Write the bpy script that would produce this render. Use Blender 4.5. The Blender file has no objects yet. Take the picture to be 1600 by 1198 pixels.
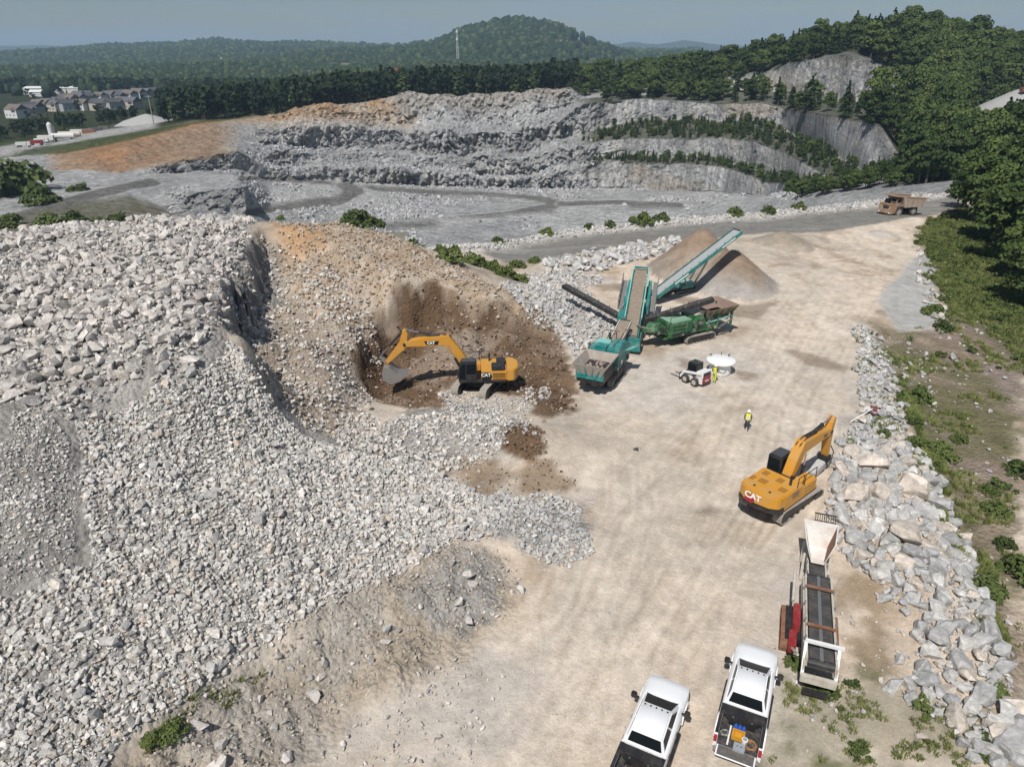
import bpy, bmesh, math, random
import numpy as np
from mathutils import Vector, Matrix
R = math.radians
random.seed(7); RNG = np.random.default_rng(7)
scene = bpy.context.scene
COL = scene.collection
# ---------------------------------------------------------------- camera
CAM_H, PITCH, FPX = 28.0, R(25.1), 1109.0
SP, CP_ = math.sin(PITCH), math.cos(PITCH)
cam_d = bpy.data.cameras.new('camera'); cam_d.sensor_width = 36; cam_d.lens = 36*FPX/1600
cam_d.clip_start = 0.5; cam_d.clip_end = 30000
cam = bpy.data.objects.new('camera', cam_d); COL.objects.link(cam)
cam.location = (0, 0, CAM_H); cam.rotation_euler = (math.pi/2-PITCH, 0, 0)
scene.camera = cam
# ---------------------------------------------------------------- sky and sun
SUN_EL = R(54); SUN_DIR = Vector((-0.40, -0.917, 0)).normalized()*math.cos(SUN_EL) + Vector((0, 0, math.sin(SUN_EL)))
world = bpy.data.worlds.new('World'); scene.world = world; world.use_nodes = True
wn, wl = world.node_tree.nodes, world.node_tree.links
bg = wn['Background']
sky = wn.new('ShaderNodeTexSky'); sky.sky_type = 'NISHITA'; sky.sun_disc = False
sky.sun_elevation = SUN_EL; sky.sun_rotation = math.atan2(SUN_DIR.x, SUN_DIR.y)
sky.altitude = 300; sky.air_density = 1.0; sky.dust_density = .6; sky.ozone_density = 3.0
# thin veil of streaky cloud over the whole sky
tc = wn.new('ShaderNodeTexCoord'); mp = wn.new('ShaderNodeMapping'); mp.inputs['Scale'].default_value = (1.6, 1.6, 13.0)
nz = wn.new('ShaderNodeTexNoise'); nz.inputs['Scale'].default_value = 2.6; nz.inputs['Detail'].default_value = 7; nz.inputs['Roughness'].default_value = .58
rp = wn.new('ShaderNodeValToRGB'); rp.color_ramp.elements[0].position = .44; rp.color_ramp.elements[1].position = .74
rp.color_ramp.elements[0].color = (.15, .15, .15, 1); rp.color_ramp.elements[1].color = (.85, .85, .85, 1)
mx = wn.new('ShaderNodeMix'); mx.data_type = 'RGBA'
wl.new(tc.outputs['Generated'], mp.inputs['Vector']); wl.new(mp.outputs['Vector'], nz.inputs['Vector'])
wl.new(nz.outputs['Fac'], rp.inputs['Fac']); wl.new(rp.outputs['Color'], mx.inputs['Factor'])
wl.new(sky.outputs['Color'], mx.inputs[6]); mx.inputs[7].default_value = (5.4, 6.8, 8.8, 1)
wl.new(mx.outputs[2], bg.inputs['Color']); bg.inputs['Strength'].default_value = 0.052
sun_d = bpy.data.lights.new('sun', 'SUN'); sun_d.energy = 4.6; sun_d.angle = R(0.55); sun_d.color = (1, .955, .89)
sun = bpy.data.objects.new('sun', sun_d); COL.objects.link(sun)
sun.rotation_euler = (-SUN_DIR).to_track_quat('-Z', 'Y').to_euler(); sun.location = (-60, -140, 200)
vs = scene.view_settings; vs.view_transform = 'Standard'; vs.look = 'None'; vs.exposure = 0.0; vs.gamma = 1.0; vs.use_curve_mapping = False
try: scene.cycles.volume_bounces = 0; scene.cycles.max_bounces = 6; scene.cycles.transparent_max_bounces = 6
except Exception: pass

# ---------------------------------------------------------------- small helpers
def at(px, py, z=0.0):
    """place seen at a photo pixel, at height z"""
    u, v = (px-800)/FPX, (py-599)/FPX
    D = (z-CAM_H)/(-SP-v*CP_)
    return np.array((D*u, D*(CP_-v*SP), z))
def at_y(px, py, y):
    """place seen at a photo pixel, at forward distance y"""
    u, v = (px-800)/FPX, (py-599)/FPX
    D = y/(CP_-v*SP)
    return np.array((D*u, y, CAM_H+D*(-SP-v*CP_)))
def pix(P):
    P = np.asarray(P, float); d = P[..., 1]*CP_-(P[..., 2]-CAM_H)*SP; up = P[..., 1]*SP+(P[..., 2]-CAM_H)*CP_
    return 800+FPX*P[..., 0]/d, 599-FPX*up/d
def _h(ix, iy, iz):
    n = (ix*374761393+iy*668265263+iz*2147483647+1013904223) & 0xffffffff
    n = ((n ^ (n >> 13))*1274126177) & 0xffffffff
    n = ((n ^ (n >> 16))*2246822519) & 0xffffffff
    return ((n ^ (n >> 15)) & 0xffff)/32767.5-1
def vnoise(x, y, z=0.0):
    x, y, z = np.broadcast_arrays(np.asarray(x, float), np.asarray(y, float), np.asarray(z, float))
    ix, iy, iz = (np.floor(a).astype(np.int64) for a in (x, y, z))
    fx, fy, fz = x-ix, y-iy, z-iz
    fx, fy, fz = (a*a*(3-2*a) for a in (fx, fy, fz))
    o = 0
    for dx in (0, 1):
        for dy in (0, 1):
            for dz in (0, 1):
                w = (fx if dx else 1-fx)*(fy if dy else 1-fy)*(fz if dz else 1-fz)
                o = o+w*_h(ix+dx, iy+dy, iz+dz)
    return o
def fbm(x, y, z=0.0, oct=4, gain=.5):
    o, a, s = 0, 1, 1
    for i in range(oct):
        o = o+a*vnoise(np.asarray(x)*s+i*17.3, np.asarray(y)*s+i*5.1, np.asarray(z)*s); a *= gain; s *= 2.03
    return o
def sstep(a, b, x): t = np.clip((x-a)/(b-a), 0, 1); return t*t*(3-2*t)
def tag(o, label=None, cat=None, group=None, kind=None):
    for k, v in (('label', label), ('category', cat), ('group', group), ('kind', kind)):
        if v: o[k] = v
    return o
def link(o, parent=None):
    COL.objects.link(o)
    if parent: o.parent = parent
    return o
def empty(name, loc=(0, 0, 0), rz=0, label=None, cat=None, group=None):
    o = bpy.data.objects.new(name, None); link(o); o.location = loc; o.rotation_euler = (0, 0, rz); o.empty_display_size = .5
    return tag(o, label, cat, group)
def mesh_np(name, V, F, mats, parent=None, smooth=False, col=None, nper=None):
    """V (n,3), F (m,k) faces all of k corners"""
    V = np.asarray(V, np.float32); F = np.asarray(F, np.int32)
    me = bpy.data.meshes.new(name); me.vertices.add(len(V)); me.vertices.foreach_set('co', V.ravel())
    m, k = F.shape
    me.loops.add(m*k); me.loops.foreach_set('vertex_index', F.ravel())
    me.polygons.add(m); me.polygons.foreach_set('loop_start', np.arange(0, m*k, k, dtype=np.int32))
    try: me.polygons.foreach_set('loop_total', np.full(m, k, np.int32))
    except Exception: pass
    me.polygons.foreach_set('use_smooth', np.full(m, smooth, bool))
    me.update(calc_edges=True); me.validate()
    if col is not None:
        a = me.color_attributes.new('Col', 'FLOAT_COLOR', 'POINT')
        c = np.ones((len(V), 4), np.float32); c[:, :3] = col; a.data.foreach_set('color', c.ravel())
    for mt in (mats if isinstance(mats, (list, tuple)) else [mats]): me.materials.append(mt)
    o = bpy.data.objects.new(name, me); link(o, parent)
    return o
def copy_tree(o, parent=None):
    c = o.copy(); link(c, parent)
    for ch in o.children: copy_tree(ch, c)
    return c
def in_poly(px, py, poly):
    px, py = np.asarray(px), np.asarray(py); n = len(poly); ins = np.zeros(np.broadcast(px, py).shape, bool)
    for i in range(n):
        x0, y0 = poly[i][:2]; x1, y1 = poly[i-1][:2]
        c = ((y0 > py) != (y1 > py)) & (px < (x1-x0)*(py-y0)/((y1-y0) if y1 != y0 else 1e-9)+x0); ins ^= c
    return ins
def poly_sd(px, py, poly, closed=True):
    """signed distance, positive inside"""
    px, py = np.asarray(px, float), np.asarray(py, float); d = np.full(np.broadcast(px, py).shape, 1e9); n = len(poly)
    for i in range(0 if closed else 1, n):
        x0, y0 = poly[i-1][:2]; x1, y1 = poly[i][:2]; dx, dy = x1-x0, y1-y0
        t = np.clip(((px-x0)*dx+(py-y0)*dy)/(dx*dx+dy*dy+1e-9), 0, 1)
        d = np.minimum(d, np.hypot(px-x0-t*dx, py-y0-t*dy))
    return np.where(in_poly(px, py, poly), d, -d) if closed else d

# ---------------------------------------------------------------- materials
MATS = {}
def principled(name):
    m = bpy.data.materials.new(name); m.use_nodes = True; MATS[name] = m
    nt = m.node_tree; return m, nt.nodes, nt.links, nt.nodes['Principled BSDF']
def mat(name, col, rough=.6, metal=0, dirt=.0, dirtcol=(.32, .27, .22), scale=3.0, spec=.5, bump=0):
    """paint / metal / rubber with blotchy wear and dust"""
    if name in MATS: return MATS[name]
    m, n, l, b = principled(name)
    b.inputs['Roughness'].default_value = rough; b.inputs['Metallic'].default_value = metal
    b.inputs['Specular IOR Level'].default_value = spec
    tc = n.new('ShaderNodeTexCoord'); nz = n.new('ShaderNodeTexNoise'); nz.inputs['Scale'].default_value = scale; nz.inputs['Detail'].default_value = 8; nz.inputs['Roughness'].default_value = .65
    l.new(tc.outputs['Object'], nz.inputs['Vector'])
    rp = n.new('ShaderNodeValToRGB'); rp.color_ramp.elements[0].position = .44; rp.color_ramp.elements[1].position = .72
    l.new(nz.outputs['Fac'], rp.inputs['Fac'])
    ml = n.new('ShaderNodeMath'); ml.operation = 'MULTIPLY'; ml.inputs[1].default_value = dirt; l.new(rp.outputs['Color'], ml.inputs[0])
    mx = n.new('ShaderNodeMix'); mx.data_type = 'RGBA'; mx.inputs[6].default_value = (*col, 1); mx.inputs[7].default_value = (*dirtcol, 1)
    l.new(ml.outputs[0], mx.inputs['Factor']); l.new(mx.outputs[2], b.inputs['Base Color'])
    if bump:
        bp = n.new('ShaderNodeBump'); bp.inputs['Strength'].default_value = bump; bp.inputs['Distance'].default_value = .05; l.new(nz.outputs['Fac'], bp.inputs['Height']); l.new(bp.outputs['Normal'], b.inputs['Normal'])
    return m
def ground_mat(name, sc=1.0, bump=.5, dist=.12, var=.35, fine=6.0, rough=.95, vor=False, cob=0.0, lumps=False):
    """soil and rock: colour comes from the Col attribute of the mesh, grain and relief from noise"""
    m, n, l, b = principled(name); b.inputs['Roughness'].default_value = rough; b.inputs['Specular IOR Level'].default_value = .15
    at_ = n.new('ShaderNodeVertexColor'); at_.layer_name = 'Col'
    tc = n.new('ShaderNodeTexCoord')
    n1 = n.new('ShaderNodeTexNoise'); n1.inputs['Scale'].default_value = fine*sc; n1.inputs['Detail'].default_value = 9; n1.inputs['Roughness'].default_value = .7
    n2 = n.new('ShaderNodeTexNoise'); n2.inputs['Scale'].default_value = .45*sc; n2.inputs['Detail'].default_value = 6; n2.inputs['Roughness'].default_value = .6
    for q in (n1, n2): l.new(tc.outputs['Object'], q.inputs['Vector'])
    ad = n.new('ShaderNodeMath'); ad.operation = 'ADD'; l.new(n1.outputs['Fac'], ad.inputs[0]); l.new(n2.outputs['Fac'], ad.inputs[1])
    mr = n.new('ShaderNodeMapRange'); mr.inputs[1].default_value = .6; mr.inputs[2].default_value = 1.4; mr.inputs[3].default_value = 1-var; mr.inputs[4].default_value = 1+var
    l.new(ad.outputs[0], mr.inputs[0])
    mul = n.new('ShaderNodeMix'); mul.data_type = 'RGBA'; mul.blend_type = 'MULTIPLY'; mul.inputs['Factor'].default_value = 1
    l.new(at_.outputs['Color'], mul.inputs[6]); l.new(mr.outputs[0], mul.inputs[7]); l.new(mul.outputs[2], b.inputs['Base Color'])
    bp = n.new('ShaderNodeBump'); bp.inputs['Strength'].default_value = bump; bp.inputs['Distance'].default_value = dist
    l.new(n1.outputs['Fac'], bp.inputs['Height'])
    if lumps:
        ra = n.new('ShaderNodeAttribute'); ra.attribute_name = 'rub'
        n4 = n.new('ShaderNodeTexNoise'); n4.inputs['Scale'].default_value = 1.15; n4.inputs['Detail'].default_value = 8; n4.inputs['Roughness'].default_value = .68; l.new(tc.outputs['Object'], n4.inputs['Vector'])
        b4 = n.new('ShaderNodeBump'); b4.inputs['Distance'].default_value = .32; l.new(ra.outputs['Fac'], b4.inputs['Strength']); l.new(n4.outputs['Fac'], b4.inputs['Height']); l.new(bp.outputs['Normal'], b4.inputs['Normal'])
        vo = n.new('ShaderNodeTexVoronoi'); vo.inputs['Scale'].default_value = 3.4; l.new(tc.outputs['Object'], vo.inputs['Vector'])
        b5 = n.new('ShaderNodeBump'); b5.inputs['Distance'].default_value = .16; b5.invert = True; l.new(ra.outputs['Fac'], b5.inputs['Strength']); l.new(vo.outputs['Distance'], b5.inputs['Height']); l.new(b4.outputs['Normal'], b5.inputs['Normal']); bp = b5
        mr4 = n.new('ShaderNodeMapRange'); mr4.inputs[1].default_value = .3; mr4.inputs[2].default_value = .7; mr4.inputs[3].default_value = .80; mr4.inputs[4].default_value = 1.14; l.new(n4.outputs['Fac'], mr4.inputs[0])
        mu4 = n.new('ShaderNodeMix'); mu4.data_type = 'RGBA'; mu4.blend_type = 'MULTIPLY'; mu4.inputs['Factor'].default_value = 1; l.new(mul.outputs[2], mu4.inputs[6]); l.new(mr4.outputs[0], mu4.inputs[7]); l.new(mu4.outputs[2], b.inputs['Base Color'])
    if vor:
        mps = n.new('ShaderNodeMapping'); mps.inputs['Scale'].default_value = (.55, .55, .035); l.new(tc.outputs['Object'], mps.inputs['Vector'])
        ns = n.new('ShaderNodeTexNoise'); ns.inputs['Scale'].default_value = 1.0; ns.inputs['Detail'].default_value = 4; ns.inputs['Roughness'].default_value = .75; l.new(mps.outputs[0], ns.inputs['Vector'])
        mrs = n.new('ShaderNodeMapRange'); mrs.inputs[1].default_value = .34; mrs.inputs[2].default_value = .66; mrs.inputs[3].default_value = .62; mrs.inputs[4].default_value = 1.28; l.new(ns.outputs['Fac'], mrs.inputs[0])
        mus = n.new('ShaderNodeMix'); mus.data_type = 'RGBA'; mus.blend_type = 'MULTIPLY'; mus.inputs['Factor'].default_value = 1; l.new(mul.outputs[2], mus.inputs[6]); l.new(mrs.outputs[0], mus.inputs[7]); l.new(mus.outputs[2], b.inputs['Base Color'])
        vo = n.new('ShaderNodeTexVoronoi'); vo.feature = 'F1'; vo.inputs['Scale'].default_value = vor; l.new(tc.outputs['Object'], vo.inputs['Vector'])
        b2 = n.new('ShaderNodeBump'); b2.inputs['Strength'].default_value = .7; b2.inputs['Distance'].default_value = cob
        l.new(vo.outputs['Distance'], b2.inputs['Height']); l.new(bp.outputs['Normal'], b2.inputs['Normal']); l.new(b2.outputs['Normal'], b.inputs['Normal'])
    else: l.new(bp.outputs['Normal'], b.inputs['Normal'])
    return m
def leaf_mat(name, c0, c1, sc=.5):
    m, n, l, b = principled(name); b.inputs['Roughness'].default_value = .75; b.inputs['Specular IOR Level'].default_value = .12
    oi = n.new('ShaderNodeObjectInfo'); tc = n.new('ShaderNodeTexCoord'); nz = n.new('ShaderNodeTexNoise'); nz.inputs['Scale'].default_value = sc; nz.inputs['Detail'].default_value = 5
    l.new(tc.outputs['Object'], nz.inputs['Vector'])
    ad = n.new('ShaderNodeMath'); ad.operation = 'ADD'; l.new(oi.outputs['Random'], ad.inputs[0]); l.new(nz.outputs['Fac'], ad.inputs[1])
    mr = n.new('ShaderNodeMapRange'); mr.inputs[1].default_value = .35; mr.inputs[2].default_value = 1.65; l.new(ad.outputs[0], mr.inputs[0])
    mx = n.new('ShaderNodeMix'); mx.data_type = 'RGBA'; mx.inputs[6].default_value = (*c0, 1); mx.inputs[7].default_value = (*c1, 1)
    l.new(mr.outputs[0], mx.inputs['Factor']); l.new(mx.outputs[2], b.inputs['Base Color'])
    return m
# ================================================================ near ground: yard, rubble mound, banks (one heightfield)
CPTS = []
def cp(s):
    for t in s.split():
        a = [float(q) for q in t.split(',')]; CPTS.append(at(a[0], a[1], a[2]))
# yard and haul road
cp('1000,1190,0 800,1190,0 650,1190,0.1 1200,1100,0 1000,1000,0 800,1050,0 900,930,0 1100,900,0 1200,1000,0 1000,760,0 1000,680,.1 1100,750,0 1300,560,0 1200,600,0 1050,620,0 960,650,0')
cp('1250,480,0 1350,430,0 1250,400,0 1100,480,0 1030,560,0 900,440,.6 1150,670,0 1050,850,0 1250,700,0 1200,850,0 1300,640,0 1350,380,0 800,398,0 900,375,0 1000,362,0 1200,348,0 1350,330,0 1450,312,0 1300,1000,0 1330,940,-.15 1350,1100,.1 1250,1190,0')
# rubble mound: slope toward the yard
cp('350,1195,.5 480,1010,1.5 560,1060,.35 280,1195,1.2 650,930,1.1 720,1010,.25 420,1110,.5 200,1100,3 200,1000,4.1 0,1198,3.4 0,1100,4.3 0,1000,5.3 300,900,4.6 100,850,6.8 400,800,4.9 500,900,2.5 600,800,2.3 250,700,7.6 0,750,8.9 120,720,8.6 450,700,5.0 600,720,2.0 700,790,1.3 800,810,.9 880,860,.5 920,800,.2 850,770,.4 740,860,.7 800,900,.15')
# plateau of the mound and its broken edge
cp('0,620,10.4 150,620,10 250,610,9.6 320,600,9.2 100,500,11 0,480,11 200,450,11.4 300,450,11.4 300,400,11.5 0,374,10.6 100,356,11 200,350,11 300,346,11.2 390,345,11.3 400,375,11 352,450,11 346,505,10.6 388,555,8.9 412,620,6.9 432,660,5.6 445,500,6.6 440,455,7.8 435,405,9.6 430,560,5.9 470,600,4.4 455,640,4.7')
# orange crest and the slope below it
cp('440,348,10.9 500,350,10.6 560,354,10.3 620,374,9.1 700,408,7.1 760,436,5.5 830,476,3.4 880,512,2 900,555,.7 520,430,8 600,415,8 480,480,6.6 500,520,5.4 550,520,4.6 520,570,3.9 530,650,2.7 570,690,2')
# the bowl the excavator works in
cp('630,450,6.9 700,450,6.2 760,482,4.6 830,505,2.8 640,505,3.6 600,555,1.7 575,605,1.1 650,605,.6 750,612,.5 710,520,2.9 765,540,1.6 840,565,.7 870,605,.25 650,662,1.3 740,685,1.3 820,690,1.5 700,735,.6 770,735,.25 560,625,1.6 555,570,2.9')
# rocks beyond, toward the haul road
cp('700,396,1.2 800,432,.6 900,470,1.3 950,515,.6 860,455,1 930,400,1.2 1000,395,1.1 1070,375,.6')
# right edge: bank and slope falling to the trees
cp('1430,370,0 1450,450,0 1400,510,0 1350,520,.3 1400,640,.7 1380,560,.5 1440,560,-.5 1430,620,0 1480,760,.3 1400,760,1 1450,850,.9 1530,950,.3 1500,1000,.6 1590,1110,.4 1450,1000,.1 1480,1100,.2')
cp('1480,400,-.8 1510,430,-2 1545,460,-4.5 1500,540,-1.8 1560,560,-4.6 1600,640,-5.8 1500,650,-1.4 1560,750,-3 1600,850,-3.2 1600,1000,-1.8 1490,352,0 1530,390,-3.5 1590,430,-8 1470,480,-.8 1600,300,-2')
for x, y, z in ((100, 60, -13), (110, 100, -14), (110, 140, -10), (130, 170, 0), (70, 12, -3), (-60, 8, 5), (-95, 60, 9.5), (-100, 95, 1), (0, 2, 0), (-30, 4, 3), (30, 4, 0), (40, 20, -1), (0, 150, 0), (60, 165, 0), (0, 125, 0), (60, 100, -9), (75, 80, -12), (50, 130, 0), (90, 165, 0),
                (-60, 92, 2), (-40, 92, 3), (-25, 92, 4), (-60, 110, -6), (-40, 110, -5), (-20, 108, -2), (-5, 96, 1.5), (-8, 112, 0), (-90, 120, -8)):
    CPTS.append(np.array((x, y, z), float))
CPTS = np.array(CPTS)
def _rbf(d): return -np.sqrt(d*d+2.2)
_A = _rbf(np.hypot(CPTS[:, None, 0]-CPTS[None, :, 0], CPTS[:, None, 1]-CPTS[None, :, 1])); _n = len(CPTS)
_M = np.zeros((_n+1, _n+1)); _M[:_n, :_n] = _A-np.eye(_n)*.15*-1; _M[:_n, _n] = 1; _M[_n, :_n] = 1
_W = np.linalg.solve(_M, np.append(CPTS[:, 2], 0))
def base_z(x, y):
    x, y = np.asarray(x, float), np.asarray(y, float); o = np.full(x.shape, _W[-1])
    for i in range(_n): o += _W[i]*_rbf(np.hypot(x-CPTS[i, 0], y-CPTS[i, 1]))
    return o
# grid that is finer close by
NU, NV = 470, 440
uu = np.linspace(-1.12, 1.12, NU); yy = 7+183*np.linspace(0, 1, NV)**1.55
GU, GY = np.meshgrid(uu, yy); GX = GU*(GY+13)
GZ = base_z(GX, GY)
def grid_z(Z, x, y):
    x, y = np.asarray(x, float), np.asarray(y, float)
    fj = np.clip(((np.clip(y, 7.001, 189.9)-7)/183)**(1/1.55)*(NV-1), 0, NV-1.001); fi = np.clip((x/(y+13)+1.12)/2.24*(NU-1), 0, NU-1.001)
    i, j = fi.astype(int), fj.astype(int); a, b = fi-i, fj-j
    return Z[j, i]*(1-a)*(1-b)+Z[j, i+1]*a*(1-b)+Z[j+1, i]*(1-a)*b+Z[j+1, i+1]*a*b
def hit(px, py, dz=0.0):
    """where the line of sight of a photo pixel meets the near ground"""
    u, v = (px-800)/FPX, (py-599)/FPX; D = np.arange(15, 230, .15)
    x, y, z = D*u, D*(CP_-v*SP), CAM_H+D*(-SP-v*CP_); g = grid_z(GZ, x, y)
    k = np.argmax(z < g) if (z < g).any() else len(D)-1
    return np.array((x[k], y[k], g[k]+dz))
def wp(s): return [hit(*[float(q) for q in t.split(',')])[:2] for t in s.split()]
# regions of the ground, traced on the ground itself
Z_RUBBLE = wp('-90,1290 120,1290 150,1230 200,1175 290,1100 335,1060 395,1042 450,985 500,948 560,920 640,890 730,830 800,860 860,890 915,850 915,790 800,780 740,770 680,735 700,722 790,720 800,680 740,640 650,640 560,690 480,660 420,600 345,520 340,450 400,385 400,342 300,342 200,347 100,354 -60,380')
Z_BARE = wp('1,640 60,640 120,700 115,800 130,880 60,900 1,930')          # fine grey streak on the left of the mound
Z_ORANGE = wp('405,345 500,349 560,352 620,372 700,405 770,440 850,500 800,500 700,450 640,440 600,500 540,540 480,470 440,400')
Z_BOWL = wp('625,445 680,440 740,465 800,480 840,480 875,520 890,560 895,640 850,660 820,620 800,620 700,600 690,640 640,640 560,600 548,560 580,520')
Z_BROWN2 = wp('780,660 840,665 855,700 830,720 790,705')
Z_BROWN3 = wp('680,725 760,715 800,740 860,720 900,760 840,775 780,790 720,765')
Z_BANK = wp('450,985 560,920 700,850 790,870 820,930 760,1000 640,1060 540,1120 440,1230 150,1230 200,1175 290,1100 335,1060 395,1042')
Z_GREYROCK = wp('650,900 740,860 790,900 780,980 700,1000 650,960')
Z_YGREY = wp('1180,960 1260,880 1260,1000 1240,1196 1140,1196 1150,1080')
Z_ROADH = wp('740,388 900,362 1100,345 1300,330 1450,306 1490,300 1500,345 1400,345 1300,362 1200,364 1050,378 900,398 790,412')
Z_SLOPE = wp('1345,500 1400,520 1460,525 1470,480 1450,430 1440,360 1470,345 1598,300 1598,1190 1560,1050 1530,950 1490,850 1470,760 1420,660 1380,590')
Z_GREEN = wp('1440,355 1480,345 1598,420 1598,660 1560,620 1500,520 1470,470 1440,400')
Z_GREEN2 = wp('1390,590 1420,600 1480,750 1540,900 1570,1020 1540,1000 1490,850 1440,730')
Z_SAND = wp('1320,900 1390,900 1410,960 1410,1060 1360,1065 1340,1000')
Z_LRIGHT = wp('1230,1060 1400,1060 1500,1120 1590,1196 1200,1196')
Z_CONC = wp('1405,520 1455,524 1462,480 1450,430 1420,440 1370,470')
Z_SCREE = wp('830,430 900,420 960,440 900,450 985,510 970,560 905,570 880,520 800,450')
Z_SCREE2 = wp('850,405 930,395 1050,375 1075,380 1040,400 930,425 850,430')
Z_RBANK = wp('1340,500 1395,560 1420,640 1430,700 1310,700 1330,640 1345,560')
# colour and relief
x, y = GX, GY
n1 = fbm(x*.08, y*.08, 1.3, 5); n2 = fbm(x*.5, y*.5, 4.7, 4); n3 = fbm(x*.22, y*.22, 9.1, 4)
n2b = fbm(x*1.5, y*1.5, 8.4, 3)
def msk(poly, soft=1.2, wob=1.6): return sstep(-soft, soft, poly_sd(x, y, poly)+wob*(n2*.55+.35*n2b))
def lay(c, col, m): m = np.clip(m, 0, 1)[..., None]; return c*(1-m)+np.array(col)*m
C = np.zeros(GX.shape+(3,)); C[:] = (.56, .465, .37)
C = lay(C, (.62, .54, .45), sstep(-.1, .6, n3)*.8)
C = lay(C, (.46, .405, .34), sstep(.0, .6, n1)*.8)
C = lay(C, (.33, .25, .175), sstep(.15, .8, fbm(x*.30+7+.8*n3, y*.20+.8*n1, 3., 5))*.7)
C = lay(C, (.62, .55, .47), sstep(.25, .8, fbm(x*.22+31, y*.12+3, 3., 5))*.6)
# wheel tracks sweeping up the yard and round toward the road
tracks = [wp('1180,1000 1120,880 1060,760 1010,700 960,660'), wp('1020,1190 1060,1040 1150,900 1240,760 1270,640 1290,520 1350,420'), wp('930,1100 900,960 960,820 1060,700 1130,620 1180,520 1230,430'), wp('900,1196 960,1000 1040,860 1110,760 1150,640 1210,540 1270,450 1310,390 1330,360'), wp('1040,1040 1080,900 1140,780 1180,700 1240,600 1330,470 1400,400'), wp('820,1190 960,960 1010,800 1000,700 1040,640'), wp('700,1196 860,1040 980,900 1100,820 1150,700 1300,560')]
trk = np.zeros(GX.shape)
for i, t in enumerate(tracks):
    d = poly_sd(x, y, t, closed=False)+.35*vnoise(x*.15, y*.15, i)
    for off in (.1, .75, 1.9, 2.55): trk = np.maximum(trk, np.exp(-((d-off)/.17)**2)*np.clip(.55+.7*vnoise(x*.12, y*.12, i+3.), 0, 1))
C = lay(C, (.64, .565, .48), np.clip(trk, 0, 1)*.62); dk_ = np.zeros(x.shape)
for i, t in enumerate(tracks[:5]): d = poly_sd(x, y, t, closed=False)+.35*vnoise(x*.15, y*.15, i); dk_ = np.maximum(dk_, (np.exp(-((d-.42)/.12)**2)+np.exp(-((d-2.22)/.12)**2))*np.clip(.4+.8*vnoise(x*.1, y*.1, i+9.), 0, 1))
C = lay(C, (.33, .265, .20), np.clip(dk_, 0, 1)*.42)
C = lay(C, (.47, .44, .40), msk(wp('640,1060 760,990 860,1050 760,1196 420,1196 500,1130'), 2.5)*.75)
C = lay(C, (.46, .43, .39), msk(Z_YGREY, 2)*.7)
C = lay(C, (.50, .46, .42), msk(wp('950,640 980,560 1060,545 1160,545 1200,580 1100,620 1060,660'), 3)*.6)
for s in ('1230,545 1290,560 1325,575 1320,582 1260,570', '1050,555 1075,560 1095,580 1085,585 1060,570', '1160,630 1172,630 1175,638 1163,640', '1145,580 1180,583 1185,592 1150,594', '1000,452 1100,470 1140,480 1220,470 1180,500 1120,490', '1090,800 1110,790 1150,800 1120,810', '1365,485 1390,480 1400,492 1380,496', '890,432 960,440 1000,455 940,455'):  # dark ground patches; the one right of the bowl paints its cast shadow
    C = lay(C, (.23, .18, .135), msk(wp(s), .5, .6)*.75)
C = lay(C, (.185, .18, .165), msk(Z_ROADH, .6, .8)*.95)
C = lay(C, (.27, .262, .245), np.clip(sstep(.1, .6, fbm(x*.05, y*.6, 2.2))*msk(Z_ROADH, 1.0)*.7, 0, 1))
mr_ = msk(Z_RUBBLE, 1.0); C = lay(C, (.36, .34, .315), mr_)
C = lay(C, (.27, .255, .24), msk(Z_BARE, 1.0))
mid_slope = msk(wp('420,380 440,400 540,540 560,600 545,690 480,660 420,600 350,520 345,450'), 1.5)
C = lay(C, (.34, .285, .23), mid_slope); C = lay(C, (.30, .285, .265), mid_slope*sstep(-.1, .5, n3))
mo = msk(Z_ORANGE, .9); C = lay(C, (.40, .31, .225), mo); C = lay(C, (.50, .425, .345), mo*sstep(-.2, .5, n2+.4*n2b)); C = lay(C, (.30, .225, .155), mo*sstep(.2, .6, n3-.4*n2b)*.6)
C = lay(C, (.44, .27, .14), msk(wp('405,345 470,350 520,365 500,380 430,370'), .8)*.8)
mb = msk(Z_BOWL, .35, 1.3); C = lay(C, (.135, .086, .052), mb); C = lay(C, (.21, .145, .095), mb*sstep(-.1, .5, n2+n2b*.6)*.7); C = lay(C, (.31, .245, .19), mb*sstep(.15, .6, n3+.3*n2b)*.7)
C = lay(C, (.30, .25, .205), msk(wp('690,505 760,520 770,545 720,560 690,540'), 1)*.8)
C = lay(C, (.14, .088, .053), msk(Z_BROWN2, .3, .9)); C = lay(C, (.25, .18, .115), msk(Z_BROWN3, .4)*.8*sstep(-.5, .2, n2))
mk = msk(Z_BANK, .8); C = lay(C, (.41, .345, .27), mk); C = lay(C, (.40, .375, .34), mk*sstep(.0, .5, n3)*.8); C = lay(C, (.50, .44, .36), mk*sstep(.1, .6, n2b)*.6); C = lay(C, (.33, .32, .305), msk(Z_GREYROCK, .6)*.85)
C = lay(C, (.25, .20, .145), msk(Z_SLOPE, 1.0)); C = lay(C, (.38, .31, .24), msk(Z_SLOPE, 1.2)*sstep(.1, .6, n2)*.6); C = lay(C, (.135, .135, .06), msk(Z_SLOPE, 1.0)*sstep(.1, .6, fbm(x*.12+3, y*.12, 7.7, 4))*.7)
C = lay(C, (.30, .235, .22), msk(Z_SLOPE, 1)*sstep(.1, .5, n1)*.6)
gm = np.maximum(msk(Z_GREEN, 1.5), msk(Z_GREEN2, .8)*.8); C = lay(C, (.10, .105, .045), gm*.9)
C = lay(C, (.29, .22, .145), msk(Z_SAND, .8)*.9)
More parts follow.
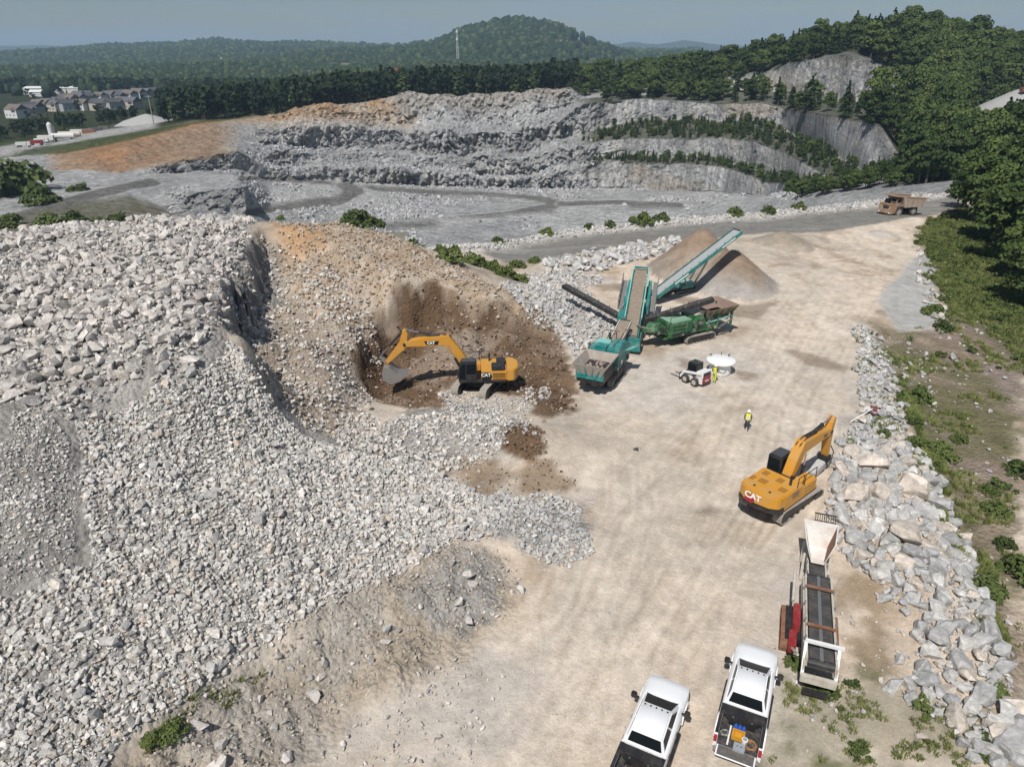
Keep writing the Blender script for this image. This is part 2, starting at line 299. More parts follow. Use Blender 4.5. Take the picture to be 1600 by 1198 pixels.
C = lay(C, (.30, .27, .20), msk(Z_LRIGHT, 1.2)*.8); C = lay(C, (.13, .135, .055), msk(Z_LRIGHT, 1)*sstep(.15, .5, n2)*.8)
C = lay(C, (.36, .365, .36), msk(Z_CONC, .5, .4)*.85)
C = lay(C, (.47, .43, .39), np.maximum(msk(Z_SCREE, 1), msk(Z_SCREE2, 1)))
C = lay(C, (.42, .39, .35), msk(Z_RBANK, 1)*.8)
behind = GY > 100-.0*GX; C = lay(C, (.20, .19, .15), sstep(86, 90, GY)*sstep(-14, -18, GX))
steep = np.maximum.reduce([mr_, mid_slope, mb, msk(Z_ORANGE), msk(Z_SLOPE), msk(Z_BANK)])
# broken edges: the mound's undercut face, its leaning slab, the rim of the dug bowl
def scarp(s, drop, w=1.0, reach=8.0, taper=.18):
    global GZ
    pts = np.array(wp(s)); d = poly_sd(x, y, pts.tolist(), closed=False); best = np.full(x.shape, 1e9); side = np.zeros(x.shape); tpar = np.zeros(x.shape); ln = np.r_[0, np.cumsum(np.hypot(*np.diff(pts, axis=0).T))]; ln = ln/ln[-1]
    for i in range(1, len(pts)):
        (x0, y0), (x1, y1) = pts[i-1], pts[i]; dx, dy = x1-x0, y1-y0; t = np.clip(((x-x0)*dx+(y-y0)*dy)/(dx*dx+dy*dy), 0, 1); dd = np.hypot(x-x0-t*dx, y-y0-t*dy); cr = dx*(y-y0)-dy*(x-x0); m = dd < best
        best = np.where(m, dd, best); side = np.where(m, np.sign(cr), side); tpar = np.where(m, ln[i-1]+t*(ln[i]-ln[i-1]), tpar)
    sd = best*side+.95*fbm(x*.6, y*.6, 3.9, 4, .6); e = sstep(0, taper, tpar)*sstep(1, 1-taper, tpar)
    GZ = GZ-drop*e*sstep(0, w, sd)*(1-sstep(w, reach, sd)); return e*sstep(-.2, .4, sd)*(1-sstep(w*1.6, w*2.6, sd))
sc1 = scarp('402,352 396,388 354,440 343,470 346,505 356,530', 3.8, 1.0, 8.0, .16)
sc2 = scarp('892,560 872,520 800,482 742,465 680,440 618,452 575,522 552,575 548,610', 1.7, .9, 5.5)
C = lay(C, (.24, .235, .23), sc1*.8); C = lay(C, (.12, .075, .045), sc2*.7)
sp_ = np.array([hit(386, 552)[:2], hit(400, 605)[:2]]); spd = poly_sd(x, y, sp_.tolist(), closed=False); GZ = GZ+.8*sstep(1.3, .2, spd); C = lay(C, (.36, .33, .27), sstep(1.5, .5, spd)*.8)
GZ = GZ+.045*n2+.03*n3
GZ = GZ+steep*(.38*fbm(x*.35, y*.35, 2.1, 5)+.17*np.abs(fbm(x*1.4, y*1.4, 6.3, 3)))
GZ = GZ+msk(Z_BANK, 1)*(.42*np.abs(fbm(x*.8+y*.5, y*.9-x*.3, 8.8, 4))-.1)+msk(Z_GREYROCK, 1)*.35*np.abs(fbm(x*1.1, y*1.1, 3.8, 4))
GZ = GZ-.05*np.clip(trk, 0, 1)*.5
# berm on the far side of the haul road
BERM = [at(px, py, .3)[:2] for px, py in ((620, 400), (700, 396), (745, 391), (820, 378), (900, 364), (1000, 354), (1100, 345), (1200, 337), (1300, 328), (1400, 315), (1480, 302), (1600, 286), (1700, 275))]
bd = poly_sd(x, y, BERM, closed=False); bm_ = np.exp(-(bd/1.5)**2)
GZ = GZ+1.0*bm_*(.8+.3*n2); C = lay(C, (.47, .45, .42), np.clip(bm_*1.4, 0, 1))
# stockpile beneath the stacker, smaller heaps by the road
def cone(cx, cy, r, h, col, col2, sharp=.8):
    global GZ, C
    d = np.hypot(x-cx, y-cy)*(1+.05*vnoise(np.arctan2(y-cy, x-cx)*2.2, 0, cx)); hh = h*np.clip(1-d/r, 0, 1)
    hh = np.where(d < sharp, h*(1-sharp/r)+(sharp-d)*.25, hh); new = np.maximum(GZ, hh-.02)
    m = sstep(.0, .25, hh-GZ+.1)*sstep(0, .3, hh); C = lay(C, col, m); C = lay(C, col2, m*sstep(.35, .95, d/r+.25*n3)); GZ = new
cone(25.6, 94.5, 7.9, 7.0, (.27, .20, .145), (.30, .255, .21))
cone(28.6, 90.0, 6.6, 5.3, (.26, .195, .14), (.34, .32, .30))
q = at(1222, 378, .6); cone(q[0], q[1], 5.4, 2.5, (.30, .255, .205), (.37, .32, .265))
q = at(1265, 372, .4); cone(q[0], q[1], 3.6, 1.1, (.38, .33, .27), (.42, .37, .31))
q = at(1375, 365, .4); cone(q[0], q[1], 4.0, 1.0, (.46, .42, .37), (.46, .40, .33))
# leave out what lies beyond the berm (the pit begins there)
def beyond(x, y):
    by = np.interp(x, [p[0] for p in BERM], [p[1] for p in BERM]); b = y-by
    lim = np.where(x < BERM[0][0], 118.0-y, 0); return np.where(x < BERM[0][0], -lim, b)
BY = beyond(GX, GY)
idx = np.arange(NU*NV).reshape(NV, NU)
F = np.stack([idx[:-1, :-1], idx[:-1, 1:], idx[1:, 1:], idx[1:, :-1]], -1).reshape(-1, 4)
keep = (BY.ravel()[F] < 3.2).all(1); F = F[keep]
M_GROUND = ground_mat('yard_soil', bump=.55, dist=.10, var=.34, fine=9.0, lumps=True)
ground = mesh_np('ground', np.stack([GX, GY, GZ], -1).reshape(-1, 3), F, M_GROUND, smooth=True, col=C.reshape(-1, 3))
ra_ = ground.data.attributes.new('rub', 'FLOAT', 'POINT'); ra_.data.foreach_set('value', np.clip(.16+.75*steep-.3*np.maximum(mb, msk(Z_ORANGE)), 0, 1).ravel().astype(np.float32))
tag(ground, 'beige dirt yard with grey rubble mound, dug slopes and haul road', None, None, 'structure')
# ================================================================ quarry pit, its benches, the hill and the land out to the horizon (one lofted sheet)
def zl(s):   # hidden lines: px, distance, height
    a = np.array([[float(q) for q in t.split(',')] for t in s.split()]); return ('z', a)
def pl(s):   # visible lines: px, py, distance
    a = np.array([[float(q) for q in t.split(',')] for t in s.split()]); return ('p', a)
PX = np.linspace(-90, 1690, 560)
bx = [pix(np.array((p[0], p[1], -.8)))[0] for p in BERM]
L0s = ' '.join(f'{px},{r},{z}' for px, r, z in ((-90, 116, -10), (300, 116, -10), (500, 115, -6))) + ' ' + ' '.join(f'{b},{p[1]+.6},-.2' for b, p in zip(bx, BERM))
LINES = [
 zl(L0s),
 zl('-90,150,-14 300,150,-16 400,190,-26 500,210,-32 600,215,-36 1000,215,-36 1100,200,-34 1200,185,-28 1300,176,-14 1400,174,-6 1500,182,-2 1690,195,0'),
 pl('-90,345,195 0,340,195 100,318,210 200,300,235 270,325,228 300,333,225 340,336,225 390,332,235 420,335,262 500,340,285 600,345,290 700,340,300 800,330,315 900,322,325 1000,320,325 1100,322,300 1200,318,270 1300,303,220 1400,290,200 1500,280,199 1690,270,208'),
 pl('-90,300,250 0,290,258 100,290,255 200,283,262 270,300,240 300,300,232 340,297,234 385,290,243 420,312,300 500,310,315 600,312,330 700,318,332 800,318,340 900,315,345 1000,308,345 1100,308,320 1200,308,285 1300,298,232 1400,285,212 1500,275,207 1690,262,216'),
 pl('-90,262,290 0,262,290 100,268,282 200,272,280 300,268,290 370,262,310 420,280,330 500,279,352 600,285,366 700,291,370 800,294,376 900,294,388 1000,295,375 1100,300,345 1200,305,300 1300,295,238 1400,280,222 1500,268,215 1690,255,225'),
 pl('-90,258,292 0,258,292 100,264,284 200,266,283 250,258,286 300,246,294 370,235,314 420,262,333 500,266,353 600,264,365 700,268,369 800,272,375 900,262,388 950,248,386 1000,253,377 1100,258,348 1160,270,322 1200,286,302 1300,290,240 1400,276,224 1500,264,217 1690,251,227'),
 pl('-90,256,296 0,255,296 100,260,290 200,255,292 300,240,308 370,228,330 420,256,346 500,260,366 600,257,380 700,260,384 800,264,390 900,255,404 1000,244,395 1100,248,366 1187,264,330 1230,282,306 1300,288,246 1400,268,236 1500,255,225 1690,245,233'),
 pl('-90,254,300 0,253,300 100,255,294 200,247,296 300,222,325 370,215,345 420,235,350 500,238,370 600,235,384 700,236,388 800,240,394 900,226,408 1000,215,399 1100,215,370 1180,218,335 1200,226,327 1319,284,250 1400,264,238 1500,250,228 1690,240,236'),
 pl('-90,253,304 0,251,304 100,250,298 200,240,300 300,215,338 370,210,358 420,228,364 500,230,384 600,226,398 700,228,402 800,232,408 900,208,424 1000,184,430 1100,184,405 1200,190,368 1225,203,360 1300,240,300 1356,268,262 1400,262,252 1500,244,240 1690,232,246'),
 pl('-90,250,308 0,249,308 100,246,303 200,232,305 300,208,342 370,198,365 420,205,368 500,203,386 600,200,402 700,198,406 800,200,412 880,182,420 900,160,428 1000,154,433 1100,158,408 1200,165,371 1225,170,363 1300,182,304 1375,196,267 1405,240,257 1500,236,248 1690,222,254'),
 pl('-90,249,312 0,247,312 100,243,308 200,226,310 300,200,350 370,191,374 420,192,384 500,194,404 600,190,420 700,188,424 800,188,430 900,156,442 1000,151,446 1100,155,424 1200,158,388 1300,172,325 1375,186,290 1405,225,275 1500,225,262 1690,210,266'),
 pl('-90,248,318 0,246,318 100,240,315 200,219,318 300,194,360 370,186,385 420,183,396 500,172,412 600,160,430 640,151,434 700,148,436 800,146,442 890,140,446 905,152,452 1000,148,458 1100,140,440 1200,142,410 1244,150,392 1337,157,360 1431,150,350 1500,185,320 1690,195,300'),
 pl('-90,242,335 0,240,335 100,234,330 200,213,335 300,190,376 370,183,398 500,169,424 600,157,444 640,148,448 800,143,456 890,137,460 905,148,466 1000,138,470 1100,126,450 1200,112,420 1240,98,397 1326,84,367 1394,108,357 1435,126,354 1500,160,340 1690,172,325'),
 pl('-90,225,375 0,223,375 100,212,385 200,200,400 300,184,430 400,172,450 500,163,470 600,153,500 700,143,520 800,140,530 880,134,540 900,128,530 1000,122,520 1100,112,500 1200,95,470 1300,68,440 1400,54,430 1500,66,420 1600,100,400 1690,115,390'),
 zl('-90,600,-14 400,600,-14 600,620,-4 800,640,0 900,640,2 1100,640,10 1300,600,25 1400,580,30 1690,560,10'),
 zl('-90,900,-14 400,900,-13 600,900,-8 900,900,-6 1690,900,0'),
 zl('-90,1400,-6 500,1400,-6 700,1400,0 900,1400,-4 1690,1400,0'),
 pl('-90,127,2000 0,123,2000 200,109,2000 400,103,2000 480,95,2000 560,89,2000 620,83,2000 660,81,2000 690,71,1990 720,57,1980 760,47,1960 800,41,1950 830,42,1950 860,47,1960 890,57,1980 920,71,2000 960,85,2000 1000,95,2000 1100,100,2000 1690,100,2000'),
 zl('-90,2500,10 600,2500,10 760,2500,40 860,2500,40 1000,2500,0 1690,2500,0'),
 pl('-90,108,3200 0,102,3200 60,88,3200 130,80,3200 180,76,3200 240,75,3200 300,72,3200 340,68,3200 380,74,3200 420,77,3200 450,73,3200 500,73,3200 560,75,3200 620,77,3200 700,80,3200 1000,86,3200 1690,94,3200'),
 zl('-90,4500,-10 1690,4500,-10'),
 pl('-90,74,7000 100,71,7000 200,75,7000 860,76,7000 930,73,7000 990,66,7000 1030,70,7000 1070,63,7000 1110,70,7000 1200,74,7000 1690,74,7000'),
 zl('-90,8200,-120 1690,8200,-120'),
]
for i_ in (5, 7, 9, 11):
    a_ = LINES[i_][1]; a_[:, 2] += 2.5*((a_[:, 0] >= 430) & (a_[:, 0] <= 880))
NSUB = [14, 8, 18, 10, 18, 7, 16, 7, 18, 7, 14, 14, 10, 10, 8, 8, 10, 8, 12, 6, 12, 5]
def line_xyz(ln, li=0):
    k, a = ln; o = np.zeros((len(PX), 3))
    b = np.interp(PX, a[:, 0], a[:, 1]); c = np.interp(PX, a[:, 0], a[:, 2])
    if li in (5, 6, 7, 8, 9, 10): b = b+(7.5*vnoise(PX*.017, ((li+1)//2)*3.7, 1.)+3*vnoise(PX*.06, ((li+1)//2)*5.1, 2.))*sstep(420, 480, PX)*sstep(900, 850, PX)
    u = (PX-800)/FPX
    if k == 'p':
        v = (b-599)/FPX; D = c/(CP_-v*SP); o[:, 0] = D*u; o[:, 1] = c; o[:, 2] = CAM_H+D*(-SP-v*CP_)
    else:
        D = b*CP_-(c-CAM_H)*SP; o[:, 0] = D*u; o[:, 1] = b; o[:, 2] = c
    return o
LX = [line_xyz(l, i) for i, l in enumerate(LINES)]
# knots leave kinks: smooth every line a little along its run
for o in LX:
    for it in range(3): o[1:-1] = .25*o[:-2]+.5*o[1:-1]+.25*o[2:]
rows, seg, tt = [], [], []
for i, n in enumerate(NSUB):
    for k in range(n):
        t = k/n; rows.append(LX[i]*(1-t)+LX[i+1]*t); seg.append(i); tt.append(t)
rows.append(LX[-1]); seg.append(len(NSUB)-1); tt.append(1.0)
PV = np.array(rows); seg = np.array(seg); tt = np.array(tt); NR, NC = PV.shape[:2]
ppx, ppy = pix(PV); SEG = np.repeat(seg[:, None], NC, 1); T = np.repeat(tt[:, None], NC, 1)
X, Y, Z = PV[..., 0], PV[..., 1], PV[..., 2]
CL = np.zeros((NR, NC))                                              # how cliff-like each place is
dzr = np.abs(np.gradient(Z, axis=0)); dyr = np.abs(np.gradient(Y, axis=0))+1e-3
CL = sstep(.5, 1.6, dzr/dyr)*(SEG < 13)*(SEG >= 2)
rockz = sstep(3.2, 4.2, SEG+0.*X)*(1-sstep(12.5, 13, SEG+0.*X))
# outcrops, joints and slumped ledges
nA = fbm(X*.055, Z*.075, Y*.03, 5, .55); nB = np.abs(fbm(X*.22, Z*.07+nA, Y*.2, 4, .6)); nC_ = fbm(X*.03, Y*.03, Z*.03, 3)
pitm = (SEG >= 1)*(SEG <= 11)
leftw = sstep(940, 880, ppx)*sstep(380, 440, ppx)
nD = np.abs(fbm(X*.6+9, Z*.25, Y*.5, 3, .6)); outc = sstep(240, 290, ppx)*sstep(420, 385, ppx)*((SEG >= 2) & (SEG <= 4))
nE = fbm(X*.02+4, Z*.03, Y*.02, 3)
Y2 = Y-CL*(2.6*nB-1.0+2.0*nA+1.6*nD)*(1-.4*sstep(930, 1000, ppx))-rockz*leftw*(3.0*nA+2.4*nB+2.0*nD+5.0*nE)-outc*(5.0*nA+4.0*nB+2.5*nD)
Z2 = Z+pitm*(.8*nA+.5*nC_)*(SEG > 1)*np.where(SEG < 4, .45, 1)+rockz*leftw*(1.8*nA-1.2*nB+2.5*nE+.6*nD)
Z2 = Z2+(SEG >= 14)*fbm(X*.004, Y*.004, 1.1, 5)*np.clip(Y/320, 1, 9)*(1-sstep(17.5, 18.5, SEG+T)*.3)
Z2 = np.where((SEG == 0) & (T < .08), Z, Z2)
# colours of the bare ground, with shade painted into the steep faces
def plane(c, col, m): m = np.clip(m, 0, 1)[..., None]; return c*(1-m)+np.array(col)*m
K = np.zeros((NR, NC, 3)); K[:] = (.44, .44, .435)
K = plane(K, (.54, .54, .53), sstep(-.1, .5, nA))
K = plane(K, (.31, .315, .33), sstep(.2, .85, nB*1.1)*.8*np.maximum(CL, leftw*.5)*(.45+.55*sstep(-.3, .4, fbm(X*.018, Z*.05, 2.9, 3))))  # steep faces coloured darker to stand in for their shade
strk = fbm(X*.55, Z*.03, 3.3, 4)
K = plane(K, (.22, .22, .23), CL*sstep(-.05, .5, strk)*.85*(1-.45*sstep(930, 1000, ppx)*sstep(1240, 1180, ppx)))  # dark rock streaks, also deepening the painted shade on cliffs
K = plane(K, (.50, .485, .455), CL*sstep(.1, .6, -strk)*.8)
K = plane(K, (.46, .40, .33), CL*sstep(.2, .7, fbm(X*.05, Z*.1, 8.1))*sstep(900, 1000, ppx)*.7)
# road surfaces inside the pit
def pdist(pts): return poly_sd(ppx, ppy*2.2, [(a, b*2.2) for a, b in pts], closed=False)
roadm = np.zeros(X.shape)
for pts, w in (([(-20, 350), (60, 330), (130, 308), (190, 293), (235, 284)], 13), ([(385, 277), (450, 281), (540, 291), (640, 299), (760, 304), (850, 311), (880, 318), (800, 333), (700, 344), (610, 352)], 9), ([(540, 291), (556, 300), (530, 312), (470, 320), (400, 330)], 16), ([(880, 318), (960, 316), (1060, 320)], 8)):
    m = sstep(w*1.15, w*.8, pdist(pts)+3*nA)*(SEG < 6); K = plane(K, (.56, .55, .53), sstep(w*1.9, w*1.1, pdist(pts)+3*nA)*(SEG < 6)*.6); K = plane(K, (.215, .21, .195), m*.97); roadm = np.maximum(roadm, m)
K = plane(K, (.50, .49, .47), sstep(22, 10, pdist([(420, 318), (480, 306), (520, 300)]))*.5)
# orange and tan overburden along the left rim
ob = sstep(395, 330, ppx)*sstep(3.8, 4.5, SEG+T)*sstep(12.6, 11.5, SEG+T)*sstep(60, 110, ppx+20*nC_)
ob = ob*sstep(3, -3, (ppy-(275-.16*(ppx-150)))) if True else ob
K = plane(K, (.40, .29, .20), ob); K = plane(K, (.46, .245, .12), ob*sstep(-.1, .4, fbm(X*.03, Z*.09, 5.5)+.3*sstep(10, 11, SEG+T))*.8)
tan = sstep(330, 380, ppx)*sstep(700, 610, ppx+60*nA)*sstep(8.6, 10.4, SEG+T+.5*nA); K = plane(K, (.52, .43, .335), tan*(SEG < 13)); K = plane(K, (.50, .32, .18), tan*sstep(.0, .5, nC_+nA*.5)*(SEG < 13)*sstep(9.8, 10.8, SEG+T)*.8)
rimt = sstep(10.2, 11, SEG+T)*(SEG < 13)*sstep(620, 680, ppx)*sstep(905, 880, ppx); K = plane(K, (.42, .37, .31), rimt*.7)
grn = sstep(11.6, 12.4, SEG+T)+sstep(1350, 1450, ppx)*sstep(1.5, 3, SEG+T); K = plane(K, (.055, .068, .030), np.clip(grn, 0, 1)*(1-CL*.8))
ledge = ((SEG == 5) | (SEG == 7) | (SEG == 9) | (SEG == 10))*sstep(890, 930, ppx); K = plane(K, (.10, .105, .06), ledge*.85)
K = plane(K, (.50, .49, .47), ((SEG == 13) | (SEG == 12))*sstep(9, 5, np.abs(ppy-(236-.175*ppx))+3*nA)*sstep(255, 235, ppx))   # plant yard strip on the left
K = plane(K, (.20, .19, .13), (SEG <= 1)*sstep(320, 250, ppx)*.9)
K = plane(K, (.085, .11, .04), sstep(10.6, 11.3, SEG+T+.3*nA)*(SEG < 13)*sstep(420, 360, ppx)*.9*(1-np.clip(sstep(9, 5, np.abs(ppy-(236-.175*ppx))), 0, 1))); K = plane(K, (.46, .45, .43), (SEG == 0)*sstep(640, 720, ppx)*.9)
K = plane(K, (.042, .055, .024), (SEG >= 14))
K = plane(K, (.09, .12, .045), (SEG >= 16)*sstep(9, 4, np.abs(ppx-(912-(ppy-60)*.55)))*sstep(900, 905, ppx)*.6)
idx = np.arange(NR*NC).reshape(NR, NC)
PF = np.stack([idx[:-1, :-1], idx[:-1, 1:], idx[1:, 1:], idx[1:, :-1]], -1).reshape(-1, 4)
PVV = np.stack([X, Y2, Z2], -1)
M_PIT = ground_mat('quarry_rock', sc=.2, bump=1.0, dist=2.2, var=.42, fine=4.0, vor=.22, cob=1.6)
terrain = mesh_np('terrain', PVV.reshape(-1, 3), PF, M_PIT, smooth=False, col=K.reshape(-1, 3))
tag(terrain, 'grey benched quarry pit with wooded hills out to the horizon', None, None, 'structure')
def scatter(weight, n):
    """n random places on the far terrain, chance in proportion to area times weight (per vertex)"""
    w = weight.ravel()[PF].min(1); P = PVV.reshape(-1, 3)[PF]
    a = np.linalg.norm(np.cross((P[:, 1]-P[:, 0])[:, :2], (P[:, 3]-P[:, 0])[:, :2])[..., None], axis=-1) if False else np.abs((P[:, 1, 0]-P[:, 0, 0])*(P[:, 3, 1]-P[:, 0, 1])-(P[:, 1, 1]-P[:, 0, 1])*(P[:, 3, 0]-P[:, 0, 0]))
    pr = w*a; pr = pr/pr.sum(); f = RNG.choice(len(PF), n, p=pr); s, t = RNG.random(n)[:, None], RNG.random(n)[:, None]
    Q = P[f]; return Q[:, 0]*(1-s)*(1-t)+Q[:, 1]*s*(1-t)+Q[:, 2]*s*t+Q[:, 3]*(1-s)*t
# ================================================================ vegetation
M_PINE = leaf_mat('pine_needles', (.018, .036, .015), (.080, .105, .042), .25)
M_LEAF = leaf_mat('broad_leaves', (.024, .046, .014), (.115, .155, .045), .22)
M_FAR = leaf_mat('far_leaves', (.011, .023, .012), (.034, .052, .024), .15)
M_SHRUB = leaf_mat('shrub_leaves', (.045, .068, .020), (.14, .175, .055), .7)
M_GRASS = leaf_mat('grass_blades', (.095, .125, .035), (.25, .27, .095), .9)
M_BARK = mat('bark', (.085, .065, .05), .9, dirt=.5, dirtcol=(.16, .14, .12), scale=4, bump=.4)
def cards(P, N, size, rng, spread=.9):
    """one leafy card at each point, turned roughly along N"""
    n = len(P); d = N+rng.normal(0, spread, (n, 3)); d /= np.linalg.norm(d, axis=1)[:, None]+1e-9
    a = np.cross(d, rng.normal(0, 1, (n, 3))); a /= np.linalg.norm(a, axis=1)[:, None]+1e-9; b = np.cross(d, a)
    s = (size*(.6+.8*rng.random(n)))[:, None]; w = s*(.45+.4*rng.random((n, 1)))
    k = s*.25*rng.normal(0, 1, (n, 1))*d
    V = np.stack([P-a*s, P-b*w+k, P+a*s, P+b*w-k*.5], 1).reshape(-1, 3); F = np.arange(4*n).reshape(n, 4); return V, F
def crown_broad(h, r, lobes, per, size, seed, base=.28, flat=.8):
    g = np.random.default_rng(seed); P, N = [], []
    for i in range(lobes):
        th = g.random()*6.283; q = g.random()**.6; zc = base+(.98-base)*g.random(); rad = r*(.35+.75*math.sin(math.pi*min(1, max(0.05, (zc-base)/(1.03-base))*.8+.12)))
        c = np.array((math.cos(th)*rad*q*.85, math.sin(th)*rad*q*.85, zc*h*.93)); lr = r*(.24+.22*g.random())
        d = g.normal(0, 1, (per, 3)); d /= np.linalg.norm(d, axis=1)[:, None]; d[:, 2] = np.abs(d[:, 2])*.9-.22*(g.random(per) < .5)
        P.append(c+d*lr*np.array((1, 1, flat))*(.78+.3*g.random((per, 1)))); N.append(d)
    P, N = np.concatenate(P), np.concatenate(N); N[:, 2] += .35
    return cards(P, N, np.full(len(P), size), g, .55)
def crown_bush(h, r, lobes, per, size, seed):
    g = np.random.default_rng(seed); P, N = [], []
    for i in range(lobes):
        th = g.random()*6.283; q = g.random()**.5; c = np.array((math.cos(th)*r*q*.8, math.sin(th)*r*q*.8, h*(.12+.62*(1-q*q)*g.random()**.4))); lr = r*(.22+.2*g.random())
        d = g.normal(0, 1, (per, 3)); d /= np.linalg.norm(d, axis=1)[:, None]; d[:, 2] = np.abs(d[:, 2])-.1; P.append(c+d*lr*(.75+.35*g.random((per, 1)))); N.append(d)
    P, N = np.concatenate(P), np.concatenate(N); N[:, 2] += .4; return cards(P, N, np.full(len(P), size), g, .6)
def crown_pine(h, r, n, size, seed, base=.18):
    g = np.random.default_rng(seed); lv = 9+seed % 3; P, N = [], []
    for i in range(lv):
        t = i/(lv-1); z = h*(base+(1-base)*t); rr = r*(1-t)**.75*(.75+.5*g.random())+.03*r; k = max(3, int(n/lv*(1.55-1.2*t)))
        arms = max(3, int(7-4*t)); ang = g.random(arms)*6.283
        a = ang[g.integers(0, arms, k)]+g.normal(0, .22, k); q = g.random(k)**.6
        P.append(np.stack([np.cos(a)*rr*q, np.sin(a)*rr*q, z-.12*h*q*.4+g.normal(0, .018*h, k)], 1)); N.append(np.stack([np.cos(a)*.4, np.sin(a)*.4, np.ones(k)], 1))
    return cards(np.concatenate(P), np.concatenate(N), np.full(sum(len(p) for p in P), size), g, .45)
def tube(pts, rad, sides=6):
    pts = [np.array(p, float) for p in pts]; V, F = [], []
    for i, p in enumerate(pts):
        d = pts[min(i+1, len(pts)-1)]-pts[max(i-1, 0)]; d = d/np.linalg.norm(d); a = np.cross(d, (0.3, .8, .52) if abs(d[0]) > .8 else (1, 0, 0)); a /= np.linalg.norm(a); b = np.cross(d, a)
        for k in range(sides): V.append(p+rad[i]*(a*math.cos(6.283*k/sides)+b*math.sin(6.283*k/sides)))
    for i in range(len(pts)-1):
        for k in range(sides): F.append((i*sides+k, i*sides+(k+1) % sides, (i+1)*sides+(k+1) % sides, (i+1)*sides+k))
    return V, F
def trunk_mesh(h, rad, seed, limbs=4):
    g = random.Random(seed); V, F = tube([(0, 0, -.6), (.02*h*g.uniform(-1, 1), .02*h*g.uniform(-1, 1), h*.35), (.04*h*g.uniform(-1, 1), .03*h, h*.7), (.02*h, 0, h*.92)], [rad*1.15, rad*.8, rad*.45, rad*.15])
    for i in range(limbs):
        a = g.random()*6.28; z = h*(.3+.1*i); v, f = tube([(0, 0, z), (math.cos(a)*h*.12, math.sin(a)*h*.12, z+h*.09), (math.cos(a)*h*.22, math.sin(a)*h*.22, z+h*.2)], [rad*.45, rad*.3, rad*.1], 5)
        F += [tuple(q+len(V) for q in t) for t in f]; V += v
    return np.array(V), np.array(F)
def proto_tree(name, crown, trunk, m):
    t = bpy.data.objects.new(name, None)
    V, F = crown; me = mesh_np('crown', V, F, m); COL.objects.unlink(me); me.parent = t
    V, F = trunk; tr = mesh_np('trunk', V, F, M_BARK); COL.objects.unlink(tr); tr.parent = t
    return me.data, tr.data
def blob(seed, h, r, sub=2):
    bm = bmesh.new(); bmesh.ops.create_icosphere(bm, subdivisions=sub, radius=1); V = np.array([v.co[:] for v in bm.verts]); F = np.array([[v.index for v in f.verts] for f in bm.faces]); bm.free()
    n = 1+.30*fbm(V[:, 0]*1.7+seed, V[:, 1]*1.7, V[:, 2]*1.7, 3); V = V*n[:, None]*np.array((r, r, h*.52)); V[:, 2] += h*.48; return V, F
def put_mesh(me, name, loc, s, rz, parent=None):
    o = bpy.data.objects.new(name, me); link(o, parent); o.location = loc; o.rotation_euler = (0, 0, rz); o.scale = (s, s, s) if not isinstance(s, tuple) else s; return o
PROTO = {}
def proto_mesh(key, V, F, m, smooth=False):
    o = mesh_np(key, V, F, m, smooth=smooth); COL.objects.unlink(o); PROTO[key] = o; return o
def join_parts(key, parts):
    """one mesh of several (V, F, material) with quads, for wood that reads as a mass"""
    V, F, mi, off = [], [], [], 0
    for i, (v, f, m) in enumerate(parts):
        V.append(v); F.append(np.asarray(f)+off); mi.append(np.full(len(f), i, np.int32)); off += len(v)
    o = mesh_np(key, np.concatenate(V), np.concatenate(F), [p[2] for p in parts]); o.data.polygons.foreach_set('material_index', np.concatenate(mi)); COL.objects.unlink(o); PROTO[key] = o; return o
def mass(name, P, S, protos, label, zrot=True, mat_=None):
    """one object standing for growth nobody could count: copies of the prototypes at points P"""
    n = len(P); me = bpy.data.meshes.new(name); me.vertices.add(n); me.vertices.foreach_set('co', np.asarray(P, np.float32).ravel())
    a = me.attributes.new('scl', 'FLOAT', 'POINT'); a.data.foreach_set('value', np.asarray(S, np.float32))
    a = me.attributes.new('rotz', 'FLOAT', 'POINT'); a.data.foreach_set('value', (RNG.random(n)*6.283).astype(np.float32))
    a = me.attributes.new('pick', 'INT', 'POINT'); a.data.foreach_set('value', RNG.integers(0, len(protos), n).astype(np.int32))
    o = bpy.data.objects.new(name, me); link(o); tag(o, label, None, None, 'stuff')
    pc = bpy.data.collections.new(name+'_kinds')
    for p in protos: pc.objects.link(p)
    ng = bpy.data.node_groups.new(name+'_nodes', 'GeometryNodeTree'); ng.interface.new_socket('Geometry', in_out='INPUT', socket_type='NodeSocketGeometry'); ng.interface.new_socket('Geometry', in_out='OUTPUT', socket_type='NodeSocketGeometry')
    N, L = ng.nodes, ng.links; gi, go = N.new('NodeGroupInput'), N.new('NodeGroupOutput')
    ci = N.new('GeometryNodeCollectionInfo'); ci.inputs['Collection'].default_value = pc; ci.inputs['Separate Children'].default_value = True; ci.inputs['Reset Children'].default_value = True
    ip = N.new('GeometryNodeInstanceOnPoints'); ip.inputs['Pick Instance'].default_value = True
    def att(nm, ty):
        q = N.new('GeometryNodeInputNamedAttribute'); q.data_type = ty; q.inputs['Name'].default_value = nm; return q.outputs['Attribute']
    cx = N.new('ShaderNodeCombineXYZ'); L.new(att('rotz', 'FLOAT'), cx.inputs['Z'])
    er = N.new('FunctionNodeEulerToRotation'); L.new(cx.outputs[0], er.inputs[0])
    L.new(gi.outputs[0], ip.inputs['Points']); L.new(ci.outputs[0], ip.inputs['Instance']); L.new(att('pick', 'INT'), ip.inputs['Instance Index']); L.new(er.outputs[0], ip.inputs['Rotation']); L.new(att('scl', 'FLOAT'), ip.inputs['Scale'])
    L.new(ip.outputs[0], go.inputs[0])
    md = o.modifiers.new('spread', 'NODES'); md.node_group = ng
    return o
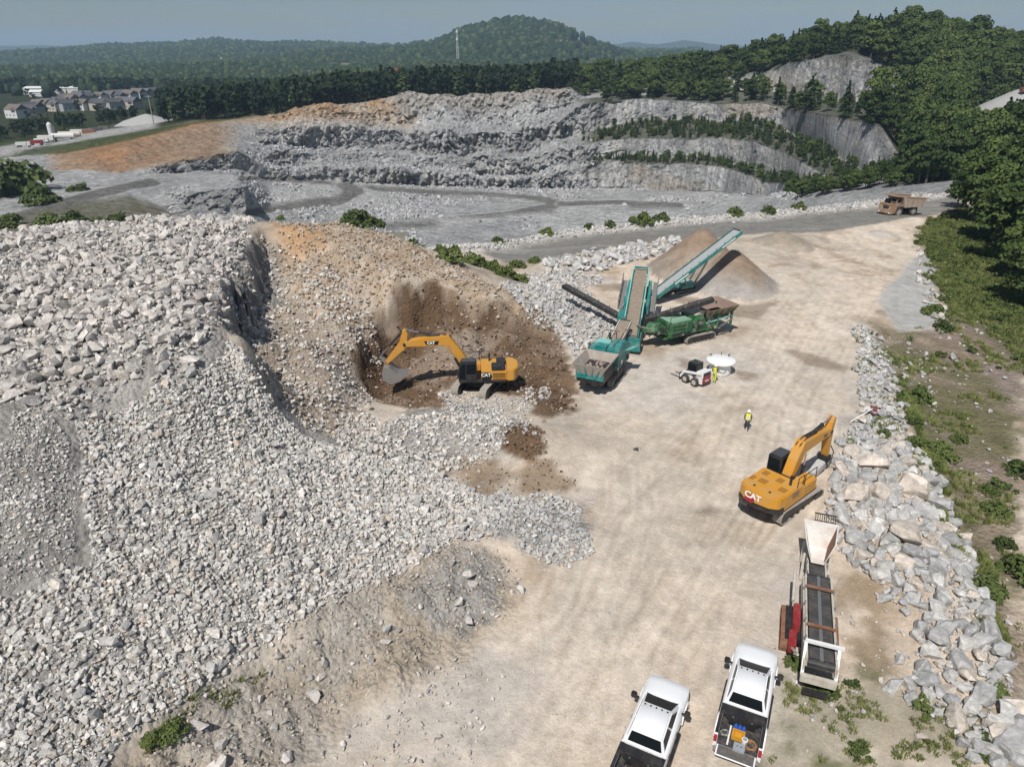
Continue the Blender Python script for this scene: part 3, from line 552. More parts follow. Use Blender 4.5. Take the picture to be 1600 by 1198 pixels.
# prototypes
PINE = [crown_pine(10, 2.6, 1000, .44, 3), crown_pine(11.5, 2.2, 1000, .42, 4), crown_pine(8.5, 3.1, 1000, .45, 5), crown_pine(12, 3.0, 1100, .46, 7)]
BROAD = [crown_broad(11, 4.2, 42, 60, .40, 11), crown_broad(13, 4.4, 48, 60, .42, 12), crown_broad(9.0, 3.8, 36, 60, .38, 13), crown_broad(12, 3.2, 36, 60, .38, 14)]
PT = [trunk_mesh(9.5, .2, 1, 0), trunk_mesh(9, .24, 2, 4)]
for i, c in enumerate(PINE): join_parts(f'pine_kind_{i}', [(*c, M_PINE), (*PT[0], M_BARK)])
for i, c in enumerate(BROAD): join_parts(f'broad_kind_{i}', [(*c, M_LEAF), (*PT[1], M_BARK)])
for i in range(3): join_parts(f'mid_kind_{i}', [(*crown_broad(11+i, 4.2, 12, 16, 1.1, 30+i), M_FAR), (*trunk_mesh(9, .25, i, 0), M_BARK)])
join_parts('mid_pine', [(*crown_pine(13, 2.8, 170, 1.0, 6), M_PINE), (*trunk_mesh(12, .25, 5, 0), M_BARK)])
for i in range(3): V, F = blob(i*3.1, 13, 7.0); proto_mesh(f'far_kind_{i}', V, F, M_FAR, True)
V, F = blob(9.1, 16, 4.6); proto_mesh('far_pine', V, F, M_PINE, True)
pines = [PROTO[f'pine_kind_{i}'] for i in range(4)]; broads = [PROTO[f'broad_kind_{i}'] for i in range(4)]
mids = [PROTO[f'mid_kind_{i}'] for i in range(3)]+[PROTO['mid_pine']]; fars = [PROTO[f'far_kind_{i}'] for i in range(3)]+[PROTO['far_pine']]
# where woods grow on the far terrain
noc = 1-np.clip(CL*1.3, 0, 1)
cliffbox = sstep(1225, 1240, ppx)*sstep(1442, 1430, ppx)*(SEG == 11)+sstep(1105, 1120, ppx)*sstep(1232, 1215, ppx)*(SEG == 11)*(nA > -.1)
w_hill = ((SEG >= 11) & (SEG <= 13))*sstep(884, 900, ppx)*(1-np.clip(cliffbox, 0, 1))
w_hill = np.maximum(w_hill, ((SEG >= 9) & (SEG <= 10))*sstep(925, 960, ppx)*noc*.9*(1-sstep(1215, 1232, ppx)*sstep(1450, 1440, ppx)*(SEG == 10)))
w_right = sstep(1395, 1440, ppx)*((SEG >= 2) & (SEG <= 12))
w_right = w_right*(1-sstep(1480, 1505, ppx)*sstep(150, 155, ppy)*sstep(258, 246, ppy))
w_ledge = ((SEG == 5) | (SEG == 7))*sstep(900, 950, ppx)*sstep(1440, 1400, ppx)*noc
w_low = ((SEG >= 2) & (SEG <= 4))*sstep(1215, 1262, ppx)*noc*.8
def keep_far(P): a, b = pix(P); return P
Ph = scatter(w_hill, 1750); Pr = scatter(w_right, 620); Pl = scatter(w_ledge, 900); Pb = scatter(w_low, 170)
# the largest of them are trees of their own, the rest one wood
allP = np.concatenate([Ph, Pr]); Sz = np.concatenate([.6+.65*RNG.random(len(Ph)), .7+.65*RNG.random(len(Pr))])
isr = np.concatenate([np.zeros(len(Ph), bool), np.ones(len(Pr), bool)]); apx, apy = pix(allP)
infr = (apx > 880) & (apx < 1625)
order = np.argsort(np.where(infr, allP[:, 1]/Sz, 1e9)); single = order[:110]; rest = order[110:]
for k in single:
    p, s = allP[k], Sz[k]; pine = (not isr[k] and RNG.random() < .6)
    nm = 'pine_tree' if pine else 'leafy_tree'
    root = empty(nm, tuple(p), RNG.random()*6.28, 'dark pine standing among the trees above the quarry benches' if pine else ('leafy tree in the dense wood behind the road end' if isr[k] else 'leafy tree on the wooded edge above the quarry benches'), 'tree', 'pines above the benches' if pine else ('wood behind the road end' if isr[k] else 'leafy trees above the benches'))
    root.scale = (s, s, s*(.9+.3*RNG.random()))
    i = int(RNG.integers(0, 4)); src = PROTO[f'pine_kind_{i}' if pine else f'broad_kind_{i}'].data
    key = ('P' if pine else 'B')+str(i)
    if key not in MATS:
        c = PINE[i] if pine else BROAD[i]; tr = PT[0] if pine else PT[1]
        a = mesh_np('crown', *c, M_PINE if pine else M_LEAF); COL.objects.unlink(a); b = mesh_np('trunk', *tr, M_BARK); COL.objects.unlink(b); MATS[key] = (a.data, b.data)
    for nm2, me in zip(('crown', 'trunk'), MATS[key]): o = bpy.data.objects.new(nm2, me); link(o, root)
rp_ = allP[rest]; rr_ = isr[rest]; rs_ = Sz[rest]; pk = RNG.random(len(rest)) < np.where(rr_, .12, .6)
mass('pine_wood', rp_[pk], rs_[pk], pines, 'dark pine wood covering the hill above the quarry')
mass('broadleaf_wood', rp_[~pk], rs_[~pk], [o.copy() for o in broads], 'leafy green wood on the hill and slope above the quarry')
Pl = np.concatenate([Pl, scatter(((SEG == 10) & (ppx > 1225) & (ppx < 1445))*1.0, 120)])
mass('ledge_saplings', Pl, .13+.34*RNG.random(len(Pl))**1.6, [o.copy() for o in pines]+[broads[2].copy(), broads[3].copy()], 'young dark pines growing along the quarry ledges')
mass('ledge_scrub', Pb, .25+.3*RNG.random(len(Pb)), [o.copy() for o in broads], 'green scrub growing at the foot of the benches')
# woods beyond the rim, out to the hills
townx = (ppx < 255)*(ppy > 148)*(ppy < 204-.10*ppx)*1.0
w_mid = ((SEG >= 12) & (SEG <= 14))*sstep(905, 890, ppx)*sstep(.2, .5, SEG+T-12+(ppx > 300)*1.)
w_mid = w_mid*(1-sstep(14, 9, np.abs(ppy-(236-.175*ppx)))*sstep(262, 245, ppx))*(1-np.clip(townx, 0, 1)*(SEG >= 13)*.97)
Pm = scatter(w_mid*(Y < 900), 3900); mpx_, mpy_ = pix(Pm)
mass('rim_forest', Pm, (.8+.6*RNG.random(len(Pm)))*np.where((mpx_ < 262) & (mpy_ > 150), .5, 1), mids, 'dark mixed forest beyond the far rim of the quarry')
w_far = (SEG >= 14)*(SEG <= 19)*(Y > 640)*(1-np.clip(townx, 0, 1)*.97)*(1-.9*sstep(8, 4, np.abs(ppx-(912-(ppy-60)*.55)))*(SEG >= 16)*(ppx > 900))*sstep(-.75, -.3, nC_*0+fbm(X*.006, Y*.006, 3.3))
wv = w_far*np.clip(1600/Y, .25, 1.6)*((ppx > -60) & (ppx < 1100))*np.where((np.gradient(ppy, axis=0) > .4) & (SEG > 15), .12, 1)
Pf = scatter(wv, 30000); mass('hill_forest', Pf, (.7+.6*RNG.random(len(Pf)))*np.clip(Pf[:, 1]/1500, .8, 1.5), fars, 'forest covering the far hills and valley')
# ---------------- trees below the right edge of the yard: each one a thing
NEAR = [crown_broad(15, 5.2, 52, 90, .42, 51), crown_broad(17, 5.6, 60, 85, .44, 52), crown_broad(13, 4.6, 44, 95, .40, 53)]
NEARM = []
for i, c in enumerate(NEAR):
    a = mesh_np('crown', *c, M_LEAF); COL.objects.unlink(a); b = mesh_np('trunk', *trunk_mesh(13, .32, 60+i, 5), M_BARK); COL.objects.unlink(b); NEARM.append((a.data, b.data))
def near_tree(px, y, s, label, i):
    x = (px-800)/FPX*(y*CP_+36*SP); z = float(grid_z(GZ, x, y)); root = empty('broadleaf_tree', (x, y, z-.2), RNG.random()*6.28, label, 'tree', 'trees below the yard edge'); root.scale = (s, s, s)
    for nm, me in zip(('crown', 'trunk'), NEARM[i % 3]): o = bpy.data.objects.new(nm, me); link(o, root)
spots = [(1500, 128, .85, 'big leafy tree nearest the haul truck at the road end'), (1528, 113, .75, 'leafy tree just below the grassy bank by the road end'), (1568, 117, .95, 'tall tree behind the bank trees at the frame edge'), (1550, 101, .85, 'leafy tree halfway down the row below the green bank'), (1572, 139, 1.0, 'tall leafy tree beside the road end, above the others'),
         (1572, 92, .8, 'leafy tree low on the slope beside the green bank'), (1604, 96, .9, 'leafy tree cut by the frame edge beside the green bank'), (1580, 81, .62, 'small tree at the lower end of the row beside the green bank'), (1612, 82, .75, 'leafy tree at the frame edge below the green bank'), (1610, 124, 1.0, 'leafy tree cut by the frame edge near the road end'),
         (1478, 141, .45, 'small bright tree at the corner of road and bank'), (1604, 71, .45, 'lowest little tree at the frame edge under the slope'), (1600, 108, .95, 'leafy tree at the frame edge halfway down the row'), (1528, 148, .8, 'leafy tree behind the road end bush')]
for i, (a, b, s, lb) in enumerate(spots): near_tree(a, b, s, lb, i)
# ---------------- bushes
BUSHM = []
for i in range(3):
    a = mesh_np('foliage', *crown_bush(1.4, 1.15, 26, 34, .13, 80+i), M_SHRUB); COL.objects.unlink(a); b = mesh_np('stem', *trunk_mesh(1.0, .04, 90+i, 3), M_BARK); COL.objects.unlink(b); BUSHM.append((a.data, b.data))
def bush(p, s, label, group=None):
    root = empty('bush', tuple(p), RNG.random()*6.28, label, 'bush', group); root.scale = (s, s, s*(.85+.3*RNG.random()))
    for nm, me in zip(('foliage', 'stem'), BUSHM[int(RNG.integers(0, 3))]): o = bpy.data.objects.new(nm, me); link(o, root)
def farpt(px, py):
    d = np.hypot(ppx-px, ppy-py)+np.where((SEG < 1), 50, 0); k = np.unravel_index(np.argmin(d), d.shape); return PVV[k]
bl = [(558, 352, 2.6, 'large dark bush on the crest of the orange slope'), (585, 356, 1.7, 'smaller dark bush beside the large one on the orange crest'), (440, 344, .8, 'lone little bush on the crest where grey meets orange'), (690, 396, 1.1, 'spindly bush at the end of the orange crest'), (665, 385, .9, 'thin bush just behind the orange crest'),
      (705, 408, 1.4, 'bush in the hollow between orange crest and road'), (740, 414, 1.5, 'dark bush beside the road behind the orange slope'), (770, 420, 1.0, 'low bush between slope and road rocks'), (808, 418, 1.1, 'upright bush at the road edge left of the rocks'), (835, 410, .8, 'small bush beside the first road rocks'), (790, 434, 1.3, 'wide low bush in front of the road edge'), (815, 440, 1.0, 'low bush beside the white rocks'),
      (850, 356, 1.1, 'little bush on the berm, first one right of centre'), (915, 350, .9, 'little bush on the berm, left of the larger clump'), (945, 348, 1.1, 'bush on the berm beside the larger clump'), (990, 340, 1.9, 'largest bush on the berm of the haul road'), (1020, 338, 1.3, 'bush beside the largest one on the berm'), (1130, 330, 1.4, 'bush on the berm left of the haul truck'), (1180, 326, 1.3, 'bush on the berm between two others'), (1230, 324, 1.2, 'bush on the berm closest to the haul truck'), (780, 366, .9, 'tiny bush on the berm far left'),
      (1458, 490, 1.2, 'dark bush at the end of the grey slab'), (1470, 515, 1.0, 'dark bush under the grey slab'), (1432, 625, 1.1, 'bush on the grass strip beside the rubble bank'), (1436, 700, .9, 'bush at the top of the boulder heap'), (1468, 705, .8, 'bush on the grass strip right of the boulders'), (1480, 720, .8, 'second bush on the grass strip right of the boulders'), (1555, 800, .8, 'round dark bush alone on the brown slope'), (1545, 770, .6, 'pale bush above the round one on the brown slope'), (1570, 855, .6, 'bush low on the brown slope'), (1540, 925, 1.0, 'bush beside the grey boulders at the slope top'),
      (1590, 900, 1.1, 'dark bush at the frame edge on the brown slope'), (1595, 740, 1.0, 'dark bush at the frame edge high on the brown slope'), (1290, 1080, .55, 'small weed bush at the near end of the old conveyor'), (1240, 1040, .45, 'weed beside the tracks of the old conveyor'), (1500, 690, .6, 'small bush in the middle of the brown slope'), (270, 1150, .55, 'green weed clump at the foot of the rubble mound'), (240, 1160, .4, 'smaller weed clump at the foot of the mound'), (1555, 1085, .5, 'weed between the boulders'), (1380, 680, .5, 'weed on the rubble bank behind the excavator')]
for px, py, s, lb in bl:
    p = hit(px, py); q_ = float(beyond(p[0], p[1]))
    if q_ > .4 and p[0] > BERM[0][0]: p[1] -= q_-.4; p[2] = grid_z(GZ, p[0], p[1])
    bush(p-np.array((0, 0, .1*s)), s, lb)
for px, py, s, lb in [(30, 300, 10, 'big dark tree clump at the photo edge beside the pit road'), (6, 312, 9, 'dark tree clump cut by the photo edge'), (62, 318, 4.5, 'dark bush right of the tree clump at the pit road'), (75, 352, 3.2, 'pale round bush behind the mound crest'), (115, 352, 3.0, 'dark bush behind the mound crest beside the pale one'), (150, 350, 2.9, 'dark bush in the row behind the mound crest'), (185, 346, 3.0, 'tallest dark bush in the row behind the mound crest'), (215, 348, 2.3, 'last dark bush in the row behind the mound crest'), (245, 352, 1.7, 'low dark bush at the end of the row behind the mound'), (20, 356, 3.0, 'dark bush behind the mound crest at the photo edge'), (130, 298, 2.2, 'low green bush on the island in the pit road'), (115, 300, 1.8, 'second low bush on the island in the pit road')]:
    p = farpt(px, py); bush(p-np.array((0, 0, .3)), s, lb)
# ---------------- grass and weeds
def tuft(seed, n=26, h=.45, r=.28):
    g = np.random.default_rng(seed); V, F = [], []
    for i in range(n):
        a, q = g.random()*6.28, g.random()**.5*r; b = np.array((math.cos(a)*q, math.sin(a)*q, -.04)); d = np.array((math.cos(a), math.sin(a), 0))*g.uniform(.1, .5); hh = h*g.uniform(.5, 1.2); s = np.array((-d[1], d[0], 0)); s = s/(np.linalg.norm(s)+1e-6)*.035
        k = len(V); V += [b-s, b+s, b+d*hh*.5+s*.8+np.array((0, 0, hh*.7)), b+d*hh+np.array((0, 0, hh))]; F.append((k, k+1, k+2, k+3))
    return np.array(V), np.array(F)
for i in range(2): proto_mesh(f'tuft_{i}', *tuft(i), M_GRASS)
for i in range(2): proto_mesh(f'herb_{i}', *crown_bush(.5, .45, 7, 18, .075, 120+i), M_SHRUB)
def on_ground(poly, n, wob=1.0, cond=None):
    P = np.array(poly); lo, hi = P.min(0), P.max(0); out = np.zeros((0, 3))
    while len(out) < n:
        q = lo+(hi-lo)*RNG.random((n*3, 2)); d = poly_sd(q[:, 0], q[:, 1], poly)+wob*vnoise(q[:, 0]*.4, q[:, 1]*.4, 2.)
        q = q[d > 0]; q = q[~((q[:, 0] < -6) & (q[:, 1] > 85))]
        if cond is not None: q = q[cond(q[:, 0], q[:, 1])]
        out = np.concatenate([out, np.stack([q[:, 0], q[:, 1], grid_z(GZ, q[:, 0], q[:, 1])], 1)])
    return out[:n]
patchy = lambda t, s=.45: (lambda a, b: fbm(a*s, b*s, 5.5, 3) > t)
G = np.concatenate([on_ground(Z_GREEN, 9000, 1.5), on_ground(Z_GREEN2, 2600, 1, patchy(-.2)), on_ground(Z_SLOPE, 1900, 1, patchy(.15, .25)), on_ground(Z_LRIGHT, 360, 1, patchy(-.15, .8)), on_ground(Z_RBANK, 160, 1, patchy(.2)), on_ground(wp('190,1190 280,1105 335,1070 400,1050 450,1010 420,1060 330,1110 240,1190'), 60, .4, patchy(0))])
mass('grass', G, (.35+.6*RNG.random(len(G)))*np.where((G[:, 1] < 33), .6, 1), [PROTO['tuft_0'], PROTO['tuft_1']], 'wild grass on the bank and slope right of the yard')
G = np.concatenate([on_ground(Z_GREEN, 2200, 1.5, patchy(-.1)), on_ground(Z_GREEN2, 34, 1, patchy(.0)), on_ground(Z_SLOPE, 60, 1, patchy(.15)), on_ground(Z_LRIGHT, 14, 1, patchy(.0, .8)), on_ground(wp('640,385 700,400 830,445 800,425 700,385'), 140, 1.0)])
mass('weeds', G, .5+1.2*RNG.random(len(G))**2, [PROTO['herb_0'], PROTO['herb_1']], 'low leafy weeds on the banks round the yard')
# ================================================================ stones and boulders
def rock_mat(name, var=.35, fine=5.0):
    m, n, l, b = principled(name); b.inputs['Roughness'].default_value = .9; b.inputs['Specular IOR Level'].default_value = .2
    at_ = n.new('ShaderNodeVertexColor'); at_.layer_name = 'Col'; oi = n.new('ShaderNodeObjectInfo'); tc = n.new('ShaderNodeTexCoord')
    n1 = n.new('ShaderNodeTexNoise'); n1.inputs['Scale'].default_value = fine; n1.inputs['Detail'].default_value = 8; n1.inputs['Roughness'].default_value = .7; n1.inputs['Distortion'].default_value = .6; l.new(tc.outputs['Object'], n1.inputs['Vector'])
    mr = n.new('ShaderNodeMapRange'); mr.inputs[1].default_value = .25; mr.inputs[2].default_value = .75; mr.inputs[3].default_value = 1-var; mr.inputs[4].default_value = 1+var*.7; l.new(n1.outputs['Fac'], mr.inputs[0])
    a = n.new('ShaderNodeMix'); a.data_type = 'RGBA'; a.blend_type = 'MULTIPLY'; a.inputs['Factor'].default_value = 1; l.new(at_.outputs['Color'], a.inputs[6]); l.new(mr.outputs[0], a.inputs[7])
    c = n.new('ShaderNodeMix'); c.data_type = 'RGBA'; c.blend_type = 'MULTIPLY'; c.inputs['Factor'].default_value = 1; l.new(a.outputs[2], c.inputs[6]); l.new(oi.outputs['Color'], c.inputs[7]); l.new(c.outputs[2], b.inputs['Base Color'])
    bp = n.new('ShaderNodeBump'); bp.inputs['Strength'].default_value = .9; bp.inputs['Distance'].default_value = .09; l.new(n1.outputs['Fac'], bp.inputs['Height']); l.new(bp.outputs['Normal'], b.inputs['Normal'])
    return m
M_ROCK = rock_mat('broken_granite', .5, 4.0)
def hull(seed, n=13, box=.55, squash=.72):
    g = np.random.default_rng(seed); bm = bmesh.new()
    d = g.normal(0, 1, (n, 3)); d /= np.linalg.norm(d, axis=1)[:, None]; d = d/np.max(np.abs(d), axis=1)[:, None]**box; d *= np.array((g.uniform(.75, 1.25), g.uniform(.6, .95), squash*g.uniform(.75, 1.15)))*(.82+.3*g.random((n, 1)))
    for p in d: bm.verts.new(p*.5)
    r = bmesh.ops.convex_hull(bm, input=bm.verts); bmesh.ops.delete(bm, geom=[v for v in bm.verts if not v.link_faces], context='VERTS')
    bmesh.ops.triangulate(bm, faces=bm.faces); bm.verts.index_update(); V = np.array([v.co[:] for v in bm.verts]); F = np.array([[v.index for v in f.verts] for f in bm.faces]); bm.free(); return V, F
HULLS = [hull(i) for i in range(28)]; 
def roughen(V, F, amp=.05, seed=0):
    bm = bmesh.new(); vs = [bm.verts.new(v) for v in V]; [bm.faces.new([vs[i] for i in f]) for f in F]; bmesh.ops.subdivide_edges(bm, edges=bm.edges, cuts=2, use_grid_fill=True); bmesh.ops.smooth_vert(bm, verts=bm.verts, factor=.10, use_axis_x=True, use_axis_y=True, use_axis_z=True); bmesh.ops.triangulate(bm, faces=bm.faces); bm.verts.index_update()
    V2 = np.array([v.co[:] for v in bm.verts]); F2 = np.array([[v.index for v in f.verts] for f in bm.faces]); bm.free(); return V2*(1+amp*fbm(V2[:, 0]*3+seed, V2[:, 1]*3, V2[:, 2]*3, 4, .7)-.05*np.abs(fbm(V2[:, 0]*7, V2[:, 1]*7+seed, V2[:, 2]*7, 2)))[:, None]*1.06, F2
BIG = [roughen(*hull(200+i, 17, .6, .8), .07, i*1.7) for i in range(18)]
def rotm(a, b, c):
    ca, sa, cb, sb, cc, sc = np.cos(a), np.sin(a), np.cos(b), np.sin(b), np.cos(c), np.sin(c)
    return np.stack([np.stack([cc*cb, cc*sb*sa-sc*ca, cc*sb*ca+sc*sa], -1), np.stack([sc*cb, sc*sb*sa+cc*ca, sc*sb*ca-cc*sa], -1), np.stack([-sb, cb*sa, cb*ca], -1)], -2)
def stone_cols(n, pal, jit=.10):
    pal = np.array(pal); c = pal[RNG.integers(0, len(pal), n)]; return np.clip(c*(1+jit*RNG.normal(0, 1, (n, 1)))*(1+.006*RNG.normal(0, 1, (n, 3))), .05, .85)
GREY = [(.61, .585, .545)]*5+[(.67, .64, .60)]*4+[(.53, .51, .485)]*3+[(.58, .50, .42), (.57, .52, .46), (.43, .42, .405)]
PINK = [(.57, .525, .485)]*4+[(.61, .57, .53)]*3+[(.51, .48, .45)]*2+[(.46, .445, .43)]
WHITE = [(.55, .54, .52)]*4+[(.48, .475, .47)]*3+[(.42, .42, .42)]*2+[(.54, .49, .43)]*2
CLOD = [(.15, .10, .065), (.19, .13, .085), (.12, .08, .052), (.26, .19, .13)]
TANC = [(.40, .31, .225), (.46, .37, .28), (.34, .26, .18), (.50, .43, .35)]
BROWN = [(.40, .33, .27), (.46, .41, .36), (.50, .47, .44), (.35, .28, .22)]
def stones_mesh(name, P, S, Cc, parent, tilt=.5):
    n = len(P); P = P-(np.array(parent.location) if parent else 0); k = RNG.integers(0, len(HULLS), n); Rm = rotm(RNG.normal(0, tilt, n), RNG.normal(0, tilt, n), RNG.random(n)*6.283); Vs, Fs, Cs, off = [], [], [], 0
    for h in range(len(HULLS)):
        ix = np.where(k == h)[0]
        if not len(ix): continue
        V, F = HULLS[h]; W = np.einsum('nij,vj->nvi', Rm[ix], V)*S[ix][:, None, None]+P[ix][:, None, :]
        Vs.append(W.reshape(-1, 3)); Fs.append((F[None]+(np.arange(len(ix))*len(V))[:, None, None]+off).reshape(-1, 3)); Cs.append(np.repeat(Cc[ix], len(V), 0)); off += len(ix)*len(V)
    o = mesh_np(name, np.concatenate(Vs), np.concatenate(Fs), M_ROCK, parent, False, np.concatenate(Cs)); o['kind'] = 'stuff'; return o
HM = {}
def stone_obj(name, p, s, c, parent, big=False):
    k = int(RNG.integers(0, len(BIG if big else HULLS))); key = (big, k)
    if key not in HM:
        V, F = (BIG if big else HULLS)[k]; o = mesh_np(name, V, F, M_ROCK, None, False, np.ones((len(V), 3))); COL.objects.unlink(o); HM[key] = o.data
    o = bpy.data.objects.new(name, HM[key]); link(o, parent); o.location = Vector(p)-parent.location
    o.scale = (s, s, s) if np.isscalar(s) else tuple(s); o.rotation_euler = (RNG.normal(0, .3), RNG.normal(0, .3), RNG.random()*6.28); o.color = (*c, 1); return o
def field(poly, n, lo, hi, power=2.0, wob=1.0, sink=.15, cond=None):
    P = on_ground(poly, n, wob, cond); S = lo+(hi-lo)*RNG.random(n)**power; P[:, 2] += S*(.36-.5*sink*2*RNG.random(n)); return P, S
def pile(name, label, cat, sets, nsingle, at_xy, part='stone', looser='loose_stones'):
    root = empty(name, (at_xy[0], at_xy[1], float(grid_z(GZ, *at_xy))), 0, label, cat)
    P = np.concatenate([a[0] for a in sets]); S = np.concatenate([a[1] for a in sets]); Cc = np.concatenate([stone_cols(len(a[0]), a[2]) for a in sets])
    a, b = pix(P); vis = (a > 0) & (a < 1600) & (b < 1198); app = np.where(vis, S/np.linalg.norm(P-np.array((0, 0, CAM_H)), axis=1), 0); o = np.argsort(-app)
    for i in o[:nsingle]: stone_obj(part, P[i], S[i], Cc[i], root)
    stones_mesh(looser, P[o[nsingle:]], S[o[nsingle:]], Cc[o[nsingle:]], root); return root
Z_TOP = wp('-70,640 120,660 220,610 300,590 360,530 340,470 395,390 398,344 300,343 200,348 100,355 -60,382')
Z_LOW = wp('-90,1290 120,1290 150,1230 200,1175 290,1100 335,1060 395,1042 450,985 500,948 560,920 640,890 730,830 800,800 740,770 680,735 600,720 520,700 450,670 410,620 360,540 300,600 220,620 120,670 130,750 140,880 60,920 -90,950')
nob = lambda a, b: poly_sd(a, b, Z_BARE) < .4
Z_TONG = wp('720,830 780,770 860,780 915,790 918,850 880,895 840,870 800,830')
sets = [(*field(Z_TOP, 3600, .28, 1.15, 2.6), PINK), (*field(Z_TOP, 9000, .14, .46, 1.5), PINK+GREY[:6]), (*field(Z_LOW, 17500, .13, .38, 1.5, .3, cond=nob), GREY), (*field(Z_LOW, 5000, .07, .16, 1.5, .3, cond=nob), GREY), (*field(Z_LOW, 420, .4, .72, 2.2, .2, cond=nob), GREY), (*field(Z_TONG, 1300, .13, .45, 1.6, .8), WHITE), (*field(Z_BARE, 3000, .05, .26, 3.0), GREY), (*field(wp('560,640 700,650 790,640 800,700 700,725 600,720 540,690'), 1500, .16, .5, 2, 1.5), GREY)]
for px, py, s in ((93, 920, .75), (255, 450, .9), (60, 540, 1.1), (190, 590, 1.0), (120, 590, 1.0), (575, 640, .8), (588, 705, .7)):
    p = hit(px, py); sets.append((p[None]+np.array((0, 0, s*.25)), np.array([s]), [(.58, .53, .47)]))
pile('rubble_pile', 'huge sprawling pile of broken grey stone on the mound', 'rock pile', sets, 300, (-14, 34))
# stony soil on the cut slopes
sets = [(*field(wp('345,505 385,560 425,630 480,690 440,695 385,620 345,560'), 1300, .08, .38, 2.2, .6, .3), GREY), (*field(wp('342,450 395,388 405,360 432,400 425,480 405,540 352,525'), 1100, .10, .6, 2.6, .5, .4), GREY+BROWN), (*field(Z_BOWL, 2600, .06, .45, 3.4, .8, .35), CLOD), (*field(Z_BROWN2, 300, .08, .4, 2.4, .5, .3), CLOD), (*field(Z_BROWN3, 300, .05, .25, 3, .5, .3), CLOD), (*field(Z_ORANGE, 4200, .06, .5, 3.4, 1.0, .3), TANC), (*field(Z_BANK, 2600, .04, .26, 3.0, .8, .35), [(.46, .40, .325), (.42, .385, .335), (.50, .44, .37)]), (*field(wp('420,380 520,420 600,500 560,600 545,690 480,660 420,600 400,500'), 5200, .07, .5, 3.4, 1.5), BROWN+GREY[:5]), (*field(Z_ORANGE, 3200, .05, .42, 4.0, 1.0), BROWN), (*field(Z_BOWL, 700, .05, .34, 3.6), BROWN+BROWN+WHITE[:2]), (*field(wp('690,600 800,620 860,600 830,680 740,660 690,640'), 700, .14, .42, 2), WHITE), (*field(Z_BANK, 2000, .03, .22, 4.0), PINK+BROWN), (*field(Z_BANK, 60, .25, .85, 2.0), PINK), (*field(Z_BROWN3, 120, .06, .3, 3), WHITE)]
pile('slope_stones', 'stones strewn over the dug brown and orange slopes', 'stones', sets, 200, (-3, 62))
# white rock beside the crushing plant, along the haul road and on the berm
sets = [(*field(Z_SCREE, 1900, .18, .75, 2.4, 1.2), WHITE), (*field(wp('770,440 820,450 890,520 900,560 860,520 800,480'), 700, .18, .6, 2, 1), WHITE)]
pile('scree', 'white broken rock on the slope beside the teal crusher', 'rock pile', sets, 160, (6, 74))
sets = [(*field(Z_SCREE2, 420, .25, 1.5, 2.2, 1), WHITE)]
pile('roadside_rocks', 'row of white rocks between the yard and the haul road', 'rock pile', sets, 120, (9, 104))
bp_ = np.array(BERM); tq = RNG.random(3600)*(len(bp_)-1.001); i0 = tq.astype(int); f = (tq-i0)[:, None]; q = bp_[i0]*(1-f)+bp_[i0+1]*f; q[:, 1] += RNG.normal(-.2, .95, len(q))
S = .22+.6*RNG.random(len(q))**2.4; P = np.stack([q[:, 0], q[:, 1], grid_z(GZ, q[:, 0], q[:, 1])+S*.2], 1)
pile('rock_berm', 'long berm of pale rocks along the far side of the haul road', 'berm', [(P, S, WHITE)], 150, (25, 128))
sets = [(*field(Z_RBANK, 1300, .12, .8, 3.0, .8), WHITE), (*field(wp('1400,520 1460,560 1480,640 1450,660 1420,600'), 60, .15, .6, 3), WHITE)]
pile('rubble_bank', 'low bank of mixed rubble between yard and slope, beyond the boulders', 'rock pile', sets, 120, (36, 58))
sets = [(*field(Z_SLOPE, 1800, .06, .5, 5), WHITE+BROWN)]
pile('slope_rocks', 'scattered pale rocks on the brown slope at the photo edge', 'stones', sets, 60, (42, 50))
p, s = field(wp('1430,360 1440,400 1455,440 1470,470 1490,540 1500,590 1480,560 1450,480 1425,400'), 70, .3, 1.2, 2, .8); pile('edge_rocks', 'tan rocks along the edge of the green bank by the grey slab', 'rock pile', [(p, s, PINK)], 40, (52, 86))
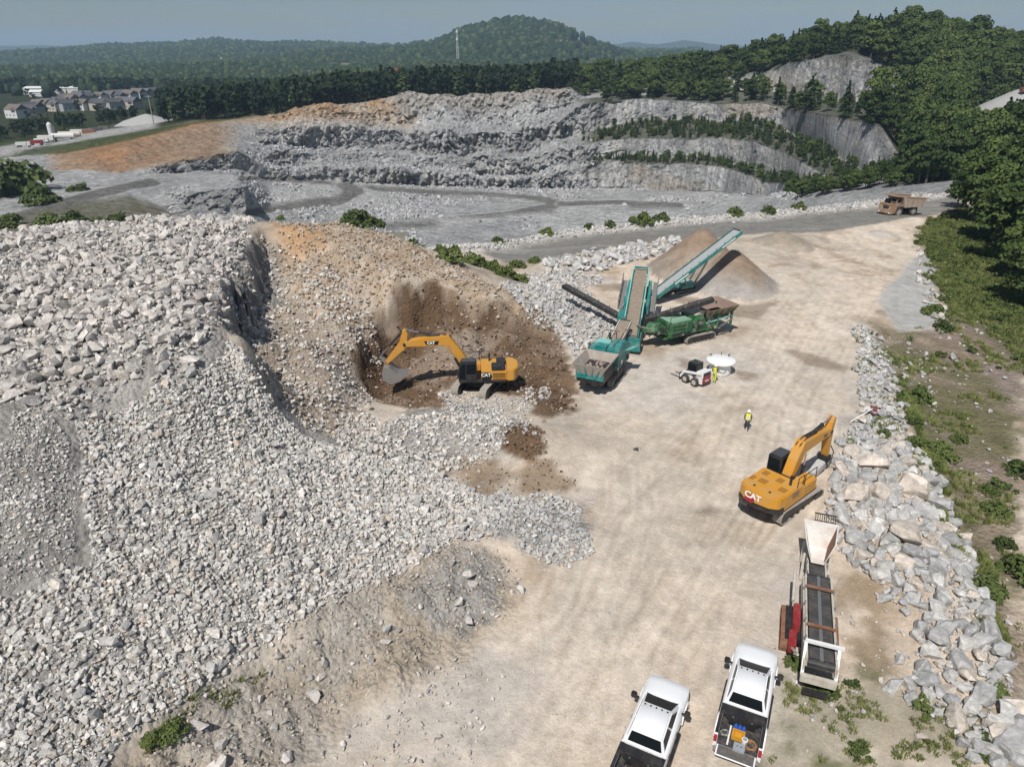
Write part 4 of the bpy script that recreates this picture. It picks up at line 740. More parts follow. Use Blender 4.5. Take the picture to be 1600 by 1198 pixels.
# boulders: the heap beside the excavator and old conveyor
HEAPC = (27.0, 33.0); heap = empty('boulder_heap', (HEAPC[0], HEAPC[1], float(grid_z(GZ, *HEAPC))), 0, 'long heap of big grey and pink boulders along the right edge of the yard', 'boulder heap')
BL = [(1372, 777, 39, 2), (1420, 770, 52, 2), (1334, 781, 38, 2), (1315, 742, 28, 2), (1415, 730, 34, 2), (1357, 730, 44, 2), (1444, 807, 32, 0), (1413, 816, 30, 1), (1446, 830, 24, 0), (1465, 793, 30, 0), (1467, 758, 24, 0), (1315, 814, 32, 0), (1331, 844, 36, 0), (1413, 846, 44, 2), (1373, 872, 25, 0), (1451, 870, 26, 0), (1483, 849, 30, 0), (1390, 847, 28, 0), (1411, 884, 30, 2), (1331, 716, 28, 2), (1400, 702, 26, 2), (1355, 705, 22, 1), (1300, 790, 18, 1), (1345, 812, 20, 1), (1395, 790, 22, 0), (1465, 812, 20, 1), (1430, 790, 20, 2), (1352, 752, 26, 0), (1390, 752, 24, 0), (1432, 885, 24, 0), (1462, 890, 26, 0), (1490, 885, 22, 0), (1345, 872, 24, 2), (1355, 892, 22, 0),
      (1545, 997, 36, 0), (1444, 1066, 28, 0), (1394, 1078, 24, 0), (1419, 1074, 26, 1), (1484, 1063, 24, 1), (1548, 1082, 28, 0), (1527, 1174, 26, 0), (1582, 1172, 48, 0), (1544, 1174, 24, 1), (1405, 1034, 17, 1), (1466, 971, 20, 1), (1450, 970, 20, 0), (1382, 937, 22, 0), (1410, 944, 17, 0), (1414, 958, 17, 0), (1497, 932, 20, 1), (1513, 920, 24, 1), (1487, 1103, 28, 0), (1516, 1111, 26, 1), (1556, 1148, 28, 2), (1500, 960, 22, 1), (1520, 950, 20, 0), (1530, 1030, 22, 2), (1470, 1085, 20, 0), (1450, 1090, 18, 1), (1570, 1120, 30, 1), (1590, 1140, 32, 0), (1460, 1115, 20, 1), (1590, 1190, 36, 0), (1500, 1080, 22, 1), (1515, 1130, 18, 1), (1440, 1155, 14, 2)]
BP = [(.43, .425, .415), (.53, .515, .49), (.57, .505, .44)]; taken = []; nb = 0
for px, py, d, c in BL:
    p = hit(px, py); D = np.linalg.norm(p-np.array((0, 0, CAM_H))); s = d*.92*D/FPX; p = p+np.array((0, 0, s*.22)); taken.append((*p[:2], s*.5)); cc = np.array(BP[c])*(1+.08*RNG.normal())
    stone_obj('boulder', p, (s*1.1, s*1.05, s*.85), cc, heap, True); nb += 1
Z_HEAP = wp('1300,720 1340,700 1420,690 1460,740 1480,790 1510,860 1540,930 1560,1010 1580,1090 1598,1130 1598,1196 1530,1196 1500,1130 1430,1100 1390,1085 1440,1040 1440,1000 1450,960 1400,950 1370,920 1340,900 1300,860 1290,790')
cand = on_ground(Z_HEAP, 1500, .5); csz = .22+.85*RNG.random(1500)**1.7; small = []
for p, s in zip(cand[np.argsort(-csz)], -np.sort(-csz)):
    if all((p[0]-a)**2+(p[1]-b)**2 > (.62*(r+s*.5))**2 for a, b, r in taken) and nb < 300:
        taken.append((p[0], p[1], s*.5)); cc = np.array(BP[int(RNG.choice([0, 0, 1, 1, 2]))])*(1+.10*RNG.normal()); stone_obj('boulder', p+np.array((0, 0, s*.2)), s*1.15, cc, heap, True); nb += 1
p, s = field(Z_HEAP, 3400, .08, .45, 2.6, .5, 0); stones_mesh('chippings', p, s, stone_cols(len(p), WHITE), heap)
# gravel and pebbles scattered over the yard
Z_YARD = wp('560,1100 800,950 930,800 900,650 980,600 1050,460 1250,420 1420,380 1330,560 1310,680 1290,830 1240,900 1180,1190 500,1190')
p1_, s1_ = field(Z_YARD, 3500, .03, .15, 4, 1, 0); p2_, s2_ = field(wp('560,1100 700,1000 800,1050 760,1190 420,1190'), 500, .04, .3, 4, 1, 0); p3_, s3_ = field(wp('1290,900 1400,900 1420,1060 1300,1190 1230,1190 1240,1060'), 260, .04, .35, 4, 1, 0)
g_ = stones_mesh('gravel', np.concatenate([p1_, p2_, p3_]), np.concatenate([s1_, s2_, s3_]), stone_cols(4260, PINK), None); tag(g_, 'loose pebbles scattered over the dirt yard', None, None, 'stuff')

# broken rock lying about on the pit floor and ledges
w_pit = ((SEG >= 1) & (SEG <= 10))*(1-np.clip(CL, 0, 1))*sstep(250, 330, ppx)*sstep(1290, 1200, ppx)*(1-np.clip(ob+tan, 0, 1))*(1-roadm)*(1-((SEG >= 8) & ((ppx > 890) | (ppx < 440))))*(1-ledge*(ppx > 930))*sstep(-.25, .4, fbm(X*.045, Y*.045, 6.6, 4))
Pq = scatter(w_pit*np.where(SEG > 5, .35, 1), 13000); Sq = .45+2.0*RNG.random(len(Pq))**4; Pq[:, 2] += Sq*.1; g_ = stones_mesh('pit_rubble', Pq, Sq, stone_cols(len(Pq), [(.40, .40, .405), (.34, .34, .35), (.46, .455, .45)]), None); tag(g_, 'broken grey rock strewn over the floor and ledges of the quarry pit', None, None, 'stuff')
# ================================================================ machines: builders
class MB:
    """gathers simple solids into one mesh"""
    def __init__(s): s.V, s.F = [], []
    def add(s, V, F): o = len(s.V); s.V += [tuple(v) for v in V]; s.F += [tuple(i+o for i in f) for f in F]; return s
    def box(s, x0, x1, y0, y1, z0, z1, tx=1.0, ty=1.0, sx=0.0):
        """box whose top may be narrower (tx, ty) or shifted forward (sx)"""
        cx, cy, hx, hy = (x0+x1)/2, (y0+y1)/2, (x1-x0)/2, (y1-y0)/2
        V = [(cx-hx, cy-hy, z0), (cx+hx, cy-hy, z0), (cx+hx, cy+hy, z0), (cx-hx, cy+hy, z0), (cx-hx*tx+sx, cy-hy*ty, z1), (cx+hx*tx+sx, cy-hy*ty, z1), (cx+hx*tx+sx, cy+hy*ty, z1), (cx-hx*tx+sx, cy+hy*ty, z1)]
        return s.add(V, [(3, 2, 1, 0), (4, 5, 6, 7), (0, 1, 5, 4), (1, 2, 6, 5), (2, 3, 7, 6), (3, 0, 4, 7)])
    def beam(s, p0, p1, w, h, w1=None, h1=None, up=(0, 0, 1)):
        p0, p1 = Vector(p0), Vector(p1); d = (p1-p0).normalized(); u = Vector(up)
        if abs(d.dot(u)) > .98: u = Vector((1, 0, 0))
        a = d.cross(u).normalized(); b = a.cross(d); w1, h1 = w1 or w, h1 or h; V = []
        for p, ww, hh in ((p0, w, h), (p1, w1, h1)):
            V += [p-a*ww/2-b*hh/2, p+a*ww/2-b*hh/2, p+a*ww/2+b*hh/2, p-a*ww/2+b*hh/2]
        return s.add(V, [(3, 2, 1, 0), (4, 5, 6, 7), (0, 1, 5, 4), (1, 2, 6, 5), (2, 3, 7, 6), (3, 0, 4, 7)])
    def prism(s, prof, y0, y1, axis='y', sc=1.0):
        """profile in x,z drawn across y (or x,y across z); the far end may be scaled"""
        n = len(prof); cx, cz = sum(p[0] for p in prof)/n, sum(p[1] for p in prof)/n
        P = [(p[0], p[1]) for p in prof]; Q = [(cx+(p[0]-cx)*sc, cz+(p[1]-cz)*sc) for p in prof]
        V = [(a, y0, b) for a, b in P]+[(a, y1, b) for a, b in Q] if axis == 'y' else [(a, b, y0) for a, b in P]+[(a, b, y1) for a, b in Q]
        ar = sum(P[i-1][0]*P[i][1]-P[i][0]*P[i-1][1] for i in range(n)); F = [tuple(range(n)), tuple(range(2*n-1, n-1, -1))]+[(i, i+n, (i+1) % n+n, (i+1) % n) for i in range(n)]
        flip = (ar < 0) if axis == 'y' else (ar > 0)
        return s.add(V, [f[::-1] for f in F] if flip else F)
    def cyl(s, p0, p1, r, n=14, r1=None):
        p0, p1 = Vector(p0), Vector(p1); d = (p1-p0).normalized(); u = Vector((0, 0, 1)) if abs(d.z) < .95 else Vector((1, 0, 0)); a = d.cross(u).normalized(); b = a.cross(d); r1 = r if r1 is None else r1
        V = [p0+(a*math.cos(6.2832*k/n)+b*math.sin(6.2832*k/n))*r for k in range(n)]+[p1+(a*math.cos(6.2832*k/n)+b*math.sin(6.2832*k/n))*r1 for k in range(n)]
        return s.add(V, [tuple(range(n))[::-1], tuple(range(n, 2*n))]+[(k, (k+1) % n, (k+1) % n+n, k+n) for k in range(n)])
    def rail(s, pts, r=.03):
        for a, b in zip(pts, pts[1:]): s.cyl(a, b, r, 6)
        return s
    def build(s, name, m, parent=None, bevel=0.0, smooth=False):
        me = bpy.data.meshes.new(name); me.from_pydata([tuple(v) for v in s.V], [], s.F); bm = bmesh.new(); bm.from_mesh(me); bmesh.ops.recalc_face_normals(bm, faces=bm.faces)
        if bevel: bmesh.ops.bevel(bm, geom=[e for e in bm.edges if len(e.link_faces) == 2 and e.calc_face_angle(0) > .5], offset=bevel, segments=2, affect='EDGES', clamp_overlap=True)
        bm.to_mesh(me); bm.free(); me.materials.append(m)
        if smooth: me.polygons.foreach_set('use_smooth', np.ones(len(me.polygons), bool))
        o = bpy.data.objects.new(name, me); link(o, parent); return o
def text(body, size, m, parent, loc, rot, name='lettering', bold=.012):
    c = bpy.data.curves.new(name, 'FONT'); c.body = body; c.size = size; c.extrude = .006; c.offset = bold; c.align_x = 'CENTER'; c.align_y = 'CENTER'; c.materials.append(m)
    o = bpy.data.objects.new(name, c); link(o); bpy.context.view_layer.update(); me = bpy.data.meshes.new_from_object(o.evaluated_get(bpy.context.evaluated_depsgraph_get())); bpy.data.objects.remove(o)
    o = bpy.data.objects.new(name, me); link(o, parent); o.location = loc; o.rotation_euler = rot; return o
DUST = (.42, .36, .29)
Y_CAT = mat('machine_yellow', (.58, .27, .025), .45, dirt=.7, dirtcol=(.44, .32, .17), scale=1.7)
BLACK = mat('black_steel', (.018, .018, .02), .5, dirt=.35, dirtcol=(.14, .12, .10), scale=3)
GLASS = mat('dark_glass', (.010, .013, .016), .15, spec=.2); GLASS.node_tree.nodes['Principled BSDF'].inputs['IOR'].default_value = 1.18
TRACKM = mat('track_steel', (.29, .27, .245), .75, metal=.1, dirt=.8, dirtcol=DUST, scale=4)
STEEL = mat('worn_steel', (.30, .29, .28), .5, metal=.5, dirt=.6, dirtcol=(.36, .31, .26), scale=3)
CHROME = mat('polished_rod', (.65, .65, .66), .2, metal=.9)
RUBBER = mat('rubber', (.022, .022, .023), .8, dirt=.5, dirtcol=(.22, .19, .16), scale=3)
BELT = mat('belt_rubber', (.045, .043, .042), .75, dirt=.35, dirtcol=(.24, .20, .165), scale=1.6)
BELTD = mat('loaded_belt', (.23, .185, .14), .9, dirt=.7, dirtcol=(.33, .27, .21), scale=2.5, bump=.5)
TEAL = mat('teal_paint', (.012, .19, .18), .45, dirt=.75, dirtcol=(.22, .33, .30), scale=1.5)
TEALP = mat('pale_teal_paint', (.22, .50, .45), .5, dirt=.3, dirtcol=DUST, scale=1.8)
GREEN = mat('green_paint', (.020, .13, .04), .5, dirt=.8, dirtcol=(.24, .27, .20), scale=1.4)
GREY = GREY
DUSTY = mat('dusty_steel', (.33, .285, .25), .85, dirt=.7, dirtcol=(.46, .40, .34), scale=1.8, bump=.3)
WHITEP = mat('white_paint', (.74, .74, .73), .4, dirt=.3, dirtcol=(.55, .50, .44), scale=2)
TRUCKW = mat('truck_white', (.78, .79, .80), .22, dirt=.12, dirtcol=(.60, .56, .5), scale=1.5)
REDP = mat('red_paint', (.26, .018, .024), .4, dirt=.4, dirtcol=(.34, .18, .14), scale=3)
RUST = mat('rust', (.20, .085, .045), .85, dirt=.7, dirtcol=(.30, .20, .14), scale=3)
CREAM = mat('cream_paint', (.52, .485, .42), .55, dirt=.85, dirtcol=(.34, .29, .23), scale=2.5)
LETW = mat('white_lettering', (.85, .85, .85), .4)
LETK = mat('black_decal', (.012, .012, .013), .4)
REDL = mat('red_decal', (.35, .015, .02), .4)
ORANGE_T = mat('haul_truck_paint', (.31, .18, .095), .65, dirt=1.0, dirtcol=(.38, .335, .295), scale=1.0)
def crawler(parent, L, H, W, yc, x0=0.0, wheel=6, frame_m=None):
    """one crawler track: ring of shoes, with frame and rollers as its sub-parts"""
    mb = MB(); r = H/2; st = L-H; per = 2*st+math.pi*H; n = int(per/.20)
    for k in range(n):
        s = per*k/n
        if s < st: p, a = (-st/2+s, H), 0
        elif s < st+math.pi*r: t = (s-st)/r; p, a = (st/2+math.sin(t)*r, r+math.cos(t)*r), -t
        elif s < 2*st+math.pi*r: p, a = (st/2-(s-st-math.pi*r), 0), math.pi
        else: t = (s-2*st-math.pi*r)/r; p, a = (-st/2-math.sin(t)*r, r-math.cos(t)*r), math.pi-t
        c, q = math.cos(a), math.sin(a); w = per/n*.46
        def tf(u, v): return (x0+p[0]+u*c-v*q, p[1]+u*q+v*c)
        mb.prism([tf(-w, -.07), tf(w, -.07), tf(w, -.01), tf(w*.2, .0), tf(0, .035), tf(-w*.2, 0), tf(-w, -.01)], yc-W/2, yc+W/2)
    t = mb.build('track', TRACKM, parent)
    f = MB().box(x0-st/2-.05, x0+st/2+.05, yc-W*.3, yc+W*.3, H*.22, H*.80); f.build('track_frame', frame_m or BLACK, t, .02)
    g = MB()
    for xx in (-st/2, st/2): g.cyl((x0+xx, yc-W*.42, r), (x0+xx, yc+W*.42, r), r*.80, 16)
    for k in range(wheel): xx = x0-st/2+st*(k+.5)/wheel; g.cyl((xx, yc-W*.4, .17), (xx, yc+W*.4, .17), .13, 10)
    g.build('rollers', BLACK, t); return t
def ram(parent, p0, p1, r=.1, frac=.58):
    """hydraulic cylinder with its rod"""
    p0, p1 = Vector(p0), Vector(p1); m = p0.lerp(p1, frac); b = MB().cyl(p0, m, r, 12).cyl(m-(m-p0).normalized()*.08, m, r*1.2, 12).build('hydraulic_cylinder', BLACK, parent, 0, False)
    MB().cyl(m, p1, r*.5, 10).build('rod', CHROME, b); return b
def limb(prof, y0, y1, name, m, parent, bevel=.03): return MB().prism(prof, y0, y1).build(name, m, parent, bevel)
def offs(pts, widths):
    """closed outline round a bent arm given its spine and depths"""
    up, dn = [], []
    for i, p in enumerate(pts):
        a, b = pts[max(i-1, 0)], pts[min(i+1, len(pts)-1)]; dx, dz = b[0]-a[0], b[1]-a[1]; l = math.hypot(dx, dz); nx, nz = -dz/l, dx/l; w = widths[i]/2
        up.append((p[0]+nx*w, p[1]+nz*w)); dn.append((p[0]-nx*w, p[1]-nz*w))
    return up+dn[::-1]
# ---------------------------------------------------------------- excavators
def excavator(loc, rz, track_rz, label, boom, stick, tool, newer=False, scale=1.0):
    root = empty('excavator', loc, rz, label, 'excavator', 'excavators'); root.scale = (scale,)*3
    under = MB().cyl((0, 0, .95), (0, 0, 1.22), .75, 20).box(-.8, .8, -1.0, 1.0, .45, .95, .8, .9)
    c, s = math.cos(track_rz), math.sin(track_rz)
    u = under.build('undercarriage', BLACK, root, .03); u.rotation_euler = (0, 0, track_rz)
    for yc in (-1.3, 1.3): t = crawler(u, 5.0, 1.05, .62, yc); t.name = 'track'
    # upper works
    MB().box(-2.4, 1.7, -1.48, 1.48, 1.22, 1.42).build('deck', Y_CAT if newer else BLACK, root, .03)
    hb = MB().box(-2.5, -.25, -1.48, 1.48, 1.42, 2.28, .99, .97); hb.box(-.25, 1.5, -1.48, -.55, 1.42, 2.1)
    house = hb.build('engine_house', Y_CAT, root, .06)
    cwp = [(-2.5, -1.5), (-3.1, -1.42), (-3.45, -.9), (-3.55, 0), (-3.45, .9), (-3.1, 1.42), (-2.5, 1.5)]
    cw = MB().prism(cwp, 1.32 if not newer else 1.5, 2.36, 'z', .97).build('counterweight', Y_CAT, root, .07)
    if newer: MB().prism([(a*1.005, b*1.01) for a, b in cwp], 1.16, 1.5, 'z').build('lower_counterweight', BLACK, cw, .04)
    if not newer:
        MB().box(-2.3, -1.15, .25, 1.42, 2.28, 2.62).build('engine_hood', BLACK, house, .06); MB().box(-2.4, -1.6, -.9, .15, 2.28, 2.6).build('engine_hood', BLACK, house, .05)
        for k in range(4): MB().box(-2.35, -1.25, 1.46, 1.50, 1.55+k*.16, 1.62+k*.16).build('vent', mat('vent_shadow', (.16, .075, .02), .7), house)
        MB().prism([(-1.05, 1.44), (-.28, 1.44), (-.28, 2.2), (-1.05, 2.2), (-1.2, 1.8)], 1.49, 1.505).build('decal_panel', LETK, house)
        text('CAT', .42, LETW, house, (-.66, 1.515, 1.95), (R(90), 0, R(180)))
    else:
        for a, b, w in ((-2.2, -.9, .5), (-2.2, .5, .55), (-1.3, -.2, .45), (-1.2, .9, .4), (-2.3, 1.2, .3)): MB().box(a, a+.55, b-w/2, b+w/2, 2.27, 2.30).build('vent', mat('vent_shadow2', (.33, .15, .02), .7), house)
        for b in (-.55, .55): MB().cyl((-2.9, b, 2.34), (-2.9, b, 2.39), .09, 12).build('lifting_eye', BLACK, cw)
        MB().prism([(-.85, 1.55), (-.2, 1.45), (-.02, 1.72), (-.3, 2.02), (-.6, 1.9)], -3.57, -3.555).build('decal', REDL, cw).rotation_euler = (0, 0, R(-90))
        text('CAT', .58, LETW, cw, (-3.585, .18, 1.98), (R(90), 0, R(-90)), bold=.02)
        MB().prism([(-1.6, 1.72), (-.8, 1.72), (-.8, 2.1), (-1.6, 2.1)], -1.485, -1.48).build('decal_panel', mat('grey_decal', (.25, .17, .11), .5), house)
    ex = MB().cyl((-1.0, -.9, 2.25), (-1.0, -.9, 2.95), .09, 10).build('exhaust', BLACK, house)
    rl = MB().rail([(-.1, -1.4, 2.1), (-.1, -1.4, 2.95), (1.3, -1.4, 2.95), (1.4, -1.4, 2.1)]).rail([(-.3, -1.4, 2.3), (-.3, -1.4, 3.0), (-1.0, -1.4, 3.0), (-1.0, -1.4, 2.3)]); rl.build('handrail', BLACK, root)
    # cab
    cab = MB().prism([(.1, 1.3), (1.72, 1.3), (1.80, 2.0), (1.50, 3.12), (.15, 3.15)], .48, 1.48).build('cab', BLACK, root, .07)
    MB().box(.2, 1.45, .55, 1.41, 3.15, 3.21).build('cab_roof', mat('cab_roof_grey', (.06, .063, .068), .5), cab, .03)
    MB().prism([(.22, 2.05), (1.05, 2.05), (1.05, 2.98), (.25, 2.98)], 1.485, 1.495).build('side_window', GLASS, cab); MB().prism([(1.12, 1.55), (1.66, 1.6), (1.70, 2.05), (1.45, 2.98), (1.12, 2.98)], 1.485, 1.495).build('side_window', GLASS, cab)
    MB().add([(1.775, .56, 1.7), (1.775, 1.40, 1.7), (1.53, 1.40, 3.02), (1.53, .56, 3.02)], [(0, 1, 2, 3)]).add([(1.795, .56, 1.7), (1.795, 1.40, 1.7), (1.55, 1.40, 3.02), (1.55, .56, 3.02)], [(0, 1, 2, 3)]).build('windscreen', GLASS, cab)
    MB().box(.085, .095, .58, 1.38, 2.1, 3.0).build('rear_window', GLASS, cab); MB().prism([(.3, 2.1), (1.5, 2.1), (1.42, 2.98), (.3, 2.98)], .47, .476).build('side_window', GLASS, cab)
    # boom, stick, rams
    f, b, t = boom; m1 = (f[0]*.45+b[0]*.55, f[1]*.45+b[1]*.55+.0)
    bo = limb(offs([f, m1, b, ((b[0]+t[0])/2, (b[1]+t[1])/2+.05), t], [.55, .85, 1.0, .8, .45]), -.33, .33, 'boom', Y_CAT, root, .04)
    bk, en = stick; pv = t
    st = limb([(bk[0], bk[1]+.05), (bk[0]+.25, bk[1]-.05), (pv[0]+.45*(1 if en[0] > pv[0] else .6), pv[1]+.1), (en[0]+.14, en[1]+.05), (en[0]-.12, en[1]-.05), (pv[0]-.18, pv[1]-.3), (bk[0]-.2, bk[1]-.35)], -.25, .25, 'stick', Y_CAT, root, .04)
    for yy in (-.5, .5): ram(bo, (1.25, yy, 1.55), (b[0]-.1, yy, b[1]-.35), .11)
    mid = ((b[0]*.6+t[0]*.4), (b[1]*.6+t[1]*.4)+.55); ram(bo, (mid[0]-.9, 0, mid[1]-.1), (bk[0], 0, bk[1]), .12, .62)
    for k in (-.14, .14): MB().rail([(b[0]-.5, k, b[1]+.3), (b[0]+.4, k, b[1]+.58), (mid[0]+.3, k, mid[1]-.02)], .035).build('hose', BLACK, bo)
    ram(st, (bk[0]+.3, 0, bk[1]-.2), (en[0]+.42, 0, en[1]+.75), .1, .6)
    MB().cyl((t[0], -.36, t[1]), (t[0], .36, t[1]), .14, 12).build('pivot_pin', BLACK, bo); MB().cyl((f[0], -.45, f[1]), (f[0], .45, f[1]), .16, 12).build('pivot_pin', BLACK, bo)
    if not newer:
        MB().prism([(t[0]-3.0, t[1]+.30), (t[0]-1.7, t[1]+.30), (t[0]-1.9, t[1]-.05), (t[0]-2.9, t[1]-.05)], .335, .345).build('decal_panel', LETK, bo); text('CAT', .34, LETW, bo, (t[0]-2.3, .35, t[1]+.13), (R(90), 0, R(180)))
    else: text('CAT', .26, LETK, bo, (t[0]*.75+b[0]*.25, -.34, t[1]*.75+b[1]*.25), (R(90), R(-math.degrees(math.atan2(t[1]-b[1], t[0]-b[0]))), 0))
    if tool == 'bucket':
        x, z = en; pr = [(x+.15, z-.05), (x+.35, z-.7), (x+.25, z-1.35), (x-.35, z-1.75), (x-1.25, z-1.45), (x-1.75, z-1.0), (x-1.05, z-.75), (x-.65, z-.4), (x-.35, z-.02)]
        bu = MB().prism(pr, -.8, .8).build('bucket', STEEL, root, .05); MB().prism([(x-.5, z-.42), (x-.95, z-.72), (x-1.6, z-1.0), (x-1.0, z-1.3), (x-.2, z-1.0)], -.70, .70).add([], []).build('load', mat('dug_soil', (.20, .13, .085), .95, dirt=.6, dirtcol=(.36, .30, .25), bump=.6), bu)
        for k in range(5): yy = -.66+k*.33; MB().beam((x-1.62, yy, z-1.05), (x-1.98, yy, z-.88), .14, .12, .05, .04).build('tooth', STEEL, bu)
        MB().beam((x+.42, .2, z+.75), (x-.1, .2, z+.05), .1, .22).beam((x+.42, -.2, z+.75), (x-.1, -.2, z+.05), .1, .22).build('linkage', STEEL, root)
    else:
        x, z = en; MB().prism([(x-.35, z+.15), (x+.35, z+.1), (x+.35, z-.35), (x-.35, z-.4)], -.35, .35).build('quick_coupler', BLACK, root, .03)
        hm = MB().beam((x-.15, 0, z-.5), (x-1.6, 0, z-.95), .62, .62, .5, .5).beam((x+.3, 0, z-.35), (x-.2, 0, z-.52), .5, .5).build('hydraulic_breaker', mat('breaker_grey', (.46, .455, .44), .55, dirt=.7, dirtcol=(.33, .30, .27), scale=3), root, .05)
        MB().cyl((x-1.6, 0, z-.95), (x-2.6, 0, z-1.26), .09, 12, .06).build('chisel', STEEL, hm)
        MB().rail([(x+.15, .2, z+.9), (x+.75, .25, z+.2), (x+.7, .25, z-.6), (x+.1, .3, z-.65), (x-.4, .34, z-.45)], .035).rail([(x+.15, -.2, z+.9), (x+.8, -.25, z+.1), (x+.6, -.25, z-.75), (x+.0, -.3, z-.6)], .035).build('hose', BLACK, root)
    return root
p = hit(748, 606); excavator(tuple(p-np.array((0, 0, .05))), R(183), R(68), 'yellow excavator digging in the brown bowl, bucket on the soil', ((.7, 1.95), (2.7, 4.75), (6.35, 4.45)), ((6.2, 5.75), (8.1, 2.6)), 'bucket')
p = np.array((18.2, 40.2, 0.)); p[2] = grid_z(GZ, p[0], p[1]); excavator(tuple(p), R(41), R(-3), 'yellow excavator with white rock breaker, parked beside the boulder heap', ((.35, 1.95), (1.45, 3.85), (5.1, 3.75)), ((5.35, 4.75), (5.55, 1.5)), 'breaker', True)
# ---------------------------------------------------------------- conveyors
def conveyor(parent, p0, p1, w, depth, frame_m, belt_m, name='conveyor', legs=(), rolls=True, deck=.0):
    """inclined belt conveyor: two side frames, belt, drums and idler frames"""
    p0, p1 = Vector(p0), Vector(p1); d = (p1-p0); L = d.length; d.normalize(); side = d.cross(Vector((0, 0, 1))).normalized(); up = side.cross(d)
    main = MB()
    for s in (-1, 1):
        o = side*(w/2)*s; main.beam(p0+o, p1+o, .1, depth)
    n = max(3, int(L/1.3))
    for k in range(n+1): q = p0.lerp(p1, k/n); main.beam(q-side*w/2-up*depth*.4, q+side*w/2-up*depth*.4, .08, .08)
    cv = main.build(name, frame_m, parent, .01)
    bm = MB(); bm.beam(p0+up*depth*.38, p1+up*depth*.38, w*.84, .06); bm.beam(p0-up*depth*.3, p1-up*depth*.3, w*.8, .04); bm.build('belt', belt_m, cv)
    rr = MB()
    for k in range(1, n*2): q = p0.lerp(p1, k/(n*2))-up*depth*.48; rr.cyl(q-side*w*.46, q+side*w*.46, .06, 8)
    rr.build('return_rollers', STEEL, cv)
    dr = MB()
    for q in (p0, p1): dr.cyl(q-side*w*.46+up*.04, q+side*w*.46+up*.04, depth*.42, 14)
    dr.build('drum', BLACK, cv)
    if rolls:
        for k in range(1, n): q = p0.lerp(p1, k/n)+up*depth*.5; MB().beam(q-side*(w/2+.07), q-side*(w/2+.07)+up*.18, .1, .08).beam(q+side*(w/2+.07), q+side*(w/2+.07)+up*.18, .1, .08).build('idler_bracket', STEEL, cv)
    for a, b in legs: MB().beam(a, b, .14, .14).build('strut', frame_m, cv)
    return cv
# ---------------------------------------------------------------- teal jaw crusher feeding the screen
hA, hB = at(918, 622, 0), at(985, 545, 0); ang = math.atan2(hB[1]-hA[1], hB[0]-hA[0])
tc_ = empty('jaw_crusher', tuple(hA+(hB-hA)*.36), ang, 'teal tracked jaw crusher with grey hopper facing the camera', 'crusher')
for yc in (-1.15, 1.15): crawler(tc_, 4.2, .95, .5, yc, .2, 6)
MB().box(-3.9, 3.6, -.85, .85, .85, 1.35).build('chassis', BLACK, tc_, .03)
hop = MB()
hx0, hx1, hy, zt, zb = -4.7, -1.15, 1.5, 3.2, 2.35; bx0, bx1, by = -4.35, -1.5, 1.0
hop.add([(hx0, -hy, zt), (hx1, -hy, zt), (hx1, hy, zt), (hx0, hy, zt), (bx0, -by, zb), (bx1, -by, zb), (bx1, by, zb), (bx0, by, zb), (hx0-.08, -hy-.08, zt), (hx1+.05, -hy-.08, zt), (hx1+.05, hy+.08, zt), (hx0-.08, hy+.08, zt), (bx0-.1, -by-.1, zb-.15), (bx1+.1, -by-.1, zb-.15), (bx1+.1, by+.1, zb-.15), (bx0-.1, by+.1, zb-.15)],
    [(0, 1, 5, 4), (1, 2, 6, 5), (2, 3, 7, 6), (3, 0, 4, 7), (4, 5, 6, 7), (9, 8, 12, 13), (10, 9, 13, 14), (11, 10, 14, 15), (8, 11, 15, 12), (15, 14, 13, 12), (8, 9, 1, 0), (9, 10, 2, 1), (10, 11, 3, 2), (11, 8, 0, 3)])
h_ = hop.build('hopper', DUSTY, tc_)
for k in range(26): stn = hull(900+k, 11); V, F = stn; s = random.uniform(.2, .5); q = (random.uniform(bx0, bx1), random.uniform(-.7, .7), zb+.12); so = stone_obj('stone', q, s, (.45, .37, .31), h_); so.location = q
for yy in (-1.1, -.4, .4, 1.1): MB().beam((hx0+.05, yy, zt-.1), (bx0-.1, yy*.6, zb-.2), .12, .16).build('hopper_rib', TEAL, h_)
MB().box(-4.45, -4.25, -1.3, 1.3, 1.75, 2.6).build('hopper_frame', TEAL, h_, .02); MB().cyl((-4.5, -.5, 1.5), (-3.2, -.5, 1.5), .33, 14).cyl((-4.5, .5, 1.5), (-3.2, .5, 1.5), .33, 14).build('feeder_drive', BLACK, tc_)
MB().box(-4.3, -1.4, -1.25, 1.25, 1.35, 2.4).build('feeder_frame', BLACK, tc_, .03)
MB().prism([(-1.0, 1.35), (2.6, 1.35), (2.75, 2.3), (2.3, 3.15), (1.4, 3.65), (.1, 3.75), (-1.0, 3.5)], -1.5, -.35).build('engine_cover', TEAL, tc_, .08)
MB().prism([(-1.0, 1.35), (1.2, 1.35), (1.4, 2.9), (.6, 3.45), (-1.0, 3.4)], -.30, 1.35).build('crusher_box', TEAL, tc_, .06)
MB().box(.1, 1.3, -.2, 1.2, 3.2, 3.52).build('top_guard', TEALP, tc_, .05); MB().box(-.9, .0, -.3, .9, 3.42, 3.6).build('top_plate', TEAL, tc_, .04)
MB().cyl((.2, 1.36, 2.3), (.2, 1.75, 2.3), .75, 22).build('flywheel', BLACK, tc_); MB().cyl((1.6, .2, 3.0), (1.6, .2, 4.0), .09, 10).build('exhaust', BLACK, tc_)
